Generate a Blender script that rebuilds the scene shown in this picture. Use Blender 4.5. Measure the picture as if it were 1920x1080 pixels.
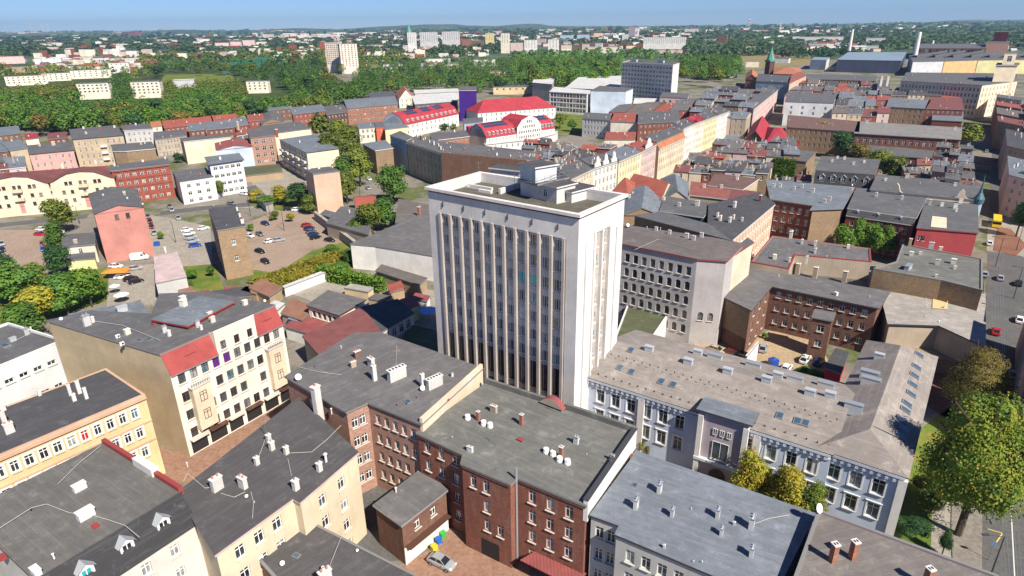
import bpy, math, random
from mathutils import Vector, Matrix
from mathutils.geometry import tessellate_polygon
random.seed(7)
R=math.radians
for o in list(bpy.data.objects): bpy.data.objects.remove(o)
scene=bpy.context.scene; COL=scene.collection
# ---------------------------------------------------------------- camera
F=1200.0; CH=70.0
PITCH=math.atan(494/1200.); ROLL=math.atan(40/2940.)
cd=bpy.data.cameras.new('camera'); cam=bpy.data.objects.new('camera',cd); COL.objects.link(cam)
cd.sensor_width=36; cd.lens=36*F/1920; cd.clip_start=1; cd.clip_end=60000
cam.location=(0,0,CH)
cam.matrix_world=Matrix.Translation((0,0,CH))@Matrix.Rotation(math.pi/2-PITCH,4,'X')@Matrix.Rotation(-ROLL,4,'Z')
scene.camera=cam
# ---------------------------------------------------------------- sky, sun, exposure
SUN_EL=R(44); SUN_AZ=R(-52)      # direction towards the sun, math angle in the XY plane
w=bpy.data.worlds.new('World'); scene.world=w; w.use_nodes=True
nt=w.node_tree; nt.nodes.clear()
sky=nt.nodes.new('ShaderNodeTexSky'); sky.sky_type='NISHITA'; sky.sun_disc=False
sky.sun_elevation=SUN_EL; sky.sun_rotation=math.pi/2-SUN_AZ
sky.air_density=1.0; sky.dust_density=0.05; sky.ozone_density=5.0; sky.altitude=2500
bg=nt.nodes.new('ShaderNodeBackground'); bg.inputs[1].default_value=0.054
wo=nt.nodes.new('ShaderNodeOutputWorld')
tint=nt.nodes.new('ShaderNodeMix'); tint.data_type='RGBA'; tint.blend_type='MULTIPLY'; tint.inputs['Factor'].default_value=1; tint.inputs[7].default_value=(.70,.86,1.17,1)
nt.links.new(sky.outputs[0],tint.inputs[6]); nt.links.new(tint.outputs[2],bg.inputs[0]); nt.links.new(bg.outputs[0],wo.inputs[0])
ld=bpy.data.lights.new('sun','SUN'); ld.energy=5.0; ld.angle=R(0.53); ld.color=(1,0.92,0.80)
sun=bpy.data.objects.new('sun',ld); COL.objects.link(sun)
sd=Vector((math.cos(SUN_AZ)*math.cos(SUN_EL),math.sin(SUN_AZ)*math.cos(SUN_EL),math.sin(SUN_EL)))
sun.rotation_euler=(-sd).to_track_quat('-Z','Y').to_euler(); sun.location=(0,0,300)
vs=scene.view_settings; vs.view_transform='Standard'; vs.look='None'; vs.exposure=0.75; vs.gamma=1; vs.use_curve_mapping=False
scene.cycles.max_bounces=5; scene.cycles.transparent_max_bounces=6
# ---------------------------------------------------------------- from the surveyed picture to the place
cp,sp=math.cos(PITCH),math.sin(PITCH); cr,sr=math.cos(ROLL),math.sin(ROLL)
def ray(u,v):
    a=(u-960)/F; b=(v-540)/F
    x=a*cr-b*sr; y=a*sr+b*cr
    return (x, cp-y*sp, -sp-y*cp)
def G(u,v,z=0.0):
    r=ray(u,v); t=(CH-z)/-r[2]; return Vector((r[0]*t, r[1]*t))
def zat(p,u,v):
    r=ray(u,v); return CH+r[2]*math.hypot(p[0],p[1])/math.hypot(r[0],r[1])
# ---------------------------------------------------------------- materials
MATS={}
class N:
    def __init__(s,name):
        s.m=bpy.data.materials.new(name); s.m.use_nodes=True; s.t=s.m.node_tree
        s.b=s.t.nodes['Principled BSDF']
    def n(s,typ,**k):
        x=s.t.nodes.new(typ)
        for a,b in k.items():
            if a.startswith('i_'): x.inputs[a[2:].replace('_',' ')].default_value=b
            else: setattr(x,a,b)
        return x
    def l(s,a,b): s.t.links.new(a,b)
    def noise(s,vec,scale,detail=4,rough=.6,w=None):
        x=s.n('ShaderNodeTexNoise'); x.inputs['Scale'].default_value=scale; x.inputs['Detail'].default_value=detail
        x.inputs['Roughness'].default_value=rough
        if vec is not None: s.l(vec,x.inputs['Vector'])
        return x.outputs['Fac']
    def ramp(s,fac,stops,interp='LINEAR'):
        x=s.n('ShaderNodeValToRGB'); x.color_ramp.interpolation=interp
        e=x.color_ramp.elements
        while len(e)<len(stops): e.new(0.5)
        for i,(p,c) in enumerate(stops):
            e[i].position=p; e[i].color=(c[0],c[1],c[2],1) if not isinstance(c,(int,float)) else (c,c,c,1)
        s.l(fac,x.inputs[0]); return x.outputs[0]
    def mix(s,fac,a,b,mode='MIX'):
        x=s.n('ShaderNodeMix',data_type='RGBA',blend_type=mode)
        for sock,val in ((x.inputs['Factor'],fac),(x.inputs[6],a),(x.inputs[7],b)):
            if isinstance(val,(int,float)): sock.default_value=val
            elif isinstance(val,(tuple,list)): sock.default_value=(val[0],val[1],val[2],1)
            else: s.l(val,sock)
        return x.outputs[2]
    def vmul(s,vec,v):
        x=s.n('ShaderNodeVectorMath',operation='MULTIPLY'); s.l(vec,x.inputs[0]); x.inputs[1].default_value=v; return x.outputs[0]
    def bump(s,h,st,d=0.02):
        x=s.n('ShaderNodeBump'); x.inputs['Strength'].default_value=st; x.inputs['Distance'].default_value=d
        s.l(h,x.inputs['Height']); s.l(x.outputs[0],s.b.inputs['Normal'])
def mul(c,k): return tuple(min(1,x*k) for x in c)
def mat(key,fn,*a):
    if key not in MATS: MATS[key]=fn(key if isinstance(key,str) else '_'.join(str(k) for k in key)[:40],*a)
    return MATS[key]
def m_plain(name,c,rough=.7,metal=0,spec=.4):
    s=N(name); s.b.inputs['Base Color'].default_value=(*c,1); s.b.inputs['Roughness'].default_value=rough
    s.b.inputs['Metallic'].default_value=metal; s.b.inputs['Specular IOR Level'].default_value=spec
    return s.m
def m_plaster(name,c,dirt=.35):
    s=N(name); tc=s.n('ShaderNodeTexCoord'); geo=s.n('ShaderNodeNewGeometry'); uv=tc.outputs['UV']; pos=geo.outputs['Position']
    big=s.noise(pos,.16,5,.65); sm=s.noise(pos,1.7,4,.7)
    st=s.noise(s.vmul(uv,(1.4,.11,1)),1,5,.7)
    c1=s.mix(s.ramp(big,[(.38,0),(.66,1)]),mul(c,.84),mul(c,1.07))
    dk=tuple(x*.55+.02 for x in c)
    c2=s.mix(s.ramp(st,[(.52,0),(.78,dirt)]),c1,dk)
    c3=s.mix(s.ramp(sm,[(.5,0),(.75,dirt*.6)]),c2,mul(c,.72))
    s.l(c3,s.b.inputs['Base Color']); s.b.inputs['Roughness'].default_value=.9; s.b.inputs['Specular IOR Level'].default_value=.2
    s.bump(sm,.25)
    return s.m
def m_brick(name,c,mort=.5,worn=.4):
    s=N(name); tc=s.n('ShaderNodeTexCoord'); geo=s.n('ShaderNodeNewGeometry'); uv=tc.outputs['UV']; pos=geo.outputs['Position']
    b=s.n('ShaderNodeTexBrick'); s.l(uv,b.inputs['Vector']); b.inputs['Scale'].default_value=1
    b.inputs['Brick Width'].default_value=.5; b.inputs['Row Height'].default_value=.17; b.inputs['Mortar Size'].default_value=.018
    b.inputs['Color1'].default_value=(*mul(c,.72),1); b.inputs['Color2'].default_value=(*mul(c,1.3),1)
    b.inputs['Mortar'].default_value=(*[x*.5+.1*mort for x in c],1)
    big=s.noise(pos,.22,5,.7); st=s.noise(s.vmul(uv,(1.2,.2,1)),1,5,.7)
    c1=s.mix(s.ramp(big,[(.35,0),(.7,.55)]),b.outputs['Color'],mul(c,.55))
    c1=s.mix(s.ramp(s.noise(pos,1.3,5,.75),[(.46,0),(.6,.5)]),c1,tuple(x*.62+.03 for x in c))
    c2=s.mix(s.ramp(st,[(.5,0),(.68,worn)]),c1,(.27,.20,.15))
    s.l(c2,s.b.inputs['Base Color']); s.b.inputs['Roughness'].default_value=.9; s.b.inputs['Specular IOR Level'].default_value=.2
    s.bump(b.outputs['Fac'],-.4)
    return s.m
def m_felt(name,c,seam=1.0,var=.8):
    c=mul(c,1.22)
    s=N(name); tc=s.n('ShaderNodeTexCoord'); uv=tc.outputs['UV']; geo=s.n('ShaderNodeNewGeometry'); pos=geo.outputs['Position']
    b=s.n('ShaderNodeTexBrick'); s.l(uv,b.inputs['Vector']); b.inputs['Scale'].default_value=1
    b.inputs['Brick Width'].default_value=7.5; b.inputs['Row Height'].default_value=1.0; b.inputs['Mortar Size'].default_value=.04; b.inputs['Mortar Smooth'].default_value=.5
    b.inputs['Color1'].default_value=(*mul(c,1-.11*var),1); b.inputs['Color2'].default_value=(*mul(c,1+.10*var),1)
    b.inputs['Mortar'].default_value=(*mul(c,.66),1)
    big=s.noise(pos,.09,6,.72); md=s.noise(pos,.45,6,.75); fi=s.noise(pos,5,4,.7); st=s.noise(s.vmul(uv,(.12,1.6,1)),1,5,.7)
    c1=s.mix(s.ramp(big,[(.36,0),(.64,1)]),mul(c,.74),s.mix(seam*.8,mul(c,1.08),b.outputs['Color']))
    c2=s.mix(s.ramp(md,[(.47,0),(.55,.55*var),(.72,.85*var)]),c1,tuple(x*.55+.012 for x in c))
    c3=s.mix(s.ramp(md,[(.31,.85*var),(.43,0)]),c2,tuple(x*1.5+.02 for x in c))
    c5=s.mix(s.ramp(st,[(.5,0),(.68,.6*var)]),c3,tuple(x*1.28+.015 for x in c))
    c4=s.mix(s.ramp(fi,[(.35,0),(.7,.32)]),c5,mul(c,.62))
    s.l(c4,s.b.inputs['Base Color']); s.b.inputs['Roughness'].default_value=.85; s.b.inputs['Specular IOR Level'].default_value=.25
    s.bump(fi,.3,.03)
    return s.m
def m_tile(name,c,pitch=.33,metal=0):
    s=N(name); tc=s.n('ShaderNodeTexCoord'); uv=tc.outputs['UV']; geo=s.n('ShaderNodeNewGeometry'); pos=geo.outputs['Position']
    wv=s.n('ShaderNodeTexWave',wave_type='BANDS',bands_direction='X'); s.l(uv,wv.inputs['Vector']); wv.inputs['Scale'].default_value=.314/pitch
    big=s.noise(pos,.3,5,.7); fi=s.noise(pos,3,3,.7)
    c1=s.mix(s.ramp(big,[(.35,0),(.68,1)]),mul(c,.75),mul(c,1.12))
    c2=s.mix(s.ramp(wv.outputs['Fac'],[(.0,.45),(.35,0)]),c1,mul(c,.5))
    c3=s.mix(s.ramp(fi,[(.5,0),(.8,.4)]),c2,mul(c,.6))
    s.l(c3,s.b.inputs['Base Color']); s.b.inputs['Roughness'].default_value=.5 if metal else .8
    s.b.inputs['Metallic'].default_value=metal; s.bump(wv.outputs['Fac'],.5,.04)
    return s.m
def m_glass(name,joined=False,stops=None):
    s=N(name)
    if joined: r=s.n('ShaderNodeNewGeometry').outputs['Random Per Island']
    else: r=s.n('ShaderNodeObjectInfo').outputs['Random']
    geo=s.n('ShaderNodeNewGeometry'); nz=s.noise(geo.outputs['Position'],1.1,2,.5)
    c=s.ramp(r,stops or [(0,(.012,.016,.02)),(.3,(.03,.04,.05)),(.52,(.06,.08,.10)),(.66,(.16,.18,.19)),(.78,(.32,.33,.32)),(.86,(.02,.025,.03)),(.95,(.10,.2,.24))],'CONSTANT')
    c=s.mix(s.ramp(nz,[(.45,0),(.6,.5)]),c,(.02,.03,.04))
    s.l(c,s.b.inputs['Base Color']); s.b.inputs['Roughness'].default_value=.12; s.b.inputs['Specular IOR Level'].default_value=.7
    return s.m
def m_ground(name,stops,scale=.05,rough=.95,bscale=1.5):
    s=N(name); geo=s.n('ShaderNodeNewGeometry'); pos=geo.outputs['Position']
    a=s.noise(pos,scale,7,.68); f=s.noise(pos,bscale,4,.7)
    c=s.ramp(a,stops); c=s.mix(s.ramp(f,[(.4,0),(.75,.45)]),c,(.02,.02,.018))
    s.l(c,s.b.inputs['Base Color']); s.b.inputs['Roughness'].default_value=rough; s.b.inputs['Specular IOR Level'].default_value=.15
    return s.m
def m_leaf(name,ca,cb,cc):
    s=N(name); g=s.n('ShaderNodeNewGeometry'); oi=s.n('ShaderNodeObjectInfo')
    nz=s.noise(g.outputs['Position'],.32,3,.6)
    c=s.ramp(g.outputs['Random Per Island'],[(0,mul(ca,.62)),(.5,ca),(.9,mul(ca,1.3)),(1,cb)])
    c=s.mix(s.ramp(nz,[(.44,0),(.6,.8)]),c,cb)
    c2=s.mix(s.ramp(s.noise(g.outputs['Position'],.6,4,.6),[(.53,0),(.66,.75)]),c,cc)
    hs=s.n('ShaderNodeHueSaturation'); s.l(c2,hs.inputs['Color'])
    mr=s.n('ShaderNodeMapRange'); mr.inputs[3].default_value=.75; mr.inputs[4].default_value=1.3; s.l(oi.outputs['Random'],mr.inputs[0]); s.l(mr.outputs[0],hs.inputs['Value'])
    s.l(hs.outputs[0],s.b.inputs['Base Color']); s.b.inputs['Roughness'].default_value=.6; s.b.inputs['Specular IOR Level'].default_value=.3
    tr=s.n('ShaderNodeBsdfTranslucent'); s.l(hs.outputs[0],tr.inputs[0])
    mx=s.n('ShaderNodeMixShader'); mx.inputs[0].default_value=.28
    s.l(s.b.outputs[0],mx.inputs[1]); s.l(tr.outputs[0],mx.inputs[2])
    s.l(mx.outputs[0],s.t.nodes['Material Output'].inputs[0])
    return s.m
WALLC={ # base colours
'white':(.72,.70,.66),'offwhite':(.6,.57,.52),'cream':(.66,.56,.42),'cream2':(.74,.68,.58),'palecream':(.72,.66,.55),'beige':(.5,.4,.28),'sand':(.58,.45,.28),
'orange':(.62,.42,.2),'yellow':(.62,.58,.30),'pink':(.62,.38,.35),'rose':(.52,.235,.20),'palepink':(.62,.47,.44),'redpaint':(.42,.05,.05),'crimson':(.5,.05,.07),
'greywall':(.36,.34,.32),'lightgrey':(.5,.5,.5),'tower':(.66,.63,.61),'towerrec':(.52,.51,.52),'schoolblue':(.53,.60,.74),'bluegrey':(.32,.42,.52),'iceblue':(.52,.6,.7),'mauve':(.30,.24,.26),
'tan':(.38,.28,.18),'concrete':(.4,.38,.35),'darkgrey':(.12,.12,.13),'purple':(.06,.02,.22),'teal':(.08,.25,.28),'peach':(.66,.46,.34),'oldplaster':(.42,.35,.27),'greywhite':(.62,.63,.64),'ochre':(.62,.42,.16),
'ochre2':(.68,.49,.27),'peachtrim':(.55,.36,.26),'whiteclad':(.62,.63,.64),'beige2':(.46,.37,.24),'sand2':(.62,.53,.38),'pinktrim':(.52,.40,.38),'pinkcream':(.72,.62,.53),'greywhite2':(.46,.45,.43),
'mauve2':(.42,.36,.40),'ledgeblue':(.60,.64,.70),'cream6':(.74,.68,.56),'yellow2':(.68,.61,.38),'yellow5':(.68,.58,.30),'greywall2':(.46,.43,.42),'ochrefelt':(.62,.47,.25),'redpaint2':(.40,.07,.075),'teal2':(.12,.28,.30)}
BRICKC={'brick':(.20,.06,.04),'redbrick':(.30,.07,.045),'brownbrick':(.19,.10,.065),'tanbrick':(.32,.22,.13),'darkbrick':(.11,.045,.035),'redbrick2':(.25,.09,.058),'brownbrick2':(.19,.09,.062),'orangebrick':(.36,.15,.09),'pinkbrick':(.42,.24,.18)}
ROOFC={'felt':(.105,.105,.11),'feltdark':(.068,.068,.074),'feltblue':(.14,.16,.185),'feltgreen':(.138,.138,.128),'feltbrown':(.13,.115,.105),'feltlight':(.22,.21,.2),'feltolive':(.10,.095,.072),'feltwarm':(.245,.218,.20),'feltdark2':(.085,.08,.082),'felt2':(.125,.12,.122),'feltsmooth':(.155,.175,.205),
'feltwarm2':(.16,.145,.135),'feltmoss':(.085,.095,.05),'feltwarm3':(.13,.115,.11),'feltpale':(.30,.28,.26),'feltrubble':(.26,.2,.13)}
TILEC={'tilered':(.32,.085,.055),'tileorange':(.42,.16,.075),'tilemaroon':(.19,.065,.06),'tilecrimson':(.36,.03,.045),'tilebrown':(.16,.09,.075),'metalgrey':(.3,.3,.3),'metalblue':(.2,.28,.36),'slate':(.09,.09,.1),'metalred':(.28,.075,.07),'tilered2':(.34,.06,.055),'tilebrown2':(.27,.09,.07)}
VERM={'vermilion':(.55,.12,.06),'greytan':(.34,.31,.24),'darkgrey2':(.1,.1,.11)}
WALLC.update(VERM); ROOFC['trimwhite_r']=(.5,.5,.49); TILEC['palepinkmetal']=(.55,.43,.42); ROOFC['concrete_r']=(.33,.31,.28); TILEC['metalrust']=(.28,.14,.09); TILEC['brick_r']=(.3,.1,.07); WALLC['darkblue_w']=(.07,.08,.13)
def M(k):
    if k in MATS: return MATS[k]
    for D in (WALLC,BRICKC,ROOFC,TILEC):
        if k not in WALLC and k not in BRICKC and k not in ROOFC and k not in TILEC and k[-1].isdigit() and k[:-1] in D:
            f_=1+(.09 if int(k[-1])%2 else -.09); D[k]=tuple(x*f_ for x in D[k[:-1]])
    if k in WALLC: MATS[k]=m_plaster('plaster_'+k,WALLC[k],.2 if k in('schoolblue','white','cream2','crimson','rose') else .4)
    elif k in BRICKC: MATS[k]=m_brick('masonry_'+k,BRICKC[k])
    elif k in ROOFC: MATS[k]=m_felt('roofing_'+k,ROOFC[k])
    elif k in TILEC: MATS[k]=m_tile('roofing_'+k,TILEC[k],.45 if 'metal' in k else .33)
    return MATS[k]
mat('frame_white',m_plain,(.78,.78,.76),.5); mat('frame_brown',m_plain,(.09,.045,.03),.5); mat('glass',m_glass); mat('glass_tower',m_glass,False,[(0,(.02,.05,.065)),(.3,(.05,.11,.14)),(.55,(.10,.19,.23)),(.72,(.22,.34,.38)),(.86,(.50,.58,.60)),(.93,(.03,.07,.09))]); mat('glass_far',m_glass,True)  # tower panes have a bluish sky reflection painted into their colours
mat('trimred',m_plain,(.28,.05,.045),.6); mat('trimgrey',m_plain,(.2,.2,.2),.6); mat('trimwhite',m_plain,(.62,.61,.59),.7); mat('trimdark',m_plain,(.05,.05,.055),.6)
mat('glass_teal',m_plain,(.02,.35,.38),.2); mat('glass_purple',m_plain,(.10,.02,.22),.2); mat('glass_red',m_plain,(.4,.02,.02),.3); mat('glass_green',m_plain,(.05,.55,.45),.3)
mat('zinc',m_plain,(.42,.45,.48),.4,.5); mat('steel',m_plain,(.3,.31,.32),.45,.6); mat('dish',m_plain,(.75,.74,.7),.5); mat('glass_yellowpaint',m_plain,(.7,.5,.1),.7); mat('black',m_plain,(.02,.02,.022),.6)
mat('pot',m_plain,(.45,.2,.12),.8); mat('solar',m_plain,(.03,.05,.10),.15); mat('ledgestone',m_plain,(.5,.47,.42),.9)
mat('lightzinc',m_plain,(.5,.53,.56),.45,.3); mat('skyglass',m_plain,(.05,.09,.14),.15,0,.7)
# ---------------------------------------------------------------- mesh builder
class MB:
    def __init__(s): s.v=[]; s.f=[]; s.m=[]; s.uv=[]
    def face(s,pts,mi=0,uv=None):
        i=len(s.v); s.v+= [tuple(p) for p in pts]; s.f.append(tuple(range(i,i+len(pts)))); s.m.append(mi)
        if uv is None:
            p=[Vector(q) for q in pts]; n=Vector((0,0,0))
            for a in range(1,len(p)-1): n+=(p[a]-p[0]).cross(p[a+1]-p[0])
            if abs(n.z)>.7*n.length: uv=[(q.x,q.y) for q in p]
            else:
                d=Vector((-n.y,n.x,0)); d=d.normalized() if d.length>1e-6 else Vector((1,0,0))
                uv=[(q.dot(d),q.z) for q in p]
        s.uv+=uv
    def box(s,c,sz,rz=0,mi=0,bottom=False,taper=1.0):
        """c = centre of the base"""
        x,y,z=sz[0]/2,sz[1]/2,sz[2]; ca,sa=math.cos(rz),math.sin(rz)
        def P(a,b,h,t=1): a*=t;b*=t; return (c[0]+a*ca-b*sa,c[1]+a*sa+b*ca,c[2]+h)
        q=[P(-x,-y,0),P(x,-y,0),P(x,y,0),P(-x,y,0)]; t=[P(-x,-y,z,taper),P(x,-y,z,taper),P(x,y,z,taper),P(-x,y,z,taper)]
        s.face(t,mi)
        for i in range(4): s.face([q[i],q[(i+1)%4],t[(i+1)%4],t[i]],mi)
        if bottom: s.face(q[::-1],mi)
    def cyl(s,c,r,h,n=8,mi=0,r2=None,cap=True):
        r2=r if r2 is None else r2
        a=[(c[0]+r*math.cos(2*math.pi*i/n),c[1]+r*math.sin(2*math.pi*i/n),c[2]) for i in range(n)]
        b=[(c[0]+r2*math.cos(2*math.pi*i/n),c[1]+r2*math.sin(2*math.pi*i/n),c[2]+h) for i in range(n)]
        for i in range(n): s.face([a[i],a[(i+1)%n],b[(i+1)%n],b[i]],mi)
        if cap and r2>1e-4: s.face(b,mi)
    def tube(s,p,q,r,n=5,mi=0,r2=None):
        p=Vector(p);q=Vector(q); r2=r if r2 is None else r2; d=(q-p)
        if d.length<1e-6: return
        d.normalize(); u=d.orthogonal().normalized(); v=d.cross(u)
        a=[p+u*(r*math.cos(2*math.pi*i/n))+v*(r*math.sin(2*math.pi*i/n)) for i in range(n)]
        b=[q+u*(r2*math.cos(2*math.pi*i/n))+v*(r2*math.sin(2*math.pi*i/n)) for i in range(n)]
        for i in range(n): s.face([a[i],a[(i+1)%n],b[(i+1)%n],b[i]],mi)
        s.face(b,mi); s.face(a[::-1],mi)
    def poly(s,pts,z=None,mi=0,rot=0,zs=None,flip=False):
        """horizontal or sloped polygon, tessellated"""
        n=len(pts); P3=[Vector((p[0],p[1],(zs[i] if zs else z))) for i,p in enumerate(pts)]
        ca,sa=math.cos(-rot),math.sin(-rot)
        for t in tessellate_polygon([[Vector((p.x,p.y,0)) for p in P3]]):
            q=[P3[i] for i in t]
            if ((q[1]-q[0]).cross(q[2]-q[0])).z<0: q=q[::-1]
            s.face(q,mi,[(a.x*ca-a.y*sa,a.x*sa+a.y*ca) for a in q])
    def ring(s,pts,ins,z0,z1,mi=0):
        inn=offset(pts,ins); n=len(pts)
        for i in range(n):
            j=(i+1)%n; a,b,c,d=pts[i],pts[j],inn[j],inn[i]
            s.face([(a[0],a[1],z1),(b[0],b[1],z1),(c[0],c[1],z1),(d[0],d[1],z1)],mi)
            s.face([(a[0],a[1],z0),(b[0],b[1],z0),(b[0],b[1],z1),(a[0],a[1],z1)],mi)
            s.face([(c[0],c[1],z0),(d[0],d[1],z0),(d[0],d[1],z1),(c[0],c[1],z1)],mi)
    def mesh(s,name,mats):
        me=bpy.data.meshes.new(name); me.from_pydata(s.v,[],s.f)
        uvl=me.uv_layers.new(name='UVMap'); flat=[x for p in s.uv for x in p]; uvl.data.foreach_set('uv',flat)
        for m_ in mats: me.materials.append(m_)
        me.polygons.foreach_set('material_index',s.m); me.update(); return me
    def build(s,name,mats,parent=None,loc=(0,0,0)):
        if not s.f: return None
        return ob(name,s.mesh(name,mats),parent,loc)
def ob(name,data,parent=None,loc=(0,0,0),mw=None):
    o=bpy.data.objects.new(name,data); COL.objects.link(o)
    if parent is not None: o.parent=parent
    if mw is not None: o.matrix_local=mw
    else: o.location=loc
    return o
def offset(pts,d):
    """inset a CCW polygon by d (negative = outwards)"""
    n=len(pts); out=[]
    for i in range(n):
        a,b,c=Vector(pts[i-1][:2]),Vector(pts[i][:2]),Vector(pts[(i+1)%n][:2])
        e1=(b-a).normalized(); e2=(c-b).normalized()
        n1=Vector((-e1.y,e1.x)); n2=Vector((-e2.y,e2.x))
        k=n1+n2
        if k.length<.2: out.append(b+n1*d); continue
        k=k.normalized(); out.append(b+k*(d/max(.35,k.dot(n1))))
    return out
def area(p): return .5*sum(p[i][0]*p[(i+1)%len(p)][1]-p[(i+1)%len(p)][0]*p[i][1] for i in range(len(p)))
def tag(o,label,cat,group=None,kind=None):
    if label: o['label']=label
    if cat: o['category']=cat
    if group: o['group']=group
    if kind: o['kind']=kind
    return o
def structure(name,mb,m):
    o=mb.build(name,[m]); o['kind']='structure'; return o
# ---------------------------------------------------------------- windows
WM={}
def win_mesh(w,h,style,fm,detail):
    k=(round(w,1),round(h,1),style,fm,detail)
    if k in WM: return WM[k]
    w,h=k[0],k[1]; f=MB(); t=.09; d=.07
    if style[0]=='t': t=.10
    def bar(x0,x1,z0,z1,y=0,dd=d): f.box(((x0+x1)/2,y-dd/2+.001,z0),(x1-x0,dd,z1-z0),bottom=True)
    bar(-w/2,-w/2+t,0,h); bar(w/2-t,w/2,0,h); bar(-w/2+t,w/2-t,0,t); bar(-w/2+t,w/2-t,h-t,h)
    if style[0]=='c':
        bar(-.045,.045,t,h-t,.005); 
        if h>1.3: bar(-w/2+t,w/2-t,h*.68,h*.68+.08,.008)
    elif style[0]=='t':
        bar(-w*.1-.04,-w*.1+.04,t,h-t,.005); bar(w*.22-.03,w*.22+.03,t,h-t,.005); bar(-w/2+t,-w*.1-.04,h*.4,h*.4+.06,.008)
    elif style[0]=='g':
        n=max(2,int(w/1.1))
        for i in range(1,n): x=-w/2+w*i/n; bar(x-.03,x+.03,t,h-t,.005)
    g=MB(); g.face([(-w/2+.03,-.05,.03),(w/2-.03,-.05,.03),(w/2-.03,-.05,h-.03),(-w/2+.03,-.05,h-.03)])
    if 'S' in style:
        for x0,x1,z0,z1 in ((-w/2-.2,-w/2,-.02,h+.2),(w/2,w/2+.2,-.02,h+.2),(-w/2,w/2,h,h+.2)): f.box(((x0+x1)/2,.21,z0),(x1-x0,.07,z1-z0),bottom=True)
        f.box((0,.24,h+.2),(w+.6,.2,.12),bottom=True)
    s=MB(); s.box((0,.12,-.12),(w+.24,.42,.10),bottom=True)
    if detail==2: WM[k]=(f.mesh('window',[MATS[fm]]),g.mesh('pane',[MATS['glass']]),s.mesh('sill',[MATS['ledgestone']]))
    else:
        g2=MB(); g2.v=f.v[:];g2.f=f.f[:];g2.m=f.m[:];g2.uv=f.uv[:]
        g2.face([(-w/2+.03,-.05,.03),(w/2-.03,-.05,.03),(w/2-.03,-.05,h-.03),(-w/2+.03,-.05,h-.03)],1)
        g2.box((0,.12,-.12),(w+.2,.4,.10),mi=0)
        WM[k]=(g2.mesh('window',[MATS[fm],MATS['glass']]),)
    return WM[k]
def put_window(root,p,dirx,w,h,style,fm,dist,depth,pane=None,stuff=None,name='window',sill=True):
    """p = outer wall point at the opening's bottom centre (building-local), dirx = unit 2D along the wall"""
    d=Vector((dirx[0],dirx[1],0)); n=Vector((d.y,-d.x,0))
    mw=Matrix(((-d.x,n.x,0,p[0]-n.x*depth),(-d.y,n.y,0,p[1]-n.y*depth),(0,0,1,p[2]),(0,0,0,1)))
    if dist<165:
        ms=win_mesh(w,h,style,fm,2)
        o=ob(name,ms[0],root,mw=mw); g=ob('pane',ms[1],o)
        if pane: g.material_slots[0].link='OBJECT'; g.material_slots[0].material=MATS[pane]
        if sill: ob('sill',ms[2],o,loc=(0,depth-.12,0))
    elif dist<300:
        ms=win_mesh(w,h,style,fm,1); ob(name,ms[0],root,mw=mw)
    else:
        x=stuff
        def T(a,b,c): q=mw@Vector((a,b,c)); return (q.x,q.y,q.z)
        x.face([T(-w/2,-.02,0),T(w/2,-.02,0),T(w/2,-.02,h),T(-w/2,-.02,h)],0)
        if dist<700:
            for a,b,c,e in ((-w/2,-w/2+.12,0,h),(w/2-.12,w/2,0,h),(-.05,.05,0,h),(-w/2,w/2,h*.66,h*.66+.1)):
                x.face([T(a,.03,c),T(b,.03,c),T(b,.03,e),T(a,.03,e)],1)
def wall_face(mb,p0,p1,zb,zt0,zt1,holes,depth=.2,mi=0,s_off=0,back=False):
    """vertical wall from p0 to p1 (outward normal on the right), holes = (s0,s1,z0,z1,arch)"""
    p0=Vector(p0[:2]);p1=Vector(p1[:2]); L=(p1-p0).length
    if L<1e-3: return
    d=(p1-p0)/L; n=Vector((d.y,-d.x))
    def P(s,z,o=0): return (p0.x+d.x*s-n.x*o,p0.y+d.y*s-n.y*o,z)
    def Q(s0,s1,z0,z1): mb.face([P(s0,z0),P(s1,z0),P(s1,z1),P(s0,z1)],mi,[(s0+s_off,z0),(s1+s_off,z0),(s1+s_off,z1),(s0+s_off,z1)])
    zt=min(zt0,zt1); zs=sorted({zb,zt,*[h[2] for h in holes],*[h[3] for h in holes]})
    for a,b in zip(zs[:-1],zs[1:]):
        if b-a<1e-4: continue
        c=(a+b)/2; hs=sorted((h[0],h[1]) for h in holes if h[2]<c<h[3]); s=0
        for h in hs: 
            if h[0]>s+1e-4: Q(s,h[0],a,b)
            s=h[1]
        if L>s+1e-4: Q(s,L,a,b)
    if abs(zt0-zt1)>1e-3:
        if zt0>zt1: mb.face([P(0,zt),P(L,zt),P(0,zt0)],mi,[(s_off,zt),(L+s_off,zt),(s_off,zt0)])
        else: mb.face([P(0,zt),P(L,zt),P(L,zt1)],mi,[(s_off,zt),(L+s_off,zt),(L+s_off,zt1)])
    for s0,s1,z0,z1,ar in holes:
        for a,b,c,e in (((s0,z0),(s0,z1),0,0),((s1,z1),(s1,z0),0,0),((s0,z1),(s1,z1),0,0),((s1,z0),(s0,z0),0,0)):
            mb.face([P(a[0],a[1]),P(b[0],b[1]),P(b[0],b[1],depth+.04),P(a[0],a[1],depth+.04)],mi)
        if ar:
            r=(s1-s0)/2; cx=(s0+s1)/2; zc=z1-r; N_=5
            for sg in (-1,1):
                arc=[(cx+sg*r*math.sin(math.pi/2*i/N_),zc+r*math.cos(math.pi/2*i/N_)) for i in range(N_+1)]
                cor=(cx+sg*r,z1)
                for i in range(N_):
                    tri=[P(cor[0],cor[1],-.003),P(arc[i][0],arc[i][1],-.003),P(arc[i+1][0],arc[i+1][1],-.003)]
                    mb.face(tri if sg<0 else tri[::-1],mi)
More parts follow.
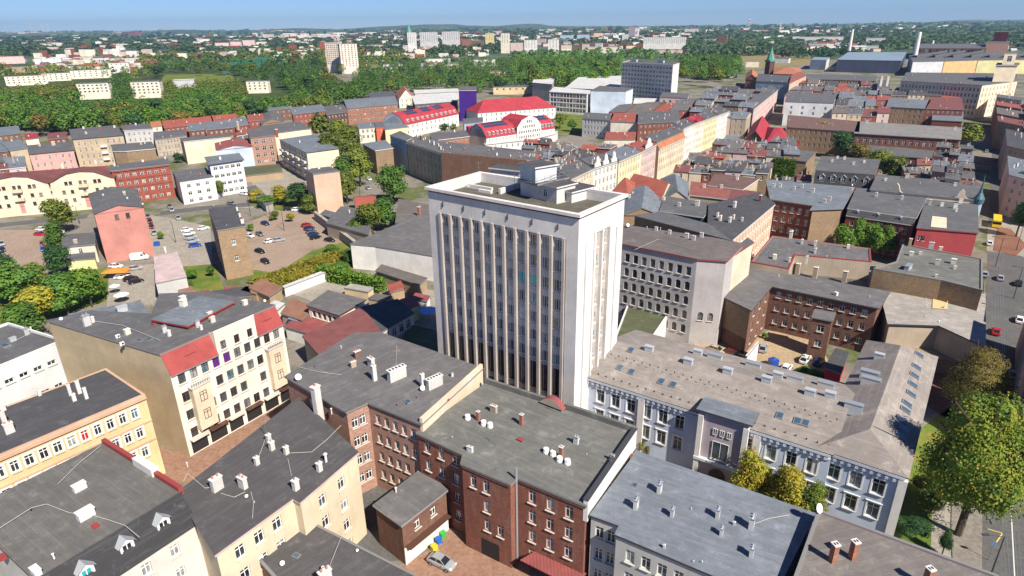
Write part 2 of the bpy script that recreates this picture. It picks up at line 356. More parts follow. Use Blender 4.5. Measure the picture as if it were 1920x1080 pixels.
# ---------------------------------------------------------------- roof furniture
RF={}
def rf_meshes():
    def chim(name,wm,w,d,h,pots,cap='trimwhite',pot='pot',holes=False):
        m=MB(); m.box((0,0,-1.2),(w,d,h+1.2)); m.box((0,0,h),(w+.16,d+.16,.14),mi=1,bottom=True)
        for i in range(pots):
            x=-w/2+w*(i+.5)/pots; m.cyl((x,0,h+.14),.13,.35,6,mi=2)
        if holes:
            for i in range(holes):
                x=-w/2+w*(i+.5)/holes; m.box((x,0,h+.142),(w/holes*.45,d*.5,.05),mi=3)
        wm={'white':'chimneywhite'}.get(wm,wm)
        return m.mesh('chimney',[M(wm) if wm not in MATS else MATS[wm],MATS[cap],MATS[pot],MATS['black']])
    RF['w']=chim('w','white',1.3,.65,1.7,2); RF['w1']=chim('w1','white',.75,.65,1.5,1,pot='zinc'); RF['l']=chim('l','white',2.6,.8,1.6,0,holes=5)
    RF['b']=chim('b','redbrick',.95,.6,1.7,2); RF['bt']=chim('bt','orangebrick',.7,.7,2.5,0,holes=2); RF['c']=chim('c','oldplaster',1.5,.7,1.7,3)
    RF['g']=chim('g','lightgrey',1.0,.55,1.7,2,cap='zinc',pot='zinc'); RF['bb']=chim('bb','brownbrick',1.6,.8,1.8,3); RF['t']=chim('t','white',.9,.7,3.6,1)
    RF['z']=chim('z','lightzinc',1.5,.8,.9,0,cap='lightzinc'); RF['zl']=chim('zl','lightzinc',2.8,1.0,.9,0,cap='zinc'); RF['wb']=chim('wb','trimwhite',1.7,.9,1.0,0,cap='trimwhite')
    RF['p']=chim('p','palecream',1.2,1.0,1.3,0); RF['s']=chim('s','oldplaster',1.2,1.2,3.4,2)
    m=MB(); m.cyl((0,0,-.3),.09,1.0,6); m.cyl((0,0,.7),.17,.12,6,r2=.02); RF['v']=m.mesh('vent_pipe',[MATS['trimwhite']])
    m=MB(); m.cyl((0,0,-.3),.05,.9,5,mi=1)
    pr=None
    for k in range(5):
        r=.55*k/4; z=.14*(k/4)**2; ringp=[Vector((r*math.cos(2*math.pi*i/12),r*math.sin(2*math.pi*i/12),z)) for i in range(12)]
        e=Matrix.Rotation(R(62),3,'X'); rp=[e@p+Vector((0,-.12,.85)) for p in ringp]
        if pr:
            for i in range(12): m.face([pr[i],rp[i],rp[(i+1)%12],pr[(i+1)%12]] if k>1 else [pr[0],rp[i],rp[(i+1)%12]])
        pr=rp
    m.tube((0,-.12,.45),(0,-.75,1.0),.025,4,1); RF['d']=m.mesh('satellite_dish',[MATS['dish'],MATS['steel']])
    m=MB(); m.cyl((0,0,-.3),.035,3.2,5); m.tube((-.7,0,2.6),(.7,0,2.6),.02,4)
    for i in range(6): m.tube((-.6+.24*i,-.35,2.6),(-.6+.24*i,.35,2.6),.014,4)
    m.tube((-.25,0,1.9),(.25,0,1.9),.02,4); RF['a']=m.mesh('aerial',[MATS['steel']])
    m=MB(); m.box((0,0,.25),(.95,.45,.75),bottom=True); m.cyl((0,-.232,.62),.001,.001,3)
    disc=[(.27*math.cos(2*math.pi*i/10)+.12,-.24,.63+.27*math.sin(2*math.pi*i/10)) for i in range(10)]; m.face(disc[::-1],1); m.box((-.3,0,0),(.08,.45,.25)); m.box((.3,0,0),(.08,.45,.25))
    RF['ac']=m.mesh('air_conditioner',[MATS['dish'],MATS['black']])
    m=MB(); m.box((0,0,-.1),(1.15,1.5,.3),mi=0); m.face([(-.45,-.62,.212),(.45,-.62,.212),(.45,.62,.212),(-.45,.62,.212)],1); RF['sk']=m.mesh('skylight',[MATS['trimgrey'],MATS['skyglass']])
    m=MB(); m.box((0,0,-.2),(1.1,.8,.55)); m.box((0,0,.35),(1.25,.95,.06),mi=1); RF['h']=m.mesh('roof_hatch',[MATS['trimred'],MATS['trimred']])
    m=MB(); m.cyl((0,0,-.2),.12,.55,7); RF['ve']=m.mesh('roof_vent',[MATS['black']])
MATS['brick_trim']=M('redbrick'); MATS['ledgeblue']=M('ledgeblue'); MATS['peachtrim']=M('peachtrim'); MATS['pinktrim']=M('pinktrim')
MATS['chimneywhite']=m_plaster('sooty_render',(.58,.56,.53),1.0)
rf_meshes()
RFN={'v':'vent_pipe','d':'satellite_dish','a':'aerial','ac':'air_conditioner','sk':'skylight','h':'roof_hatch','ve':'roof_vent'}
CAM2=Vector((0,0))
class Bld: pass
BL=[]
def rect3(pts):
    a,b,c=pts; d=(b-a).normalized(); n=Vector((-d.y,d.x)); t=(c-b).dot(n); return [a,b,b+n*t,a+n*t]
def fac_holes(L,zt,dist,spec,kw):
    """window openings of a facade"""
    sh=kw.get('sh',3.5); ww=kw.get('ww',1.1); wh=kw.get('wh',1.85); top=kw.get('top',.95); spc=kw.get('sp',2.7)
    mg=kw.get('mg',.9); mg2=kw.get('mg2',mg); zb=kw.get('zb',0); skip=kw.get('skip',())
    n=None; rows=kw.get('rows')
    if isinstance(spec,int) and not isinstance(spec,bool): n=spec
    elif isinstance(spec,dict):
        n=spec.get('n'); sh=spec.get('sh',sh); ww=spec.get('ww',ww); wh=spec.get('wh',wh); top=spec.get('top',top); rows=spec.get('rows',rows)
        mg=spec.get('mg',mg); mg2=spec.get('mg2',mg); skip=spec.get('skip',skip); spc=spec.get('sp',spc)
    if n is None: n=max(1,int((L-mg-mg2)/spc))
    if n*(ww+.3)>L: n=int(L/(ww+.3))
    if n<=0: return []
    if rows is None: rows=max(1,int((zt-top-zb-.6)/sh+.35))
    out=[]; pit=(L-mg-mg2)/n
    for r in range(rows):
        z1=zt-top-r*sh; z0=z1-wh
        if z0<zb+.15: break
        for c in range(n):
            if (r,c) in skip or (kw.get('gaps') and random.random()<kw['gaps']): continue
            s=mg+pit*(c+.5)
            out.append((s-ww/2,s+ww/2,z0,z1,r,c))
    return out
def B(name,label,P,z,wall,roof='felt',rt='flat',win='a',**k):
    dz=k.get('base',0.)
    pts=[G(p[0],p[1],p[2] if len(p)>2 else z) for p in P] if not k.get('world') else [Vector(p[:2]) for p in P]
    zs=[(p[2] if len(p)>2 else z) for p in P]
    if len(pts)==2:
        d_=(pts[1]-pts[0]).normalized(); n_=Vector((-d_.y,d_.x)); n_=n_ if n_.dot(pts[0])>0 else -n_; pts=[pts[0],pts[1],pts[1]+n_*k['dep'],pts[0]+n_*k['dep']]; zs=[z]*4
    if len(pts)==3: pts=rect3(pts); zs=[z]*4 if len(set(zs))==1 else [zs[0],zs[1],zs[2],zs[0]+zs[2]-zs[1]]
    n=len(pts); rev=area(pts)<0
    idx=list(range(n))
    if rev: pts=pts[::-1]; zs=zs[::-1]; idx=[(n-2-i)%n for i in range(n)]
    if win=='a' or win=='0': wl=[None if win=='0' else 'a']*n
    else: wl=list(win)+[0]*(n-len(win))
    mans={idx.index(e):v for e,v in k.get('mans',{}).items()}
    dist=min(p.length for p in pts)
    ins=random.uniform(.02,.07)
    pts=offset(pts,ins)
    cen=sum(pts,Vector((0,0)))/n
    root=k.get('root')
    if root is None:
        root=bpy.data.objects.new(name,None); COL.objects.link(root); root.location=(cen.x,cen.y,0)
        tag(root,label,k.get('cat','building'),k.get('group'))
        root.empty_display_size=1
    else: cen=Vector((root.location.x,root.location.y))
    loc=[p-cen for p in pts]
    rot=math.atan2(loc[1].y-loc[0].y,loc[1].x-loc[0].x)
    outer=loc
    if mans:   # push the mansard edges out
        outer=[p.copy() for p in loc]
        for e,(o_,dd) in mans.items():
            a,b=loc[e],loc[(e+1)%n]; d=(b-a).normalized(); nn=Vector((d.y,-d.x))
            for i in (e,(e+1)%n): outer[i]=outer[i]+nn*o_
    W0=W=MB(); stuff=MB(); wallm=M(wall); em={idx.index(e):v for e,v in k.get('em',{}).items()}
    gh=k.get('gh',0); rtp=rt
    wins=[]
    for e in range(n):
        a,b=outer[e],outer[(e+1)%n]; L=(b-a).length
        if L<.05: continue
        W=MB() if e in em else W0
        d=(b-a)/L; nn=Vector((d.y,-d.x)); mid=(a+b)/2+cen
        faces=nn.dot(-mid)>0; spec=wl[idx[e]]
        z0,z1=zs[e],zs[(e+1)%n]
        if e in mans: z0-=mans[e][1]; z1-=mans[e][1]
        for m_,(o_,dd) in mans.items():
            if (e+1)%n==m_: # edge before mansard edge: its end is pushed out
                pass
        holes=[]
        ed=(mid).length
        if spec=='a': spec='a' if (faces and ed<900) else 0
        zlow=min(z0,z1)
        adj=[(m_,v) for m_,v in mans.items() if m_==(e+1)%n or (m_+1)%n==e]
        if adj: zlow=zlow-adj[0][1][1]
        if spec:
            hs=fac_holes(L,zlow,ed,spec if spec!='a' else None,k)
            ar=k.get('arch') or (isinstance(spec,dict) and spec.get('arch'))
            for s0,s1,h0,h1,r,c in hs: holes.append((s0,s1,h0,h1,bool(ar) and (ar is True or r in ar)))
            dp=k.get('dp',.2); sty=(spec.get('sty') if isinstance(spec,dict) else None) or k.get('sty','c'); fm=k.get('fm','frame_white'); pn=(spec.get('pane',{}) if isinstance(spec,dict) else {})
            for s0,s1,h0,h1,r,c in hs:
                q=a+d*((s0+s1)/2); pane=pn.get((r,c))
                put_window(root,(q.x,q.y,h0),d,s1-s0,h1-h0,sty,fm,ed,dp,pane,stuff)
        if adj:
            zz=zlow; wall_face(W,a,b,dz,zz,zz,holes,k.get('dp',.2))
            m_,(o_,dd)=adj[0]
            if m_==(e+1)%n: top=[(a.x,a.y,zz),(b.x,b.y,zz),(loc[(e+1)%n].x,loc[(e+1)%n].y,z1),(a.x,a.y,z0)]
            else: top=[(a.x,a.y,zz),(b.x,b.y,zz),(b.x,b.y,z1),(loc[e].x,loc[e].y,z0)]
            W.face(top,0)
        else: wall_face(W,a,b,dz,z0,z1,holes,k.get('dp',.2))
        if e in em: W.build('wall',[M(em[e])],root); W=W0
        if faces and ed<420 and k.get('bands') and spec and abs(z0-z1)<.01:
            bd=MB(); 
            for zz in k['bands']:
                q0=a+nn*.06;q1=b+nn*.06
                bd.box(((q0.x+q1.x)/2,(q0.y+q1.y)/2,z0-zz),(L-.02,.24,.28),math.atan2(d.y,d.x),bottom=True)
            bd.build('string_course',[MATS[k.get('bandm','ledgestone')] if k.get('bandm','ledgestone') in MATS else M(k['bandm'])],root)
    # roof
    RM=MB(); oh=k.get('oh',.3); trim=k.get('trim','trimgrey'); tm=MATS[trim] if trim in MATS else M(trim)
    zmax=max(zs)
    if rt=='flat':
        par=k.get('par',0)
        if par:
            RM.poly(offset(loc,.3),None,0,rot,zs=[a+.05 for a in zs])
            RM2=MB(); 
            out2=offset(loc,-.04); inn=offset(loc,.34)
            for i in range(n):
                j=(i+1)%n; a,b,c,dd=out2[i],out2[j],inn[j],inn[i]; h0=zs[i]+par; h1=zs[j]+par
                RM2.face([(a.x,a.y,h0),(b.x,b.y,h1),(c.x,c.y,h1),(dd.x,dd.y,h0)],1)
                RM2.face([(a.x,a.y,h0-.22),(b.x,b.y,h1-.22),(b.x,b.y,h1),(a.x,a.y,h0)],1)
                RM2.face([(c.x,c.y,zs[j]),(dd.x,dd.y,zs[i]),(dd.x,dd.y,h0),(c.x,c.y,h1)],0)
                a2,b2=loc[i],loc[j]
                RM2.face([(a2.x,a2.y,zs[i]-.01),(b2.x,b2.y,zs[j]-.01),(b2.x,b2.y,h1-.2),(a2.x,a2.y,h0-.2)],0)
            RM2.build('parapet',[wallm,tm],root)
        else:
            ov=offset(loc,-oh)
            RM.poly(ov,None,0,rot,zs=[a+.18 for a in zs])
            for i in range(n):
                j=(i+1)%n; a,b=ov[i],ov[j]; RM.face([(a.x,a.y,zs[i]-.12),(b.x,b.y,zs[j]-.12),(b.x,b.y,zs[j]+.18),(a.x,a.y,zs[i]+.18)],1)
                c,dd=loc[j],loc[i]; RM.face([(b.x,b.y,zs[j]-.12),(a.x,a.y,zs[i]-.12),(dd.x,dd.y,zs[i]-.12),(c.x,c.y,zs[j]-.12)],1)
    elif rt in('gable','hip'):
        # order so that the ridge runs parallel to original edge 0 (ax=0) or edge 1 (ax=1)
        ax=k.get('ax',0); e0=idx.index(ax); q=[loc[(e0+i)%4] for i in range(4)]
        ov=offset(q,-oh if rt=='gable' else -oh)
        u=(q[1]-q[0]).normalized(); m0=(ov[3]+ov[0])/2; m1=(ov[1]+ov[2])/2
        zr=z+gh; ze=z-.05; rot=math.atan2(u.y,u.x)
        wd=(q[2]-q[1]).length/2
        if rt=='hip':
            t=min(wd*k.get('hipf',.9),(m1-m0).length*.45); m0=m0+u*t; m1=m1-u*t
        def RFc(pl):
            # uv: x along the eave, y up the slope
            P3=[Vector(p) for p in pl]; d0=(P3[1]-P3[0]).normalized(); nn=(P3[1]-P3[0]).cross(P3[2]-P3[0]).normalized(); s0=nn.cross(d0)
            RM.face(pl,0,[((p-P3[0]).dot(d0),(p-P3[0]).dot(s0)) for p in P3])
        O=[(p.x,p.y,ze) for p in ov]; A_=(m0.x,m0.y,zr); B_=(m1.x,m1.y,zr)
        RFc([O[0],O[1],B_,A_]); RFc([O[2],O[3],A_,B_])
        if rt=='hip': RFc([O[1],O[2],B_]); RFc([O[3],O[0],A_])
        else:
            i0=(q[3]+q[0])/2; i1=(q[1]+q[2])/2; zi=zr-.12
            for tri,c_ in (([q[1],q[2]],i1),([q[3],q[0]],i0)):
                a,b=tri; LL=(b-a).length; W.face([(a.x,a.y,z),(b.x,b.y,z),(c_.x,c_.y,zi-.15)],0,[(0,z),(LL,z),(LL/2,zi)])
        for i in range(4):
            a,b=ov[i],ov[(i+1)%4]
            if rt=='gable' and i in(1,3): 
                mm=B_ if i==1 else A_
                RM.face([(a.x,a.y,ze-.2),(mm[0],mm[1],zr-.2),mm,(a.x,a.y,ze)],1); RM.face([(mm[0],mm[1],zr-.2),(b.x,b.y,ze-.2),(b.x,b.y,ze),mm],1)
            else: RM.face([(a.x,a.y,ze-.2),(b.x,b.y,ze-.2),(b.x,b.y,ze),(a.x,a.y,ze)],1)
            c,dd=q[(i+1)%4],q[i]; RM.face([(b.x,b.y,ze-.2),(a.x,a.y,ze-.2),(dd.x,dd.y,ze-.2),(c.x,c.y,ze-.2)],1)
        zmax=zr
    for e,(o_,dd) in mans.items():
        a,b=outer[e],outer[(e+1)%n]; c,d_=loc[(e+1)%n],loc[e]; L=(b-a).length; u=(b-a)/L; nn=Vector((u.y,-u.x))*.25
        segs=k.get('mansseg',{}).get(idx[e],[(0,1)])
        for f0,f1 in segs:
            A0=a+(b-a)*f0; A1=a+(b-a)*f1; C1=d_+(c-d_)*f1; C0=d_+(c-d_)*f0
            pl=[(A0.x+nn.x,A0.y+nn.y,z-dd-.15),(A1.x+nn.x,A1.y+nn.y,z-dd-.15),(C1.x,C1.y,z+.2),(C0.x,C0.y,z+.2)]
            mm=MB(); sl=math.hypot(o_,dd); mm.face(pl,0,[(0,0),(L*(f1-f0),0),(L*(f1-f0),sl),(0,sl)])
            mm.face([(A0.x+nn.x,A0.y+nn.y,z-dd-.4),(A1.x+nn.x,A1.y+nn.y,z-dd-.4),(A1.x+nn.x,A1.y+nn.y,z-dd-.15),(A0.x+nn.x,A0.y+nn.y,z-dd-.15)],1)
            for X,Y in ((A0,C0),(A1,C1)): mm.face([(X.x+nn.x,X.y+nn.y,z-dd-.15),(X.x,X.y,z-dd-.15),(Y.x,Y.y,z+.2)],0)
            mm.build('mansard_slope',[M(k.get('mansm','tilered')),tm],root)
        if segs!=[(0,1)]: # gabled wall between the slopes
            cuts=sorted(segs); s=0
            gaps=[]
            for f0,f1 in cuts:
                if f0>s+.01: gaps.append((s,f0))
                s=f1
            if s<.99: gaps.append((s,1))
            for f0,f1 in gaps:
                A0=a+(b-a)*f0; A1=a+(b-a)*f1; C1=d_+(c-d_)*f1; C0=d_+(c-d_)*f0
                hs=[]
                if k.get('gapwin'):
                    LL=(A1-A0).length
                    for i in range(k['gapwin']):
                        s_=LL*(i+.5)/k['gapwin']; hs.append((s_-.55,s_+.55,z-dd+.3,z-dd+2.0,False)); q=A0+u*s_
                        put_window(root,(q.x,q.y,z-dd+.3),u,1.1,1.7,'c',k.get('fm','frame_white'),dist,.2,None,stuff)
                wall_face(W,A0,A1,z-dd,z+.9,z+.9,hs)
                rr=MB(); rr.face([(A0.x,A0.y,z+.92),(A1.x,A1.y,z+.92),(C1.x,C1.y,z+.3),(C0.x,C0.y,z+.3)],0)
                rr.face([(A0.x,A0.y,z-dd),(A0.x,A0.y,z+.92),(C0.x,C0.y,z+.3)],1); rr.face([(A1.x,A1.y,z-dd),(A1.x,A1.y,z+.92),(C1.x,C1.y,z+.3)],1)
                rr.build('gable_roof',[M(roof),wallm],root)
    W.build('wall',[wallm],root)
    ro=RM.build('roof',[M(roof),tm],root)
    stuff_o=stuff.build('window_rows',[MATS['glass_far'],MATS['frame_white']],root)
    if stuff_o: stuff_o['kind']='stuff'
    b=Bld(); b.root=root; b.roof=ro; b.cen=cen; b.rot=rot; b.z=z; b.loc=loc; b.zmax=zmax; b.rt=rt; b.gh=gh; b.outer=outer; b.idx=idx
    # cornice along visible eaves
    if k.get('cor') and dist<500:
        cm=MB()
        for e in range(n):
            a,b2=outer[e],outer[(e+1)%n]; L=(b2-a).length; d=(b2-a)/L; nn=Vector((d.y,-d.x))
            if nn.dot(-((a+b2)/2+cen))>0 and wl[idx[e]]:
                zt=min(zs[e],zs[(e+1)%n])-(mans[e][1] if e in mans else 0)
                q=(a+b2)/2+nn*.14; cm.box((q.x,q.y,zt-.62),(L-.03,.5,.42),math.atan2(d.y,d.x),bottom=True)
        cm.build('cornice',[MATS[k['cor']] if k['cor'] in MATS else M(k['cor'])],root)
    BL.append(b)
    for c in k.get('ch',()): furn(b,*c)
    nch=k.get('nch',0)
    ty=k.get('cht','wgcb')
    for i in range(nch):
        for _ in range(20):
            x0=min(p.x for p in loc);x1=max(p.x for p in loc);y0=min(p.y for p in loc);y1=max(p.y for p in loc)
            x,y=random.uniform(x0,x1),random.uniform(y0,y1)
            if inside((x,y),offset(loc,.9)): 
                put_rf(b,random.choice(ty),(x,y,z+(gh*.55 if gh else 0)),random.choice([rot,rot+math.pi/2]),k.get('chs',.8)*random.uniform(.7,1.1)); break
    return b
def inside(p,poly):
    c=False; n=len(poly)
    for i in range(n):
        a,b=poly[i],poly[(i+1)%n]
        if (a[1]>p[1])!=(b[1]>p[1]) and p[0]<(b[0]-a[0])*(p[1]-a[1])/(b[1]-a[1])+a[0]: c=not c
    return c
def put_rf(b,t,p,rz,sc=1,flip=0):
    sc=sc*({'d':.55,'a':.9,'v':.8,'t':.85,'l':.9,'bt':.8}.get(t,.72))
    o=ob(RFN.get(t,'chimney'),RF[t],b.roof,loc=(p[0],p[1],p[2]+.15)); o.rotation_euler=(0,0,rz); o.scale=(sc,sc,sc); return o
def furn(b,u,v,t,sc=1,turn=0,dz=0):
    zz=b.z+dz; p=G(u,v,zz)-b.cen
    rz=R(35) if t=='d' else b.rot+R(turn)
    return put_rf(b,t,(p.x,p.y,zz),rz,sc)

def cable(b,P,z,r=.035,droop=0):
    m=MB(); pr=None
    for u,v in P:
        p=G(u,v,z)-b.cen; q=Vector((p.x,p.y,z+.24))
        if pr is not None:
            k_=4
            for i in range(k_):
                a=pr.lerp(q,i/k_); c=pr.lerp(q,(i+1)/k_); m.tube(a,c,r,4)
        pr=q
    m.build('conductor_cable',[MATS['cablegrey']],b.root)
mat('cablegrey',m_plain,(.5,.48,.44),.7)
# ---------------------------------------------------------------- trees
LEAF={'green':((.045,.105,.018),(.08,.16,.022),(.13,.19,.03)),'dark':((.022,.062,.02),(.035,.085,.022),(.06,.12,.03)),
 'lime':((.06,.135,.015),(.10,.17,.018),(.15,.20,.025)),'yellow':((.16,.17,.02),(.27,.22,.02),(.34,.25,.03)),'autumn':((.13,.105,.025),(.19,.14,.03),(.13,.14,.03)),
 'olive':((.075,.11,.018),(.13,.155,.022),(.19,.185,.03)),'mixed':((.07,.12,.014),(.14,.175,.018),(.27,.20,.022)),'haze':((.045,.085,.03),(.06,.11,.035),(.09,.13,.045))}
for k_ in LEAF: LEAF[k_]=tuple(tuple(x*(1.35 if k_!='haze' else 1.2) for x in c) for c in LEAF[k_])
for k_,v_ in LEAF.items(): mat('leaf_'+k_,m_leaf,*v_)
mat('bark',m_plain,(.07,.05,.035),.9)
def crown_mesh(name,nleaf,size,lobes,seed,core=True,aspect=1.0):
    """crown of unit radius and height ~2 (z 0..2), leaves as small quads"""
    rnd=random.Random(seed); m=MB(); L=[]
    for i in range(lobes):
        th=rnd.uniform(0,6.283); rr=rnd.uniform(.0,.62)*(1 if i else 0); zz=rnd.uniform(.35,1.55); r=rnd.uniform(.30,.50)
        if zz>1.2: rr*=.55
        L.append((rr*math.cos(th),rr*math.sin(th),zz,r))
    L.append((0,0,.95,.62))
    tot=sum(l[3]**2 for l in L)
    for l in L:
        k=int(nleaf*l[3]**2/tot)
        if core:
            c=l; rr=l[3]*.72; n1,n2=6,4; 
            P=[[ (c[0]+rr*math.sin(math.pi*j/n2)*math.cos(2*math.pi*i/n1)*rnd.uniform(.8,1.1),c[1]+rr*math.sin(math.pi*j/n2)*math.sin(2*math.pi*i/n1)*rnd.uniform(.8,1.1),c[2]+rr*math.cos(math.pi*j/n2)) for i in range(n1)] for j in range(n2+1)]
            for j in range(n2):
                for i in range(n1): m.face([P[j][i],P[j+1][i],P[j+1][(i+1)%n1],P[j][(i+1)%n1]],0)
        for _ in range(k):
            v=Vector((rnd.gauss(0,1),rnd.gauss(0,1),rnd.gauss(0,1)+.25)).normalized(); rad=l[3]*rnd.uniform(.72,1.1)
            p=Vector(l[:3])+v*rad
            if p.z<.12: continue
            nrm=(v+Vector((rnd.gauss(0,.45),rnd.gauss(0,.45),rnd.gauss(0,.45)+.3))).normalized(); u=nrm.orthogonal().normalized()
            a=rnd.uniform(0,6.28); w_=nrm.cross(u); u2=u*math.cos(a)+w_*math.sin(a); v2=nrm.cross(u2); s=size*rnd.uniform(.6,1.3)
            m.face([p-u2*s,p-v2*s*.7,p+u2*s,p+v2*s*.7],0)
    return m.mesh(name,[MATS['leaf_green']])
def trunk_mesh(name,seed,detail=5):
    rnd=random.Random(seed); m=MB(); m.tube((0,0,-.2),(.01,0,.9),.045,7,0,.032); m.tube((.01,0,.88),(0,.02,1.5),.032,6,0,.012)
    for i in range(detail):
        a=rnd.uniform(0,6.28); z=rnd.uniform(.55,1.2); r=rnd.uniform(.3,.6); m.tube((0,0,z),(r*math.cos(a),r*math.sin(a),z+rnd.uniform(.2,.5)),.02,5,0,.006)
    return m.mesh(name,[MATS['bark']])
CRN={'hi':[crown_mesh('crown',34000,.020,26,8)],
 'near':[crown_mesh('crown',7000,.04,13,s) for s in (11,12,13)],
 'mid':[crown_mesh('crown',2000,.065,11,s) for s in (21,22,23,24)],
 'far':[crown_mesh('crown',650,.10,8,s,False) for s in (31,32,33,34,35)]}
TRK=trunk_mesh('trunk',5,7)
def tree(x,y,h,r,col,label,lod=None,group=None,z0=0,trunk=None,name='tree',cat='tree'):
    d=math.hypot(x,y)
    if lod is None: lod='near' if d<170 else 'mid' if d<420 else 'far'
    t=bpy.data.objects.new(name,None); COL.objects.link(t); t.location=(x,y,z0); t.rotation_euler=(0,0,random.uniform(0,6.28))
    tag(t,label,cat,group)
    th=h*.22 if trunk is None else trunk
    c=ob('crown',random.choice(CRN[lod]),t,loc=(0,0,th)); c.scale=(r,r,(h-th)/2); c.material_slots[0].link='OBJECT'; c.material_slots[0].material=MATS['leaf_'+col]
    if lod!='far' or d<700:
        k=ob('trunk',TRK,t); k.scale=(h*.5,h*.5,h*.62)
    return t
def T(u,v,h,r,col,label,**k):
    """u,v = middle of the crown in the picture"""
    p=G(u,v,h*.6); return tree(p.x,p.y,h,r,col,label,**k)
# ---------------------------------------------------------------- vehicles
def car_meshes():
    L=4.3
    # stations: x, half width, z of sill, z of belt, roof z (0 = none)
    st=[(-2.15,.62,.35,.72),(-2.05,.78,.28,.86),(-1.5,.86,.22,.92),(-.6,.88,.2,.93),(.4,.88,.2,.92),(1.2,.86,.22,.88),(1.85,.8,.26,.76),(2.1,.66,.34,.62)]
    b=MB()
    def sec(s): x,w,z0,z1=s; return [(x,-w*.92,z0),(x,-w,(z0+z1)/2),(x,-w*.93,z1-.05),(x,-w*.8,z1),(x,w*.8,z1),(x,w*.93,z1-.05),(x,w,(z0+z1)/2),(x,w*.92,z0)]
    S=[sec(s) for s in st]
    for a,c in zip(S[:-1],S[1:]):
        for i in range(7): b.face([a[i],c[i],c[i+1],a[i+1]],0)
        b.face([a[7],c[7],c[0],a[0]],0)
    b.face(S[0],0); b.face(S[-1][::-1],0)
    # roof panel and pillars
    rz=1.43; rf=[(-1.25,-.56,rz-.03),(.28,-.58,rz),(.28,.58,rz),(-1.25,.56,rz-.03)]; bs=[(-1.98,-.72,.86),(1.02,-.74,.89),(1.02,.74,.89),(-1.98,.72,.86)]
    b.face(rf,0); b.face([(x,y,z-.05) for x,y,z in rf][::-1],0)
    for i in range(4): b.tube(bs[i],rf[i],.045,4,0)
    for i in (0,2): b.tube(rf[i],rf[(i+1)%4],.04,4,0)
    for y in (-1,1): b.tube((-.45,y*.735,.9),(-.45,y*.575,rz-.02),.04,4,0)
    for y in (-1,1): b.box((.75,y*.97,.88),(.16,.14,.12),bottom=True)
    body=b.mesh('body',[mat('paint_grey',m_plain,(.35,.36,.38),.25,.4)])
    g=MB(); r2=[(x*.995,y*.985,z-.012) for x,y,z in rf]; b2=[(x*.99,y*.985,z) for x,y,z in bs]
    for i in range(4): g.face([b2[i],b2[(i+1)%4],r2[(i+1)%4],r2[i]],0)
    glass=g.mesh('window_glass',[mat('carglass',m_plain,(.015,.02,.025),.06,0,.8)])
    def wheel():
        m=MB(); n=12
        for y0,y1 in ((-.11,.11),):
            a=[(.32*math.cos(6.2832*i/n),y0,.32*math.sin(6.2832*i/n)) for i in range(n)]; c=[(p[0],y1,p[2]) for p in a]
            for i in range(n): m.face([a[i],a[(i+1)%n],c[(i+1)%n],c[i]],0)
            m.face(a[::-1],0); m.face(c,0)
        for y in (-.113,.113): m.face([(.2*math.cos(6.2832*i/8),y,.2*math.sin(6.2832*i/8)) for i in range(8)],1)
        return m.mesh('wheel',[MATS['black'],MATS['zinc']])
    wh=wheel()
    h=MB(); h.box((0,0,0),(.12,.3,.14),bottom=True); head=h.mesh('headlight',[mat('lamp_clear',m_plain,(.8,.8,.75),.15)])
    h=MB(); h.box((0,0,0),(.1,.28,.16),bottom=True); tail=h.mesh('taillight',[mat('lamp_red',m_plain,(.45,.01,.01),.3)])
    # van
    v=MB(); st=[(-2.7,.92,.35,2.15),(-2.6,.98,.3,2.3),(1.1,.98,.3,2.32),(1.75,.95,.3,1.45),(2.45,.92,.32,1.15),(2.65,.8,.4,.85)]
    S=[sec(s) for s in st]
    for a,c in zip(S[:-1],S[1:]):
        for i in range(7): v.face([a[i],c[i],c[i+1],a[i+1]],0)
        v.face([a[7],c[7],c[0],a[0]],0)
    v.face(S[0],0); v.face(S[-1][::-1],0); vb=v.mesh('body',[MATS['paint_grey']])
    g=MB(); g.face([(1.16,-.72,2.27),(1.16,.72,2.27),(1.74,.72,1.48),(1.74,-.72,1.48)][::-1],0)
    for y in (-1,1): g.face([(.5,y*1.0,1.5),(1.45,y*.985,1.5),(1.12,y*.96,2.05),(.5,y*.985,2.05)],0)
    vg=g.mesh('window_glass',[MATS['carglass']])
    return body,glass,wh,head,tail,vb,vg
CARM=car_meshes()
PAINT={'white':(.75,.75,.75),'silver':(.42,.44,.47),'grey':(.18,.19,.2),'black':(.012,.012,.015),'blue':(.02,.07,.35),'red':(.4,.015,.015),'darkblue':(.015,.03,.09),'darkred':(.14,.02,.02),'green':(.03,.12,.06),'yellow':(.8,.55,.02),'beige':(.4,.34,.24)}
def car(x,y,rz,col,label,group=None,z0=.02,van=False,sc=1,cat=None,parts=True):
    t=bpy.data.objects.new('van' if van else 'parked_car',None); COL.objects.link(t); t.location=(x,y,z0); t.rotation_euler=(0,0,rz); t.scale=(sc,)*3
    tag(t,label,cat or ('van' if van else 'car'),group)
    pm=mat('paint_'+col+'_car',m_plain,PAINT[col],.25,.3 if col in('silver','grey') else 0,.6)
    b=ob('body',CARM[5] if van else CARM[0],t); b.material_slots[0].link='OBJECT'; b.material_slots[0].material=pm
    ob('window_glass',CARM[6] if van else CARM[1],t)
    if parts:
        wx=(1.75,-1.7) if van else (1.33,-1.33)
        for a in wx:
            for s in(-1,1): ob('wheel',CARM[2],t,loc=(a,s*.8,.32))
        fx,bx=(2.55,-2.7) if van else (2.02,-2.12)
        for s in(-1,1): ob('headlight',CARM[3],t,loc=(fx,s*.6,.58)); ob('taillight',CARM[4],t,loc=(bx,s*.62,.6))
    return t
